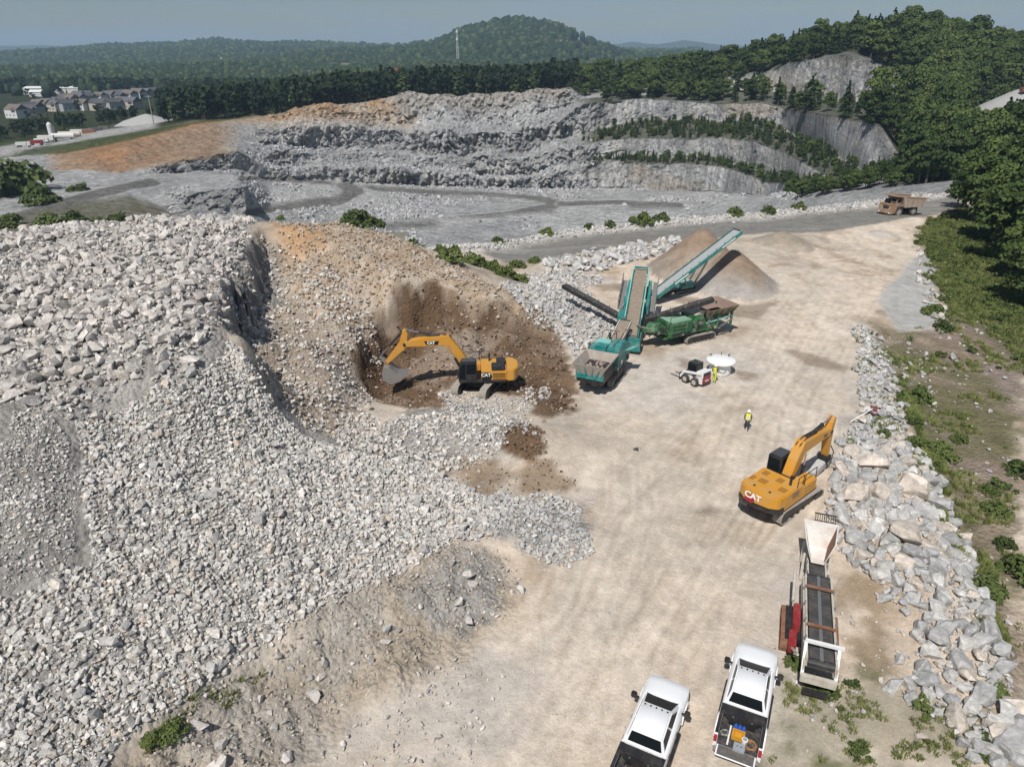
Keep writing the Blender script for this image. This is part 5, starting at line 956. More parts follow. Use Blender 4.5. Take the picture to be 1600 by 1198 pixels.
MB().add([(1.1, -1.5, 2.75), (2.3, -1.5, 2.6), (2.5, -2.3, 2.95), (1.3, -2.3, 3.1), (1.1, -1.5, 2.69), (2.3, -1.5, 2.54), (2.5, -2.3, 2.89), (1.3, -2.3, 3.04)], [(0, 1, 2, 3), (7, 6, 5, 4), (0, 4, 5, 1), (1, 5, 6, 2), (2, 6, 7, 3), (3, 7, 4, 0)]).build('open_flap', TEALP, tc_)
for k in range(3): MB().box(-.6+k*.9, .1+k*.9, -1.52, -1.50, 1.7, 2.7).build('door_panel', mat('teal_dark', (.010, .15, .15), .45, dirt=.4, dirtcol=(.2, .3, .28)), tc_)
MB().rail([(1.3, .9, 3.4), (1.3, .9, 4.1), (2.6, .9, 3.9), (2.7, -.4, 3.9)], .035).rail([(.2, -.4, 3.7), (.2, -.4, 4.3), (1.6, -.4, 4.2), (1.6, -.4, 3.5)], .035).build('handrail', BLACK, tc_)
cvA = conveyor(tc_, (1.2, .35, 1.2), (6.9, .35, 3.35), 1.15, .45, CREAM, BELTD, 'discharge_conveyor')
MB().rail([(1.6, -.2, 2.1), (3.2, -.3, 2.9), (4.9, -.35, 3.3)], .04).rail([(2.0, 1.0, 2.2), (4.5, 1.05, 3.2)], .04).build('hose', BLACK, tc_)
for s in (-.35, 1.05): MB().beam((4.6, s, 2.5), (3.3, s, .9), .1, .1).build('strut', BLACK, cvA)
# ---------------------------------------------------------------- teal incline screen
sA, sB = at(982, 556, 0), at_y(1002, 424, 78.5); ang = math.atan2(sB[1]-sA[1], sB[0]-sA[0]); SL = math.hypot(sB[0]-sA[0], sB[1]-sA[1]); SH = float(sB[2])
sc_ = empty('screening_plant', tuple(sA), ang, 'teal tracked screening plant with long inclined belt between the crushers', 'screener')
MB().box(-.15, .0, -1.05, 1.05, .55, 2.0).build('feed_box_plate', TEAL, sc_, .03); MB().box(.0, 1.7, -1.05, -.95, .7, 2.05).box(.0, 1.7, .95, 1.05, .7, 2.05).build('feed_box_side', TEAL, sc_, .01)
for z_ in (.95, 1.35): MB().box(-.19, -.152, .3, .42, z_, z_+.12).box(-.19, -.152, -.1, .0, z_, z_+.12).build('bolt', BLACK, sc_)
cvB = conveyor(sc_, (.6, 0, 1.75), (SL, 0, SH), 1.55, .5, TEAL, BELTD, 'main_conveyor')
for s in (-.86, .86): MB().beam((3.2, s, 2.9), (SL-.1, s, SH+.38), .10, .34).build('side_board', TEALP, cvB)
MB().beam((SL-.05, -.75, SH+.45), (SL-.05, .75, SH+.45), .2, .2).build('head_guard', TEAL, cvB)
for yc in (-1.05, 1.05): crawler(sc_, 3.8, .85, .45, yc, 7.0, 5)
MB().box(3.2, 12.0, -.8, .8, .85, 1.3).build('chassis', BLACK, sc_, .03)
MB().prism([(7.2, 2.0), (12.4, 3.3), (12.4, 4.3), (7.2, 3.1)], -1.35, -.95).prism([(7.2, 2.0), (12.4, 3.3), (12.4, 4.3), (7.2, 3.1)], .95, 1.35).build('screen_box', TEAL, sc_, .03)
MB().box(4.6, 7.0, 1.0, 1.75, 1.3, 2.5).build('power_unit', TEAL, sc_, .05)
for s in (-1, 1):
    MB().beam((7.5, s*1.75, 2.3), (13.2, s*1.75, 3.9), .55, .06).build('walkway', STEEL, sc_)
    rl = MB()
    for k in range(6): q = 7.6+k*1.1; z_ = 2.35+k*.31; rl.cyl((q, s*2.0, z_), (q, s*2.0, z_+1.0), .03, 6)
    rl.rail([(7.6, s*2.0, 3.35), (13.1, s*2.0, 4.9)]).rail([(7.6, s*2.0, 2.85), (13.1, s*2.0, 4.4)]); rl.build('handrail', STEEL, sc_)
    for k in range(4): MB().beam((7.8+k*1.4, s*1.3, 1.1), (7.8+k*1.4, s*1.3, 2.3+k*.36), .14, .14).build('strut', TEAL, sc_)
def local(root, w): v = Vector(w)-root.location; c, s = math.cos(-root.rotation_euler.z), math.sin(-root.rotation_euler.z); return Vector((v.x*c-v.y*s, v.x*s+v.y*c, v.z))
sl = conveyor(sc_, local(sc_, at(982, 502, 1.7)), local(sc_, at(882, 447, 3.9)), .8, .38, BLACK, BELT, 'side_conveyor', rolls=True)
MB().beam(local(sc_, at(975, 505, 1.2)), local(sc_, at(930, 470, 3.0)), .12, .12).build('strut', TEAL, sl)
sr = conveyor(sc_, local(sc_, at(1008, 500, 2.2)), local(sc_, at(1113, 468, 4.6)), .85, .4, BLACK, BELT, 'side_conveyor', rolls=True)
MB().beam(local(sc_, at(1010, 520, 1.2)), local(sc_, at(1050, 486, 3.3)), .12, .12).build('strut', BLACK, sr)
# ---------------------------------------------------------------- teal stacker over the stockpile
tip = Vector(at_y(1153, 362, 87.5)); foot = Vector(at(1022, 462, 1.3)); bsx = Vector(at(1062, 458, 0))
st_ = empty('stacker_conveyor', tuple(bsx), math.atan2(tip.y-foot.y, tip.x-foot.x), 'tall teal tracked stacker conveyor reaching over the brown stockpile', 'conveyor')
a_, b_ = local(st_, foot), local(st_, tip); mid_ = a_.lerp(b_, .58)
cvC = conveyor(st_, a_, b_, 1.25, .55, TEAL, mat('pale_belt', (.34, .35, .36), .6, dirt=.4, dirtcol=(.3, .27, .24), scale=2), 'boom_conveyor', rolls=True)
for s in (-.68, .68): MB().beam(a_+Vector((0, s, .3)), b_+Vector((0, s, .28)), .05, .12).build('edge_guard', BLACK if s > 0 else TEALP, cvC)
dcv = (b_-a_).normalized(); pang = math.atan2(dcv.z, math.hypot(dcv.x, dcv.y))
for f_ in (.28, .84):
    q = a_.lerp(b_, f_)+Vector((0, -.72, -.02)); MB().beam(q-dcv*1.1, q+dcv*1.1, .02, .16).build('white_strip', LETW, cvC)
for yc in (-.95, .95): crawler(st_, 3.0, .6, .35, yc, .2, 5)
MB().box(-1.3, 1.8, -.8, .8, .55, .85).build('chassis', BLACK, st_, .02); MB().box(-.7, 1.3, -1.05, .2, .85, 1.6, .9, .9).build('power_unit', TEAL, st_, .05); MB().box(-.6, 1.2, -1.0, .15, 1.6, 1.68).build('power_unit_lid', TEALP, st_, .02)
for s in (-.55, .55): MB().beam((1.5, s, .8), mid_+Vector((.2, s, -.3)), .16, .2).beam((.5, s, .8), a_.lerp(b_, .33)+Vector((0, s, -.3)), .14, .16).build('strut', STEEL, st_)
MB().box(a_.x-.5, a_.x+.6, -.8, .8, .5, a_.z+.5).build('feed_boot', BLACK, st_, .03); MB().beam((-1.3, 0, .6), a_+Vector((.5, 0, -.5)), .4, .3).build('tow_frame', BLACK, st_)
# ---------------------------------------------------------------- green crusher
gA, gB = at(1040, 548, 0), at(1118, 527, 0); ang = math.atan2(gB[1]-gA[1], gB[0]-gA[0])*.9
gr = empty('jaw_crusher', tuple(at(1090, 533, 0)+np.array((-.4, 1.1, 0))), ang, 'green tracked jaw crusher with brown-dusted hopper, right of the screen', 'crusher')
gr.scale = (1, 1, .86)
for yc in (-1.25, 1.25): crawler(gr, 4.0, .95, .5, yc, 0, 6)
MB().box(-4.6, 3.2, -.8, .8, .9, 1.35).build('chassis', GREEN, gr, .03)
hx0, hx1, hy, zt, zb = .6, 4.7, 1.7, 4.0, 2.9; bx0, bx1, by = 1.0, 4.3, .9
hop2 = MB().add([(hx0, -hy, zt), (hx1, -hy, zt), (hx1, hy, zt), (hx0, hy, zt), (bx0, -by, zb), (bx1, -by, zb), (bx1, by, zb), (bx0, by, zb), (hx0-.06, -hy-.06, zt), (hx1+.06, -hy-.06, zt), (hx1+.06, hy+.06, zt), (hx0-.06, hy+.06, zt), (bx0-.1, -by-.1, zb-.1), (bx1+.1, -by-.1, zb-.1), (bx1+.1, by+.1, zb-.1), (bx0-.1, by+.1, zb-.1)],
    [(0, 1, 5, 4), (1, 2, 6, 5), (2, 3, 7, 6), (3, 0, 4, 7), (4, 5, 6, 7), (9, 8, 12, 13), (10, 9, 13, 14), (11, 10, 14, 15), (8, 11, 15, 12), (15, 14, 13, 12), (8, 9, 1, 0), (9, 10, 2, 1), (10, 11, 3, 2), (11, 8, 0, 3)])
h2 = hop2.build('hopper', mat('brown_dusted_steel', (.25, .17, .14), .85, dirt=.6, dirtcol=(.36, .27, .22), scale=1.4, bump=.2), gr)
for k in range(5): MB().beam((.8+k*.92, -1.72, zt-.06), (1.0+k*.82, -1.02, zb-.2), .12, .14).build('hopper_rib', GREEN, h2)
for xx in (.9, 2.2, 4.2): MB().beam((xx, -1.25, 1.2), (xx, -1.25, 3.6), .2, .2).beam((xx, 1.25, 1.2), (xx, 1.25, 3.6), .2, .2).build('leg', GREEN, gr)
MB().beam((.6, -1.3, 2.25), (4.4, -1.3, 2.6), .1, .16).build('cross_rail', TEALP, gr); MB().beam((2.4, -1.3, 1.2), (4.4, -1.3, 2.2), .12, .14).build('brace', STEEL, gr)
MB().prism([(-1.2, 1.3), (1.6, 1.3), (2.4, 2.0), (.2, 2.2), (-.9, 1.9)], -1.25, -.6).build('side_plate', GREEN, gr, .05)
MB().box(.9, 4.2, -.9, .9, 2.1, 2.9).build('feeder', BLACK, gr, .03); MB().cyl((1.6, -1.05, 2.55), (1.6, -.9, 2.55), .3, 14).cyl((2.7, -1.05, 2.55), (2.7, -.9, 2.55), .26, 14).cyl((3.4, -1.0, 2.4), (3.4, -.85, 2.4), .2, 12).build('motor', STEEL, gr)
MB().box(-1.1, .6, -1.0, 1.0, 1.4, 3.3, .9, .95).build('jaw_box', GREEN, gr, .05); MB().cyl((-.3, -1.02, 2.5), (-.3, -1.35, 2.5), .78, 24).build('flywheel', GREEN, gr, .02); MB().cyl((-.3, -1.36, 2.5), (-.3, -1.40, 2.5), .25, 14).build('hub', STEEL, gr)
MB().prism([(-.6, 3.3), (.6, 3.3), (.9, 3.75), (-.1, 3.85)], -.9, .9).build('guard', CREAM, gr, .04)
MB().box(-4.2, -1.3, -1.35, 1.2, 1.25, 3.1).build('engine_house', GREEN, gr, .07); MB().box(-4.1, -1.4, -1.3, 1.15, 3.1, 3.2).build('dusty_lid', mat('green_dust', (.20, .36, .25), .7, dirt=.6, dirtcol=(.34, .40, .33), scale=1.5), gr, .03)
for k in range(3): MB().box(-3.9, -2.2, -1.372, -1.35, 1.6+k*.45, 1.85+k*.45).build('vent', mat('green_shadow', (.02, .06, .03), .7), gr)
MB().box(-2.0, -1.45, -1.38, -1.35, 1.5, 2.9).build('door_panel', mat('green_dark', (.012, .09, .045), .5), gr)
MB().prism([(-6.2, 2.3), (-4.2, 1.5), (-4.2, 2.6), (-5.6, 3.0)], -1.0, .6).build('fines_chute', GREEN, gr, .05)
cvD = conveyor(gr, (-2.0, 0, .9), (-7.2, 0, 2.7), 1.0, .4, GREEN, BELTD, 'discharge_conveyor')
MB().rail([(-4.3, -1.3, 3.1), (-4.3, -1.3, 3.9), (-1.4, -1.3, 3.9), (-1.4, -1.3, 3.2)], .03).rail([(-5.4, -.9, 3.0), (-4.6, -.9, 3.4), (-4.4, .5, 3.4)], .05).rail([(-5.8, -.7, 2.9), (-4.8, -.9, 3.2)], .06).build('handrail', BLACK, gr)
MB().cyl((-3.4, .5, 3.15), (-3.4, .5, 3.9), .1, 10).build('exhaust', BLACK, gr)

# hoses, pipes and boxes that clutter the two crushers and the screen
def clutter(root, n, x0, x1, ys, z0, z1, seed):
    g = random.Random(seed); h = MB()
    for k in range(n):
        x = g.uniform(x0, x1); y = ys*(1+.04*g.random()); z = g.uniform(z0, z1); pts = [(x, y, z)]
        for j in range(3): pts.append((pts[-1][0]+g.uniform(.15, .6)*g.choice((-1, 1)), y+(.06 if ys > 0 else -.06)*g.random(), min(z1, max(z0, pts[-1][2]+g.uniform(-.5, .5)))))
        h.rail(pts, g.uniform(.02, .045))
    h.build('hydraulic_hoses', BLACK, root); 
    for k in range(max(2, n//4)): x, z = g.uniform(x0, x1), g.uniform(z0, z1-.3); w = g.uniform(.2, .45); MB().box(x, x+w, min(ys, ys*1.07), max(ys, ys*1.07), z, z+g.uniform(.2, .4)).build('control_box', g.choice((BLACK, STEEL, DUSTY)), root, .02)
clutter(tc_, 12, -3.6, 2.2, -1.55, 1.1, 2.3, 1); clutter(tc_, 10, -1.0, 2.2, 1.40, 1.3, 3.0, 2)
clutter(gr, 16, -1.2, 4.0, -1.32, 1.3, 2.9, 3); clutter(gr, 8, -5.8, -4.2, -1.05, 1.8, 2.9, 4); clutter(gr, 10, -3.8, -1.6, -1.38, 1.3, 1.7, 5)
clutter(sc_, 14, 4.5, 12.5, -1.5, 1.2, 2.6, 6); clutter(sc_, 14, 4.5, 12.5, 1.5, 1.2, 2.6, 7)
MB().beam((-.9, -.9, 3.62), (.9, -.9, 3.62), .06, .5).build('guard_mesh', STEEL, tc_)
# ---------------------------------------------------------------- wheels
def wheel(parent, x, y, r, w, rim_m=None, side=1, name='wheel', n=22):
    t = MB(); prof = [(r*.62, -w/2), (r*.93, -w/2), (r, -w*.36), (r, w*.36), (r*.93, w/2), (r*.62, w/2)]; V, F = [], []
    for k in range(n):
        a = 6.2832*k/n
        for q, yy in prof: V.append((x+math.cos(a)*q, y+yy, r+math.sin(a)*q))
    m = len(prof)
    for k in range(n):
        for j in range(m): F.append((k*m+j, k*m+(j+1) % m, ((k+1) % n)*m+(j+1) % m, ((k+1) % n)*m+j))
    o = t.add(V, F).build(name, RUBBER, parent)
    MB().cyl((x, y-w*.40, r), (x, y+w*.40, r), r*.63, 18).build('rim', rim_m or STEEL, o); MB().cyl((x, y+side*w*.40, r), (x, y+side*w*.46, r), r*.28, 12).build('hub', BLACK if rim_m is None else rim_m, o); return o
# ---------------------------------------------------------------- pickup trucks
def loft(sections, closed_ends=True):
    """body skin through cross-sections (lists of equal length)"""
    V, F = [], []; m = len(sections[0])
    for s in sections: V += s
    for i in range(len(sections)-1):
        for j in range(m): F.append((i*m+j, i*m+(j+1) % m, (i+1)*m+(j+1) % m, (i+1)*m+j))
    if closed_ends: F.append(tuple(range(m))[::-1]); F.append(tuple(range((len(sections)-1)*m, len(sections)*m)))
    return V, F
def sect(x, w, z0, zs, z1, wt, bulge=0.0):
    """half-rounded section: sill z0, shoulder zs at half-width w, top z1 at half-width wt"""
    return [(x, -w*.94, z0), (x, -w, z0+.18), (x, -w*1.005, zs-.12), (x, -w*.97, zs), (x, -wt, z1), (x, -wt*.5, z1+bulge), (x, wt*.5, z1+bulge), (x, wt, z1), (x, w*.97, zs), (x, w*1.005, zs-.12), (x, w, z0+.18), (x, w*.94, z0)]
def pickup(loc, rz, label, gate_open):
    t = empty('pickup_truck', loc, rz, label, 'pickup truck', 'white pickup trucks')
    W = 1.0; body = MB()
    # nose to rear of the cab
    S = [sect(3.02, .86, .55, 1.06, 1.10, .62, .01), sect(2.92, .95, .45, 1.12, 1.20, .70, .03), sect(2.5, 1.0, .42, 1.16, 1.29, .74, .05), sect(1.9, 1.01, .42, 1.18, 1.33, .78, .05), sect(1.52, 1.0, .42, 1.19, 1.34, .80, .04), sect(1.4, 1.0, .42, 1.19, 1.31, .84, .0), sect(-1.18, 1.0, .42, 1.22, 1.32, .90, 0), sect(-1.2, 1.0, .42, 1.22, 1.30, .88, 0)]
    V, F = loft(S); bo = body.add(V, F).build('body', TRUCKW, t, 0, True); bo.data.polygons.foreach_set('use_smooth', np.ones(len(bo.data.polygons), bool))
    md = bo.modifiers.new('crisp', 'EDGE_SPLIT'); md.split_angle = R(38)
    # cab upper
    cabs = [[(1.72, -.80, 1.30), (1.72, .80, 1.30), (-1.14, .86, 1.28), (-1.14, -.86, 1.28)], [(.60, -.66, 1.90), (.60, .66, 1.90), (-.98, .70, 1.90), (-.98, -.70, 1.90)]]
    V = cabs[0]+cabs[1]; cu = MB().add(V, [(3, 2, 1, 0), (4, 5, 6, 7), (0, 1, 5, 4), (1, 2, 6, 5), (2, 3, 7, 6), (3, 0, 4, 7)]).build('cab', TRUCKW, t, .05, False)
    MB().box(-.95, .58, -.64, .64, 1.905, 1.945, .96, .95).build('roof', TRUCKW, t, .018, True)
    def lerp(a, b, f): return tuple(a[i]*(1-f)+b[i]*f for i in range(3))
    def pane(name, a, b, c, d, off, m=GLASS, u0=.06, u1=.94, v0=.1, v1=.9):
        """pane set on a quad a-b (bottom) d-c (top), proud by off"""
        q = [lerp(lerp(a, b, u), lerp(d, c, u), v) for u, v in ((u0, v0), (u1, v0), (u1, v1), (u0, v1))]; n = (Vector(q[1])-Vector(q[0])).cross(Vector(q[3])-Vector(q[0])).normalized()
        if n.dot(Vector(q[0])-Vector((.2, 0, 1.5))) < 0: n = -n
        o = [Vector(p_)+n*off for p_ in q]; i = [Vector(p_)-n*.01 for p_ in q]
        return MB().add(o+i, [(0, 1, 2, 3), (7, 6, 5, 4), (0, 4, 5, 1), (1, 5, 6, 2), (2, 6, 7, 3), (3, 7, 4, 0)]).build(name, m, cu)
    b, tp = cabs
    pane('windscreen', b[0], b[1], tp[1], tp[0], .012, GLASS, .05, .95, .06, .93)
    pane('cowl', b[0], b[1], tp[1], tp[0], .018, BLACK, .03, .97, .0, .06)
    pane('rear_window', b[3], b[2], tp[2], tp[3], .012, GLASS, .06, .94, .12, .92)
    for s, (i, j) in ((-1, (0, 3)), (1, (1, 2))):
        pane('side_window', b[i], b[j], tp[j], tp[i], .012, GLASS, .14, .50, .14, .86); pane('side_window', b[i], b[j], tp[j], tp[i], .012, GLASS, .55, .93, .14, .86)
        for xx in (1.35, .15, -1.1): MB().box(xx-.012, xx+.012, s*1.004-.004, s*1.004+.004, .6, 1.15).build('door_seam', BLACK, bo)
        for xx in (.35, -.85): MB().box(xx-.1, xx+.1, s*1.01-.02, s*1.01+.02, 1.02, 1.06).build('door_handle', BLACK, bo)
        m_ = MB().beam((1.28, s*.98, 1.28), (1.24, s*1.14, 1.34), .08, .06).build('mirror', BLACK, t); MB().box(1.15, 1.36, s*1.22-.13, s*1.22+.13, 1.22, 1.52).build('mirror_head', BLACK, m_, .04)
        MB().box(2.72, 3.0, s*.80-.1, s*.80+.1, .98, 1.10).build('headlight', mat('lamp_lens', (.6, .62, .64), .15), bo, .03)
        for xx in (2.02, -1.85):
            pr = [(xx+.62*math.cos(a), .42+.60*math.sin(a)) for a in np.linspace(0, math.pi, 9)]+[(xx+.46*math.cos(a), .42+.45*math.sin(a)) for a in np.linspace(math.pi, 0, 9)]
            MB().prism(pr, s*.97, s*1.06).build('fender_flare', TRUCKW, bo, .012); wheel(t, xx, s*.86, .42, .28, STEEL, s)
        MB().beam((.95, s*1.03, .42), (-1.1, s*1.03, .42), .16, .06).build('side_step', BLACK, t)
    for k in range(5): MB().box(.44, .52, -.5+k*.25-.035, -.5+k*.25+.035, 1.935, 1.975).build('roof_marker', BLACK, cu, .01)
    MB().box(2.96, 3.08, -.62, .62, .72, 1.05).build('grille', BLACK, bo, .02); MB().box(2.9, 3.14, -.95, .95, .42, .66).build('bumper', STEEL, bo, .03)
    # bed
    bd = MB(); bd.box(-3.05, -1.24, -1.0, -.84, .48, 1.32).box(-3.05, -1.24, .84, 1.0, .48, 1.32).box(-1.30, -1.24, -.84, .84, .48, 1.32); bed = bd.build('bed', TRUCKW, t, .03)
    MB().box(-3.05, -1.30, -.84, .84, .62, .70).build('bed_floor', mat('bed_liner', (.03, .03, .032), .8, dirt=.6, dirtcol=(.24, .20, .17), scale=4), bed)
    for s in (-1, 1):
        MB().box(-3.03, -1.27, s*.835-.012, s*.835+.012, .70, 1.30).build('bed_liner', mat('bed_liner', (.03, .03, .032)), bed); MB().box(-2.25, -1.5, s*.70-.13, s*.70+.13, .70, .98).build('wheel_arch', mat('bed_liner', (.03, .03, .032)), bed, .04)
        MB().box(-3.0, -1.3, s*.92-.07, s*.92+.07, 1.318, 1.335).build('rail_cap', BLACK, bed); MB().box(-3.09, -3.0, s*.93-.07, s*.93+.07, .85, 1.25).build('tail_light', REDL, bed, .015)
    MB().box(-3.28, -3.07, -.95, .95, .50, .66).build('rear_bumper', STEEL, t, .03)
    if gate_open: g_ = MB().box(-3.62, -3.05, -.82, .82, .70, .76).build('tailgate', TRUCKW, t, .015); MB().box(-3.58, -3.08, -.76, .76, .76, .772).build('gate_liner', mat('gate_liner', (.10, .092, .085), .8, dirt=.7, dirtcol=(.22, .19, .16), scale=4, bump=.3), g_)
    else: MB().box(-3.10, -3.03, -.83, .83, .62, 1.30).build('tailgate', TRUCKW, t, .015)
    MB().box(-1.86, -1.36, -.90, .90, 1.20, 1.42).build('toolbox', BLACK, t, .03); MB().box(-1.82, -1.40, -.70, .70, .75, 1.2).build('toolbox_base', BLACK, t)
    for yy in (-.4, .4): MB().cyl((-1.87, yy, 1.3), (-1.89, yy, 1.3), .035, 10).build('latch', STEEL, t)
    return t
def pose(rear, front): a, b = at(*rear, 1.0), at(*front, 1.0); d = b-a; return a, b, math.atan2(d[1], d[0])
a, b, rz1 = pose((1153, 1160), (1184, 1014)); dR = np.array((math.cos(rz1), math.sin(rz1), 0)); c1 = b-dR*3.0; TRK1 = pickup((c1[0], c1[1], 0.02), rz1, 'white pickup truck with open tailgate, nearer the old conveyor', True)
a, b, rz2 = pose((1000, 1190), (1047, 1066)); dR2 = np.array((math.cos(rz2), math.sin(rz2), 0)); c2 = b-dR2*3.0; TRK2 = pickup((c2[0], c2[1], 0.02), rz2, 'white pickup truck with hoses in its bed, cut by the bottom of the photo', False)
def inbed(t, x, y, z): rz = t.rotation_euler.z; return (t.location.x+x*math.cos(rz)-y*math.sin(rz), t.location.y+x*math.sin(rz)+y*math.cos(rz), t.location.z+z)
def cargo(name, t, x, y, z, build, label, cat, yaw=0):
    o = empty(name, inbed(t, x, y, z), t.rotation_euler.z+yaw, label, cat); build(o); return o
BLUE = mat('blue_plastic', (.02, .12, .55), .4); YEL = mat('yellow_plastic', (.62, .30, .02), .5, dirt=.4, dirtcol=(.4, .28, .12)); GREYP = mat('grey_plastic', (.30, .33, .36), .5, dirt=.3)
for i, lb in enumerate(('left blue jug behind the toolbox in the pickup bed', 'middle blue jug behind the toolbox in the pickup bed', 'right blue jug behind the toolbox in the pickup bed')):
    cargo('jug', TRK1, -2.0, .22-.17*i, .70, lambda o: (MB().box(-.1, .1, -.075, .075, 0, .34, .8, .8).build('jug_body', BLUE, o, .03), MB().cyl((0, 0, .34), (0, 0, .40), .03, 10).build('cap', BLUE, o)), lb, 'jug')
cargo('crate', TRK1, -2.33, .05, .70, lambda o: (MB().box(-.20, .20, -.27, .27, 0, .05).box(-.20, .20, -.27, -.25, .05, .26).box(-.20, .20, .25, .27, .05, .26).box(-.20, -.18, -.25, .25, .05, .26).box(.18, .20, -.25, .25, .05, .26).build('crate_body', YEL, o), MB().box(-.15, .15, -.2, .2, .06, .2, .7, .8).build('tools', YEL, o, .02)), 'orange-yellow crate in the open pickup bed', 'crate')
cargo('pipe', TRK1, -2.45, .42, .74, lambda o: MB().cyl((-.5, 0, .05), (.5, .0, .08), .04, 12).build('tube', LETW, o), 'white plastic pipe lying along the pickup bed', 'pipe')
cargo('tool_case', TRK1, -2.98, -.08, .775, lambda o: (MB().box(-.2, .2, -.25, .25, 0, .2, .95, .95).build('case_body', GREYP, o, .03), MB().cyl((-.02, -.08, .2), (-.02, -.08, .21), .03, 10).cyl((-.02, .08, .2), (-.02, .08, .21), .03, 10).build('latch', BLACK, o)), 'grey case on the lowered tailgate of the pickup', 'case')
cargo('bucket', TRK1, -2.55, -.25, .70, lambda o: (MB().cyl((0, 0, 0), (0, 0, .3), .11, 16, .13).build('pail', LETW, o), MB().cyl((0, 0, .3), (0, 0, .315), .10, 16).build('lid', GREYP, o)), 'small white bucket in the open pickup bed', 'bucket')
def hose_coil(m, turns=5, r=.22):
    def f(o):
        pts = [((r+.02*math.sin(k*1.7))*math.cos(k*.5), (r+.03*math.cos(k*2.3))*math.sin(k*.5), .04+.012*k*turns/10) for k in range(int(12.6*turns/2.))]; V, F = tube(pts, [.028]*len(pts), 6); MB().add(V, F).build('coil', m, o)
    return f
cargo('hose_coil', TRK1, -2.6, -.52, .70, hose_coil(mat('tan_hose', (.32, .17, .07), .7)), 'tan hose coiled in the corner of the open pickup bed', 'hose')
cargo('strap_coil', TRK1, -2.4, .62, .70, hose_coil(STEEL, 4, .15), 'grey cable coiled beside the white pipe in the pickup bed', 'cable')
cargo('hose_coil', TRK2, -2.45, -.15, .70, hose_coil(mat('yellow_hose', (.50, .40, .08), .6), 6, .3), 'yellow hose coiled in the bed of the pickup at the bottom', 'hose')
cargo('hose_coil', TRK2, -2.3, .4, .70, hose_coil(mat('rusty_hose', (.25, .12, .07), .8), 5, .25), 'rusty brown hose coiled in the bed of the pickup at the bottom', 'hose')
cargo('hose_coil', TRK2, -2.75, .25, .70, hose_coil(mat('green_hose', (.16, .30, .20), .6), 4, .2), 'pale green hose coiled in the bed of the pickup at the bottom', 'hose')
cargo('chain_box', TRK2, -2.2, -.5, .70, lambda o: (MB().box(-.2, .2, -.2, .2, 0, .25).build('box_body', RUST, o, .02), MB().box(-.16, .16, -.16, .16, .25, .29).build('lid', BLACK, o)), 'rusty box in the bed of the pickup at the bottom', 'box')
# ---------------------------------------------------------------- old conveyor beside the boulders
n0, n1_ = at(1281, 1046, 1.6), at(1277, 845, 1.6); d = n1_-n0; rz = math.atan2(d[1], d[0]); L = math.hypot(d[0], d[1])
oc = empty('old_conveyor', (n0[0], n0[1], 0), rz, 'old cream and red tracked conveyor with feed hopper beside the boulders', 'conveyor')
cv = conveyor(oc, (0, 0, 1.9), (L*.66, 0, 1.5), 1.3, .5, CREAM, BELT, 'main_belt', rolls=True)
MB().beam((0, 0, 2.14), (L*.66, 0, 1.74), .16, .02).build('belt_wear_strip', mat('worn_belt', (.14, .145, .15), .6), cv)
for f_ in (.15, .45): q = L*f_; MB().beam((q+.8, -.68, 2.2-.4*f_), (q+.8, .68, 2.2-.4*f_), .14, .1).build('cross_bar', RUST, oc)
MB().beam((.75, -.95, 2.5), (.75, .78, 2.5), .16, .14).build('roll_bar', WHITEP, oc)
for s in (-.74, .74): MB().beam((.75, s, 2.45), (-.2, s, 1.2), .14, .12).build('bar_leg', WHITEP, oc); MB().beam((-.1, s*.98, 1.55), (L*.66, s*.98, 1.2), .08, .7).build('side_plate', CREAM, oc)
MB().box(-.35, -.15, -.8, .8, .9, 1.35).build('tail_frame', CREAM, oc, .02); MB().box(-.5, -.3, -.5, .6, .35, .6).build('step', BLACK, oc)
conveyor(oc, (L*.62, 0, 1.2), (L*.90, 0, 1.1), .95, .4, CREAM, BELT, 'feeder_belt')
hp = [(L*.84, .8, 2.7), (L*.84, -.8, 2.7), (L*1.0, -.95, 3.0), (L*1.0, .95, 3.0), (L*.80, .35, 1.5), (L*.80, -.35, 1.5), (L*.97, -.6, 1.5), (L*.97, .6, 1.5)]
cx_ = L*.9
MB().add(hp+[(cx_+(a-cx_)*.94, b*.94, c+.02) for a, b, c in hp], [(1, 2, 6, 5), (2, 3, 7, 6), (3, 0, 4, 7), (9, 13, 14, 10), (10, 14, 15, 11), (11, 15, 12, 8), (1, 9, 10, 2), (2, 10, 11, 3), (3, 11, 8, 0), (4, 7, 6, 5), (0, 8, 12, 4), (1, 5, 13, 9)]).build('hopper', mat('rusty_white_steel', (.74, .73, .70), .55, dirt=.7, dirtcol=(.46, .30, .21), scale=1.0), oc)
MB().add([(L*.84, .72, 2.66), (L*.99, .86, 2.9), (L*.965, .56, 1.6), (L*.81, .33, 1.6)], [(0, 1, 2, 3)]).add([(L*.84, -.72, 2.66), (L*.99, -.86, 2.9), (L*.965, -.56, 1.6), (L*.81, -.33, 1.6)], [(0, 1, 2, 3)]).build('rusty_liner', RUST, oc)
gk = MB()
for k in range(10): gk.beam((L*1.01, -.75+k*.12, 2.95), (L*1.05, -.75+k*.12, 3.2), .03, .1)
gk.beam((L*1.01, -.8, 2.95), (L*1.01, .4, 2.95), .06, .06).beam((L*1.05, -.8, 3.2), (L*1.05, .4, 3.2), .06, .06).build('grid', BLACK, oc)
for s in (.7, -.7): MB().beam((L*.82, s, .05), (L*.86, s, 1.6), .12, .12).beam((L*.97, s, .05), (L*.97, s, 1.6), .12, .12).build('leg', CREAM, oc)
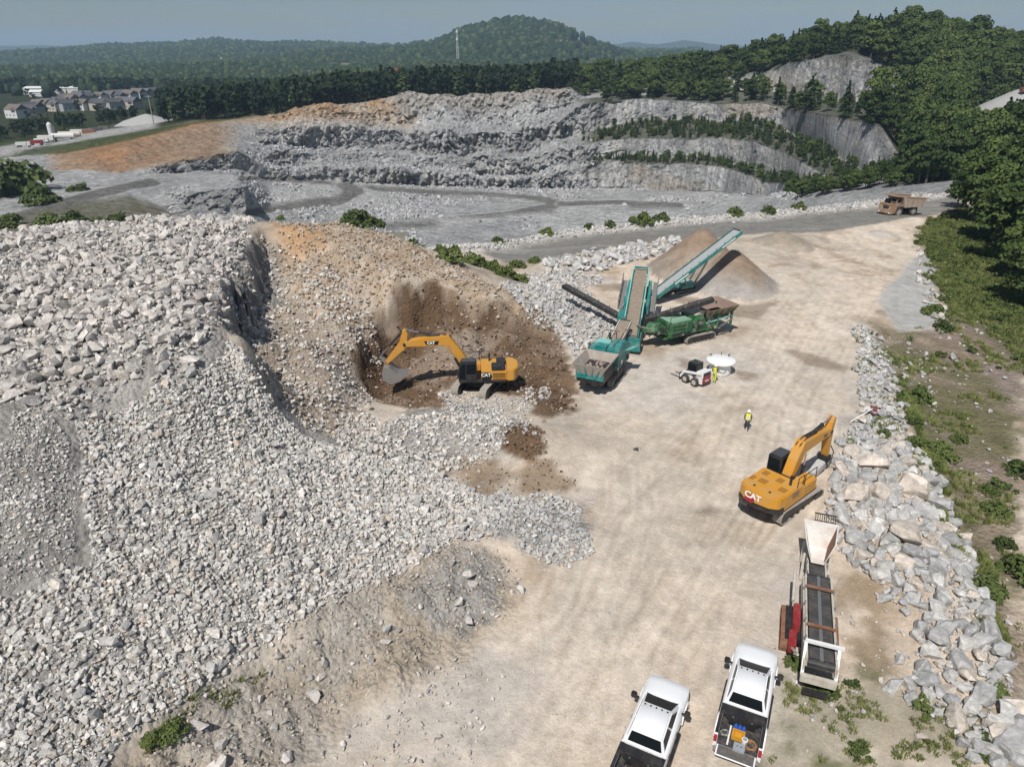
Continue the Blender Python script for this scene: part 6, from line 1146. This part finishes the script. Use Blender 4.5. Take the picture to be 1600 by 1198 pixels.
t_ = crawler(oc, 3.0, .75, .4, 1.5, L*.36, 5, RUST); t_.data.materials[0] = RUST; t_ = crawler(oc, 3.0, .75, .4, -.9, L*.36, 5, RUST); t_.data.materials[0] = RUST
MB().box(L*.24, L*.48, -.7, 1.5, .55, .85).build('chassis', BLACK, oc, .02); MB().box(L*.28, L*.44, .85, 1.2, .85, 1.5).build('engine_cover', REDP, oc, .06); MB().box(L*.15, L*.26, 1.0, 1.35, .7, 1.3).build('fuel_tank', REDP, oc, .05)
MB().cyl((L*.48, 1.2, 1.2), (L*.66, 1.2, 1.7), .08, 10).build('strut', CREAM, oc); MB().beam((L*.1, 0, 1.6), (L*.28, 0, .7), .2, .2).beam((L*.6, 0, 1.2), (L*.46, 0, .7), .2, .2).build('support', CREAM, oc)
MB().beam((L*.05, 1.0, 1.7), (L*.18, 1.25, .9), .1, .1).build('ladder', CREAM, oc)
# ---------------------------------------------------------------- skid steer loader with forks
q = at(1086, 597, 0); sk = empty('skid_steer', (q[0], q[1], .02), R(128), 'small white and red skid steer loader with pallet forks, beside the white bowl', 'skid steer')
for xx in (-.5, .55):
    for s in (-1, 1): wheel(sk, xx, s*.78, .40, .28, mat('dusty_rim', (.45, .40, .35), .7), s)
MB().box(-1.15, .95, -.6, .6, .28, .85).build('chassis', WHITEP, sk, .04); MB().box(-1.2, -.45, -.62, .62, .85, 1.45).build('engine_house', WHITEP, sk, .06)
MB().box(-1.27, -1.19, -.55, .55, .35, 1.05).build('rear_door', REDP, sk, .03); text('Bobcat', .19, LETW, sk, (-1.28, 0, .62), (R(90), 0, R(-90)), bold=.006); MB().box(-1.24, -1.18, -.5, .5, 1.1, 1.4).build('rear_grille', BLACK, sk)
cb_ = MB().box(-.45, .75, -.48, .48, .8, 2.0, .9, .92).build('cab', BLACK, sk, .06); MB().box(-.4, .6, -.44, .44, 2.0, 2.04).build('cab_roof', mat('cab_roof_green', (.05, .065, .06), .5), cb_, .02)
MB().box(-.3, .6, .45, .475, 1.25, 1.85).box(-.3, .6, -.475, -.45, 1.25, 1.85).build('side_window', GLASS, cb_); MB().box(.70, .73, -.38, .38, 1.1, 1.85).build('windscreen', GLASS, cb_)
for s in (-1, 1): MB().beam((-1.1, s*.68, 1.35), (.85, s*.68, 1.0), .14, .22).beam((.85, s*.68, 1.0), (1.25, s*.68, .35), .14, .2).build('lift_arm', WHITEP, sk, .02); ram(sk, (-.8, s*.68, .7), (.3, s*.68, 1.05), .05)
fk = MB().box(1.25, 1.33, -.75, .75, .1, .75).build('fork_carriage', BLACK, sk); MB().beam((1.33, -.35, .08), (2.6, -.35, .06), .12, .05).beam((1.33, .35, .08), (2.6, .35, .06), .12, .05).build('fork', STEEL, fk)
MB().rail([(-.2, .3, 2.04), (-.2, .3, 2.3), (.1, .3, 2.3), (.1, .3, 2.04)], .03).build('beacon_guard', BLACK, cb_)
# ---------------------------------------------------------------- white crusher bowl
q = at(1124, 582, 0); wb = empty('steel_bowl', (q[0], q[1], .02), 0, 'white round steel bowl standing beside the skid steer', 'steel bowl')
def lathe(prof, n=36):
    V, F = [], []; m = len(prof)
    for k in range(n):
        a = 6.2832*k/n
        for r, z in prof: V.append((r*math.cos(a), r*math.sin(a), z))
    for k in range(n):
        for j in range(m-1): F.append((k*m+j, ((k+1) % n)*m+j, ((k+1) % n)*m+j+1, k*m+j+1))
    return V, F
MB().add(*lathe([(0, .0), (.98, 0), (1.02, .08), (1.0, .5), (.92, .8), (.95, .95), (1.32, 1.15), (1.36, 1.22), (1.36, 1.34), (1.30, 1.36), (.6, 1.46), (0, 1.5)])).build('bowl', mat('bright_white', (.82, .82, .81), .4, dirt=.12, dirtcol=(.6, .58, .54)), wb, 0, True)
MB().rail([(-.5, -.93, .75), (-.3, -1.1, .55), (.0, -1.15, .48), (.3, -1.05, .62)], .03).build('sling', BLACK, wb)
for a in (.6, 1.3, 2.4): MB().rail([(1.0*math.cos(a), 1.0*math.sin(a), 1.38), (1.0*math.cos(a), 1.0*math.sin(a), 1.62), (1.2*math.cos(a), 1.2*math.sin(a), 1.62), (1.2*math.cos(a), 1.2*math.sin(a), 1.36)], .03).build('lifting_lug', BLACK, wb)
# ---------------------------------------------------------------- haul truck
q = at(1405, 336, 0.0); ht = empty('haul_truck', (q[0], q[1], .05), R(200), 'dusty orange haul truck driving along the haul road', 'haul truck'); ht.scale = (.8,)*3
for xx, ys in ((2.6, (1.75, -1.75)), (-1.9, (1.45, -1.45))):
    for yy in ys: wheel(ht, xx, yy, 1.15, .75 if xx > 0 else 1.25, mat('grey_rim', (.34, .32, .30), .7, dirt=.5, dirtcol=DUST), 1 if yy > 0 else -1, n=26)
MB().box(-3.0, 4.2, -.7, .7, 1.0, 1.7).build('chassis', BLACK, ht, .05)
MB().prism([(3.2, 1.0), (4.7, 1.0), (4.75, 1.7), (4.35, 2.6), (3.2, 2.7)], -1.25, 1.25).build('engine_bay', ORANGE_T, ht, .06); MB().box(4.55, 4.72, -.8, .8, 1.5, 2.45).build('grille', BLACK, ht); MB().box(4.4, 5.0, -2.1, 2.1, .75, 1.25).build('bumper', ORANGE_T, ht, .05)
MB().box(2.2, 4.5, -2.2, 2.2, 2.65, 2.8).build('deck', ORANGE_T, ht, .03)
for s in (-1, 1):
    MB().prism([(3.9, .95), (4.7, .95), (4.5, 2.65), (1.6, 2.65), (1.5, 2.4), (3.5, 2.4)], s*1.3, s*2.15).build('fender', ORANGE_T, ht, .04); MB().box(4.98, 5.02, s*1.5-.22, s*1.5+.22, .85, 1.1).build('headlight', LETW, ht)
    MB().rail([(4.75, s*1.0, .9), (4.5, s*1.0, 2.7), (4.5, s*1.0, 3.6), (4.4, s*2.1, 3.6), (4.4, s*2.1, 2.8)], .04).build('handrail', ORANGE_T, ht)
cb2 = MB().prism([(2.3, 2.8), (3.7, 2.8), (3.85, 3.4), (3.55, 4.2), (2.3, 4.2)], .25, 1.9).build('cab', ORANGE_T, ht, .05); MB().prism([(2.45, 3.3), (3.72, 3.3), (3.5, 4.05), (2.45, 4.05)], 1.9, 1.915).build('side_window', GLASS, cb2); MB().add([(3.86, .4, 3.38), (3.86, 1.75, 3.38), (3.60, 1.75, 4.1), (3.60, .4, 4.1), (3.9, .4, 3.38), (3.9, 1.75, 3.38), (3.64, 1.75, 4.1), (3.64, .4, 4.1)], [(0, 1, 2, 3), (4, 5, 6, 7), (0, 1, 5, 4), (2, 3, 7, 6)]).build('windscreen', GLASS, cb2)
MB().box(2.4, 3.4, -1.9, -.5, 2.8, 3.7).build('air_cleaner', BLACK, ht, .05)
B0 = [(-4.6, 2.7), (-4.0, 2.2), (1.2, 2.3), (2.0, 4.3), (4.4, 4.75), (4.4, 4.95), (1.8, 4.6), (-4.7, 3.9)]
for s in (-1, 1): MB().prism([(-4.6, 2.75), (-3.9, 2.0), (1.5, 2.1), (2.2, 4.4), (1.8, 4.55), (-4.8, 3.85)], s*2.15, s*2.35).build('dump_body_side', mat('worn_body_steel', (.36, .30, .25), .7, dirt=.7, dirtcol=(.44, .40, .36), scale=1), ht, .03); MB().beam((-4.8, s*2.25, 3.88), (1.9, s*2.25, 4.58), .35, .22).build('side_rail', ORANGE_T, ht)
MB().prism([(-4.7, 2.9), (-3.9, 2.0), (1.5, 2.1), (2.2, 4.4), (2.0, 4.4), (1.3, 2.35), (-3.8, 2.25), (-4.6, 3.05)], -2.15, 2.15).build('dump_body', mat('worn_body_steel', (.33, .28, .24), .7, dirt=.7, dirtcol=(.42, .38, .34), scale=1), ht)
MB().prism([(1.9, 4.4), (4.5, 4.75), (4.5, 4.9), (1.8, 4.6)], -2.3, 2.3).build('canopy', ORANGE_T, ht, .03)
for k in range(4): MB().beam((-3.6+k*1.5, -2.4, 2.2), (-3.7+k*1.55, -2.42, 3.9+k*.15), .16, .14).beam((-3.6+k*1.5, 2.4, 2.2), (-3.7+k*1.55, 2.42, 3.9+k*.15), .16, .14).build('body_rib', ORANGE_T, ht)
# ---------------------------------------------------------------- gravel pile and loader at the wood's edge
q = Vector(at_y(1590, 205, 280)); gp = empty('gravel_stockpile', (q.x, q.y, q.z), 0, 'grey gravel stockpile showing between the trees at the photo edge', 'stockpile')
V, F = lathe([(31, -3), (22, 3), (14, 8.4), (6, 13), (1.5, 15.4), (0, 15.8)], 60); V = np.array(V); V[:, :2] *= (1+.05*vnoise(V[:, 0]*.15, V[:, 1]*.15, 1.))[:, None]; V[:, 2] += .5*vnoise(V[:, 0]*.3, V[:, 1]*.3, 4.)
MB().add(V, F).build('heap', mat('gravel_heap', (.33, .33, .32), .95, dirt=.6, dirtcol=(.42, .415, .40), scale=.6, bump=.8), gp, 0, True)
V2 = V*np.array((.8, .8, .72))+np.array((16, -9, 0)); MB().add(V2, F).build('second_heap', mat('gravel_heap', (.33, .33, .32)), gp, 0, True)
q = Vector(at_y(1598, 165, 276)); lf = empty('radial_stacker', (q.x, q.y, q.z), 0, 'dark conveyor head above the gravel stockpile at the photo edge', 'conveyor'); conveyor(lf, (22, 5, -6), (-1.5, 0, 5.5), 1.6, 1.0, BLACK, BELT, 'boom_belt'); MB().box(-2.2, -.4, -1.0, 1.0, 4.6, 6.2).build('head_chute', RUST, lf, .05); MB().beam((8, 2, 0), (9, 2.2, -14), .5, .5).beam((4, 1.2, 2), (7.5, 2, -14), .4, .4).build('strut', BLACK, lf)
# ---------------------------------------------------------------- people
def person(loc, rz, label, vest, trousers, walking=True):
    t = empty('person', loc, rz, label, 'person')
    sw = .16 if walking else .04
    J = {'pelvis': (0, 0, .95), 'chest': (.02, 0, 1.28), 'neck': (.02, 0, 1.50), 'head': (.05, 0, 1.66), 'top': (.04, 0, 1.76), 'lh': (0, .10, .92), 'lk': (.10+sw*.4, .11, .50), 'la': (sw*.8, .11, .09), 'lt': (sw*.8+.18, .12, .04), 'rh': (0, -.10, .92), 'rk': (.04-sw*.2, -.11, .50), 'ra': (-sw, -.11, .10), 'rt': (-sw+.17, -.12, .05),
         'ls': (.0, .20, 1.44), 'le': (-.06, .27, 1.17), 'lw': (.12, .24, .95), 'lf': (.18, .23, .87), 'rs': (.0, -.20, 1.44), 're': (-.02, -.28, 1.17), 'rw': (.18, -.24, 1.02), 'rf': (.25, -.22, .97)}
    rad = {'pelvis': .155, 'chest': .165, 'neck': .065, 'head': .105, 'top': .085, 'lh': .105, 'lk': .07, 'la': .05, 'lt': .045, 'rh': .105, 'rk': .07, 'ra': .05, 'rt': .045, 'ls': .075, 'le': .052, 'lw': .038, 'lf': .04, 'rs': .075, 're': .052, 'rw': .038, 'rf': .04}
    E = [('pelvis', 'chest'), ('chest', 'neck'), ('neck', 'head'), ('head', 'top'), ('pelvis', 'lh'), ('lh', 'lk'), ('lk', 'la'), ('la', 'lt'), ('pelvis', 'rh'), ('rh', 'rk'), ('rk', 'ra'), ('ra', 'rt'), ('chest', 'ls'), ('ls', 'le'), ('le', 'lw'), ('lw', 'lf'), ('chest', 'rs'), ('rs', 're'), ('re', 'rw'), ('rw', 'rf')]
    names = list(J); me = bpy.data.meshes.new('body'); me.from_pydata([J[n] for n in names], [(names.index(a), names.index(b)) for a, b in E], []); o = bpy.data.objects.new('body', me); link(o, t)
    m = o.modifiers.new('skin', 'SKIN'); sd = me.skin_vertices[0].data if me.skin_vertices else None
    if sd is None:
        bm = bmesh.new(); bm.from_mesh(me); bm.verts.layers.skin.verify(); bm.to_mesh(me); bm.free(); sd = me.skin_vertices[0].data
    for i, n in enumerate(names): sd[i].radius = (rad[n], rad[n]); sd[i].use_root = (i == 0)
    o.modifiers.new('round', 'SUBSURF').levels = 1; o.modifiers['round'].render_levels = 2
    # one body, coloured by what covers it
    mt, nn, ll, b = principled('clothing'); tcn = nn.new('ShaderNodeTexCoord'); sx = nn.new('ShaderNodeSeparateXYZ'); ll.new(tcn.outputs['Object'], sx.inputs[0]); rp = nn.new('ShaderNodeValToRGB'); rp.color_ramp.interpolation = 'CONSTANT'; mr = nn.new('ShaderNodeMapRange'); mr.inputs[2].default_value = 2.0; ll.new(sx.outputs['Z'], mr.inputs[0]); ll.new(mr.outputs[0], rp.inputs['Fac'])
    el = rp.color_ramp.elements; el[0].position = 0; el[0].color = (.09, .05, .03, 1); el[1].position = .07; el[1].color = (*trousers, 1); e = el.new(.475); e.color = (.05, .05, .055, 1); e = el.new(.765); e.color = (.50, .30, .20, 1); ll.new(rp.outputs['Color'], b.inputs['Base Color']); b.inputs['Roughness'].default_value = .8; me.materials.append(mt)
    vm = mat('hi_vis', vest, .6); V, F = loft([[(-.17*k*math.cos(a)+.01, .225*k2*math.sin(a), z) for a in np.linspace(0, 6.283, 15)[:-1]] for k, k2, z in ((1.02, .85, .93), (1.05, .86, 1.05), (1.1, .95, 1.25), (1.05, 1.02, 1.42), (.55, .55, 1.53))], False)
    v_ = MB().add(V, F).build('vest', vm, t, 0, True); MB().add(*loft([[(-.19*math.cos(a)+.01, .206*math.sin(a), z) for a in np.linspace(0, 6.283, 15)[:-1]] for z in (1.10, 1.15)], False)).build('reflective_band', LETW, v_)
    for s in (-1, 1): MB().beam((.205, s*.09, 1.0), (.185, s*.10, 1.40), .045, .01, up=(1, 0, 0)).build('reflective_strap', LETW, v_)
    V, F = lathe([(.0, .14), (.07, .125), (.115, .07), (.125, .0), (.155, -.01), (.155, -.025), (.12, -.02)], 18); h = MB().add(V, F).build('hard_hat', LETW, t, 0, True); h.location = (.04, 0, 1.72)
    MB().add(*loft([[(.145+.0*k, .018*math.cos(a), 1.655+.02*math.sin(a)) for a in np.linspace(0, 6.283, 7)[:-1]] for k in (0, 1)], True)).beam((.13, 0, 1.67), (.175, 0, 1.64), .03, .03).build('nose', mat('skin', (.50, .30, .20), .6), t)
    for s in (-1, 1):
        f = MB()
        bs = Vector(J['lf' if s > 0 else 'rf']); 
        for k in range(4): f.cyl(bs+Vector((.0, .02*(k-1.5), -.01)), bs+Vector((.055+.01*(k in (1, 2)), .021*(k-1.5), -.055)), .0095, 6, .007)
        f.cyl(bs+Vector((.0, -s*.03, 0)), bs+Vector((.05, -s*.05, -.02)), .010, 6, .008); f.build('fingers', mat('skin', (.50, .30, .20)), t)
        MB().beam((.135, s*.035, 1.685), (.15, s*.035, 1.685), .02, .012).build('eye', BLACK, t)
    return t
q = at(1166, 671, 0); person((q[0], q[1], float(grid_z(GZ, q[0], q[1]))), R(-110), 'worker in yellow vest, white hard hat and dark trousers walking in the yard', (.62, .62, .03), (.02, .035, .045))
q = at(1113, 598, 0); person((q[0]+.15, q[1]+.1, float(grid_z(GZ, q[0], q[1]))), R(40), 'worker in bright yellow standing between skid steer and white bowl', (.75, .85, .04), (.60, .68, .05), False)
# small things lying in the yard
q = at(988, 702, 0); eb = empty('rubber_mat', (q[0], q[1], .05), R(-20), 'dark scrap of belt lying on the yard below the bowl', 'scrap'); MB().add(*loft([[(x_, -.35, .02+.1*math.sin(x_*5)), (x_, .3, .03), (x_, .3, .06), (x_, -.35, .06+.1*math.sin(x_*5))] for x_ in np.linspace(-.6, .6, 7)])).build('belt_scrap', BELT, eb)
q = hit(1372, 642); pm = empty('red_sheet', tuple(q+np.array((0, 0, .15))), R(20), 'crumpled dark red sheet lying on the rubble bank', 'sheet')
gx = [[(a*.5-1.2, b*.45-.7, .12*math.sin(a*2.1+b*1.3)) for a in range(6)] for b in range(4)]; MB().add([p_ for r_ in gx for p_ in r_], [(b*6+a, b*6+a+1, b*6+a+7, b*6+a+6) for b in range(3) for a in range(5)]).build('sheet', mat('red_tarp', (.13, .03, .032), .85, dirt=.5, dirtcol=(.3, .2, .17)), pm)
q = hit(1345, 655); pw = empty('white_pole', tuple(q+np.array((0, 0, .25))), R(35), 'thin white pole leaning on the rubble bank', 'pole'); MB().cyl((-1.5, 0, 0), (1.5, 0, .25), .05, 10).build('pole_tube', LETW, pw)
# ================================================================ far buildings and masts
ROOFS = [mat('roof_grey', (.11, .11, .12), .9), mat('roof_brown', (.15, .125, .11), .9), mat('roof_dark', (.075, .075, .085), .9)]
WALLS = [mat('siding_white', (.62, .62, .60), .8), mat('siding_tan', (.46, .42, .36), .8), mat('siding_grey', (.38, .39, .40), .8)]
WIN = mat('far_window', (.03, .035, .04), .2)
def far_y(px, py, z): return at(px, py, z)
def house(px, py, z, w, d, h, rz, label, i, group='houses beyond the quarry'):
    p = at(px, py, z); o = empty('house', tuple(p), rz, label, 'house', group); o.scale = (.72,)*3
    wl_ = MB().box(-w/2, w/2, -d/2, d/2, -2, h).build('wall', WALLS[i % 3], o)
    MB().add([(-w/2-.4, -d/2-.4, h), (w/2+.4, -d/2-.4, h), (w/2+.4, d/2+.4, h), (-w/2-.4, d/2+.4, h), (-w/2-.4, 0, h+d*.36), (w/2+.4, 0, h+d*.36)], [(0, 1, 5, 4), (2, 3, 4, 5), (0, 4, 3), (1, 2, 5), (3, 2, 1, 0)]).build('roof', ROOFS[(i*2+1) % 3], o)
    MB().add([(w*.1, -d/2-1.4, h-.5), (w*.42, -d/2-1.4, h-.5), (w*.26, -d/2-1.4, h+1.9), (w*.1, d*.1, h-.5), (w*.42, d*.1, h-.5), (w*.26, d*.0, h+1.9)], [(0, 1, 2), (0, 2, 5, 3), (1, 4, 5, 2)]).build('gable', ROOFS[(i*2+1) % 3], o)
    for k in range(3): xx = -w*.35+k*w*.3; MB().box(xx-.6, xx+.6, -d/2-.06, -d/2, 1.0, 2.5).build('window', WIN, wl_)
    return o
g = random.Random(5); n = 0
for row, (x0, y0, x1, y1, cnt) in enumerate(((28, 182, 128, 160, 8), (45, 176, 140, 154, 7), (108, 160, 205, 156, 7), (85, 172, 180, 170, 5), (170, 156, 245, 148, 6), (190, 168, 206, 170, 2))):
    for k in range(cnt):
        t = k/max(1, cnt-1); px, py = x0+(x1-x0)*t+g.uniform(-2, 2), y0+(y1-y0)*t+g.uniform(-1, 1)
        od = ('first', 'second', 'third', 'fourth', 'fifth', 'sixth', 'seventh', 'eighth')[k]
        lb = od+' '+('house in the lower row of the estate beyond the pit, counted from the left', 'house in the second estate row, counted from the left', 'house in the middle estate row among trees, counted from the left', 'white-sided house in the near estate row, counted from the left', 'house at the far estate row near the tall pole, counted from the left', 'pale house standing below the rest of the estate, counted from the left')[row]
        house(px, py, -13, g.uniform(13, 19), g.uniform(10, 13), g.uniform(5.5, 7), R(g.choice([-25, -20, 60, -28])), lb, n, 'estate row %d' % (row+1)); n += 1
def shed(px, py, z, w, d, h, rz, label, m=None):
    p = at(px, py, z); o = empty('warehouse', tuple(p), rz, label, 'warehouse'); o.scale = (.8, .8, .55); MB().box(-w/2, w/2, -d/2, d/2, -2, h).build('wall', m or WALLS[0], o); MB().add([(-w/2-.5, -d/2-.5, h), (w/2+.5, -d/2-.5, h), (w/2+.5, d/2+.5, h), (-w/2-.5, d/2+.5, h), (-w/2-.5, 0, h+3), (w/2+.5, 0, h+3)], [(0, 1, 5, 4), (2, 3, 4, 5), (0, 4, 3), (1, 2, 5), (3, 2, 1, 0)]).build('roof', mat('white_roof', (.75, .75, .74), .5), o)
shed(92, 145, -13, 75, 30, 9, R(12), 'long white-roofed warehouse beyond the houses'); shed(126, 140, -13, 55, 28, 9, R(8), 'white-roofed warehouse, the farther one beside the long shed'); shed(64, 149, -13, 22, 14, 6, R(15), 'small white shed at the end of the warehouses'); shed(146, 138, -13, 35, 20, 8, R(8), 'last white-roofed warehouse in the row among trees')
# houses on the big hill and in the valley
for i, (px, py, lb) in enumerate(((640, 70, 'pale house leftmost on the shoulder of the big hill'), (632, 72, 'tan house on the low ridge left of the big hill'), (688, 66, 'pale house among the cluster on the hill shoulder'), (694, 58, 'house near the top of the hill shoulder'), (704, 62, 'house in the row below the hilltop trees'), (716, 61, 'second house in the row below the hilltop'), (728, 58, 'third house in the row below the hilltop'), (735, 58, 'last house in the row below the hilltop'), (788, 65, 'white house alone on the face of the big hill'), (798, 41, 'long pale house high on the big hill'), (811, 34, 'small white house just under the big hilltop'), (866, 54, 'long white house on the right flank of the hill'), (880, 54, 'small white house beside the long one on the flank'), (872, 76, 'pale house low on the right flank of the hill'), (524, 110, 'white house in the valley woods below the hill'), (472, 108, 'pale house in the valley woods left of the mast'), (545, 112, 'low pale house in the valley beside the woods'))):
    d = np.hypot(ppx-px, ppy-py-2)+np.where(Y > 2100, 40, 0); k = np.unravel_index(np.argmin(d), d.shape); p = PVV[k]; o = empty('house', tuple(p+np.array((0, -6, 5))), R(g.uniform(-30, 30)), lb, 'house', 'hillside houses'); w = g.uniform(12, 20)
    MB().box(-w/2, w/2, -5, 5, -8, 6).build('wall', WALLS[(i*2) % 3], o); MB().add([(-w/2-.5, -5.5, 6), (w/2+.5, -5.5, 6), (w/2+.5, 5.5, 6), (-w/2-.5, 5.5, 6), (-w/2-.5, 0, 10), (w/2+.5, 0, 10)], [(0, 1, 5, 4), (2, 3, 4, 5), (0, 4, 3), (1, 2, 5), (3, 2, 1, 0)]).build('roof', ROOFS[i % 3], o)
# white steeple, masts and poles
p = at(349, 114, -12); o = empty('church', tuple(p), 0, 'white church steeple rising from the valley woods', 'church'); MB().box(-3, 3, -3, 3, -4, 14).build('tower', WALLS[0], o); MB().add([(-3, -3, 14), (3, -3, 14), (3, 3, 14), (-3, 3, 14), (0, 0, 30)], [(0, 1, 4), (1, 2, 4), (2, 3, 4), (3, 0, 4)]).build('spire', mat('white_roof', (.75, .75, .74)), o)
p = PVV[np.unravel_index(np.argmin(np.hypot(ppx-716, ppy-104)+np.where(Y > 1800, 40, 0)), ppx.shape)]; o = empty('radio_mast', tuple(p), 0, 'lattice radio mast in front of the big wooded hill', 'mast'); mb = MB()
for sx, sy in ((-2, -2), (2, -2), (2, 2), (-2, 2)): mb.beam((sx, sy, -3), (sx*.4, sy*.4, 62), .5, .5)
for k in range(10): a = 2*(1-.06*k); b_ = 2*(1-.06*(k+1)); mb.beam((-a, -a, k*6), (b_, -b_, k*6+6), .35, .35).beam((a, a, k*6), (-b_, b_, k*6+6), .35, .35)
mb.build('lattice', mat('galvanised', (.5, .5, .5), .5), o)
for z_ in (44, 56): MB().cyl((0, 0, z_), (0, 0, z_+4), 2.2, 10).build('antenna', WALLS[0], o)
def pole(px, pt, pb, y, label, lat=False):
    a, b_ = at_y(px, pb, y), at_y(px, pt, y); o = empty('power_pole', tuple(a), 0, label, 'pole'); hgt = b_[2]-a[2]; MB().cyl((0, 0, -1), (0, 0, hgt), .32, 8, .18).build('mast', mat('weathered_wood', (.30, .29, .27), .9), o); MB().beam((-1.6, 0, hgt*.93), (1.6, 0, hgt*.93), .2, .25).build('cross_arm', mat('weathered_wood', (.30, .29, .27)), o)
pole(240, 148, 192, 410, 'tall pale power pole beside the plant yard'); pole(487, 108, 150, 520, 'thin power pole among the forest trees left of the tower'); pole(270, 160, 190, 420, 'shorter pole in the woods right of the tall one'); pole(520, 112, 150, 520, 'thin pole in front of the valley houses')
p = at_y(624, 150, 540); o = empty('rusty_tower', tuple(p), 0, 'rusty steel tower poking out of the rim forest', 'tower'); mb = MB()
for sx, sy in ((-2, -2), (2, -2), (2, 2), (-2, 2)): mb.beam((sx, sy, -6), (sx, sy, 17), .45, .45)
for k in range(3): mb.box(-2.2, 2.2, -2.2, 2.2, 6+k*4.5, 6.4+k*4.5)
mb.build('frame', RUST, o); MB().box(-2.6, 2.2, -2.2, 2.2, 15, 18).build('cabin', RUST, o)
# batching plant on the left
PL = lambda px, py: tuple(at(px, py, -11.5))
o = empty('silo', PL(82, 217), 0, 'white upright silo of the plant beyond the orange bank', 'silo'); o.scale = (.62,)*3; MB().cyl((0, 0, 0), (0, 0, 11), 1.9, 16).build('tank', WALLS[0], o); MB().cyl((0, 0, 11), (0, 0, 12.5), 1.9, 16, .4).build('cone', WALLS[0], o); MB().beam((3, 0, 0), (3, 0, 10), .5, .5).beam((3, 0, 10), (0, 0, 11), .4, .4).build('ladder_frame', STEEL, o)
for k, (px, py, lb) in enumerate(((100, 219, 'long pale horizontal tank in the plant yard'), (110, 216, 'second horizontal tank in the plant yard'))):
    o = empty('horizontal_tank', PL(px, py), R(18), lb, 'tank'); o.scale = (.75,)*3; MB().cyl((-6.5, 0, 2.6), (6.5, 0, 2.6), 1.7, 16).build('drum', CREAM if k else WALLS[0], o); MB().box(-5, -4.2, -1.2, 1.2, -.5, 1.6).box(4.2, 5, -1.2, 1.2, -.5, 1.6).build('cradle', BLACK, o)
for k, (px, py, w, m, lb) in enumerate(((128, 211, 13, WALLS[0], 'white container office in the plant yard'), (73, 221, 9, WALLS[0], 'white box trailer beside the silo'), (140, 211, 8, RUST, 'rusty container behind the plant office'), (150, 208, 9, ROOFS[2], 'dark trailer at the end of the plant row'), (163, 206, 7, ROOFS[1], 'brown trailer parked on the plant road'))):
    o = empty('container', PL(px, py), R(16), lb, 'container'); o.scale = (.75,)*3; MB().box(-w/2, w/2, -1.6, 1.6, .6, 3.6).build('shell', m, o, .05); MB().box(-w/2+.4, w/2-.4, -1.2, 1.2, 0, .6).build('base', BLACK, o); MB().box(w/2, w/2+.05, -1.3, 1.3, .8, 3.4).build('door', STEEL, o)
for k, (px, py, m, lb) in enumerate(((57, 227, REDP, 'orange-red truck parked in the plant yard'), (38, 230, WALLS[0], 'white truck at the near end of the plant yard'), (183, 205, ROOFS[0], 'dark truck on the road beyond the plant'), (205, 201, WALLS[2], 'grey truck on the road toward the gravel heap'), (66, 224, WALLS[0], 'white truck beside the orange-red one'))):
    o = empty('lorry', PL(px, py), R(15), lb, 'truck'); o.scale = (.75,)*3; MB().box(2.0, 4.0, -1.2, 1.2, .9, 3.0, .85, .95).build('cab', m, o, .1); MB().box(-4, 1.8, -1.25, 1.25, 1.1, 2.9).build('box', m, o, .05)
    for xx in (3.0, -1.8, -3.0):
        for s in (-1.05, 1.05): MB().cyl((xx, s-.18, .5), (xx, s+.18, .5), .5, 12).build('wheel', RUBBER, o)
q = at(232, 197, -10.5); o = empty('gravel_heap', tuple(q), 0, 'small grey gravel heap at the foot of the tall pole', 'stockpile'); V, F = lathe([(15, -1.5), (9, 2.8), (3, 5.6), (0, 6.2)], 30); V = np.array(V); V[:, 0] *= 1.5; V[:, 2] += .5*vnoise(V[:, 0]*.4, V[:, 1]*.4, 2.); MB().add(V, F).build('heap', mat('gravel_heap', (.33, .33, .32)), o, 0, True)
# ================================================================ air
hz = MB().box(-9500, 9500, -400, 8600, -330, 165).build('haze', bpy.data.materials.new('air')); hm_ = hz.data.materials[0]; hm_.use_nodes = True; nn = hm_.node_tree.nodes; nn.remove(nn['Principled BSDF'])
pv = nn.new('ShaderNodeVolumePrincipled'); pv.inputs['Color'].default_value = (.54, .77, 1.0, 1); pv.inputs['Density'].default_value = .00014; pv.inputs['Anisotropy'].default_value = 0.0
hm_.node_tree.links.new(pv.outputs[0], nn['Material Output'].inputs['Volume']); tag(hz, 'blue summer haze over the valley', None, None, 'stuff')
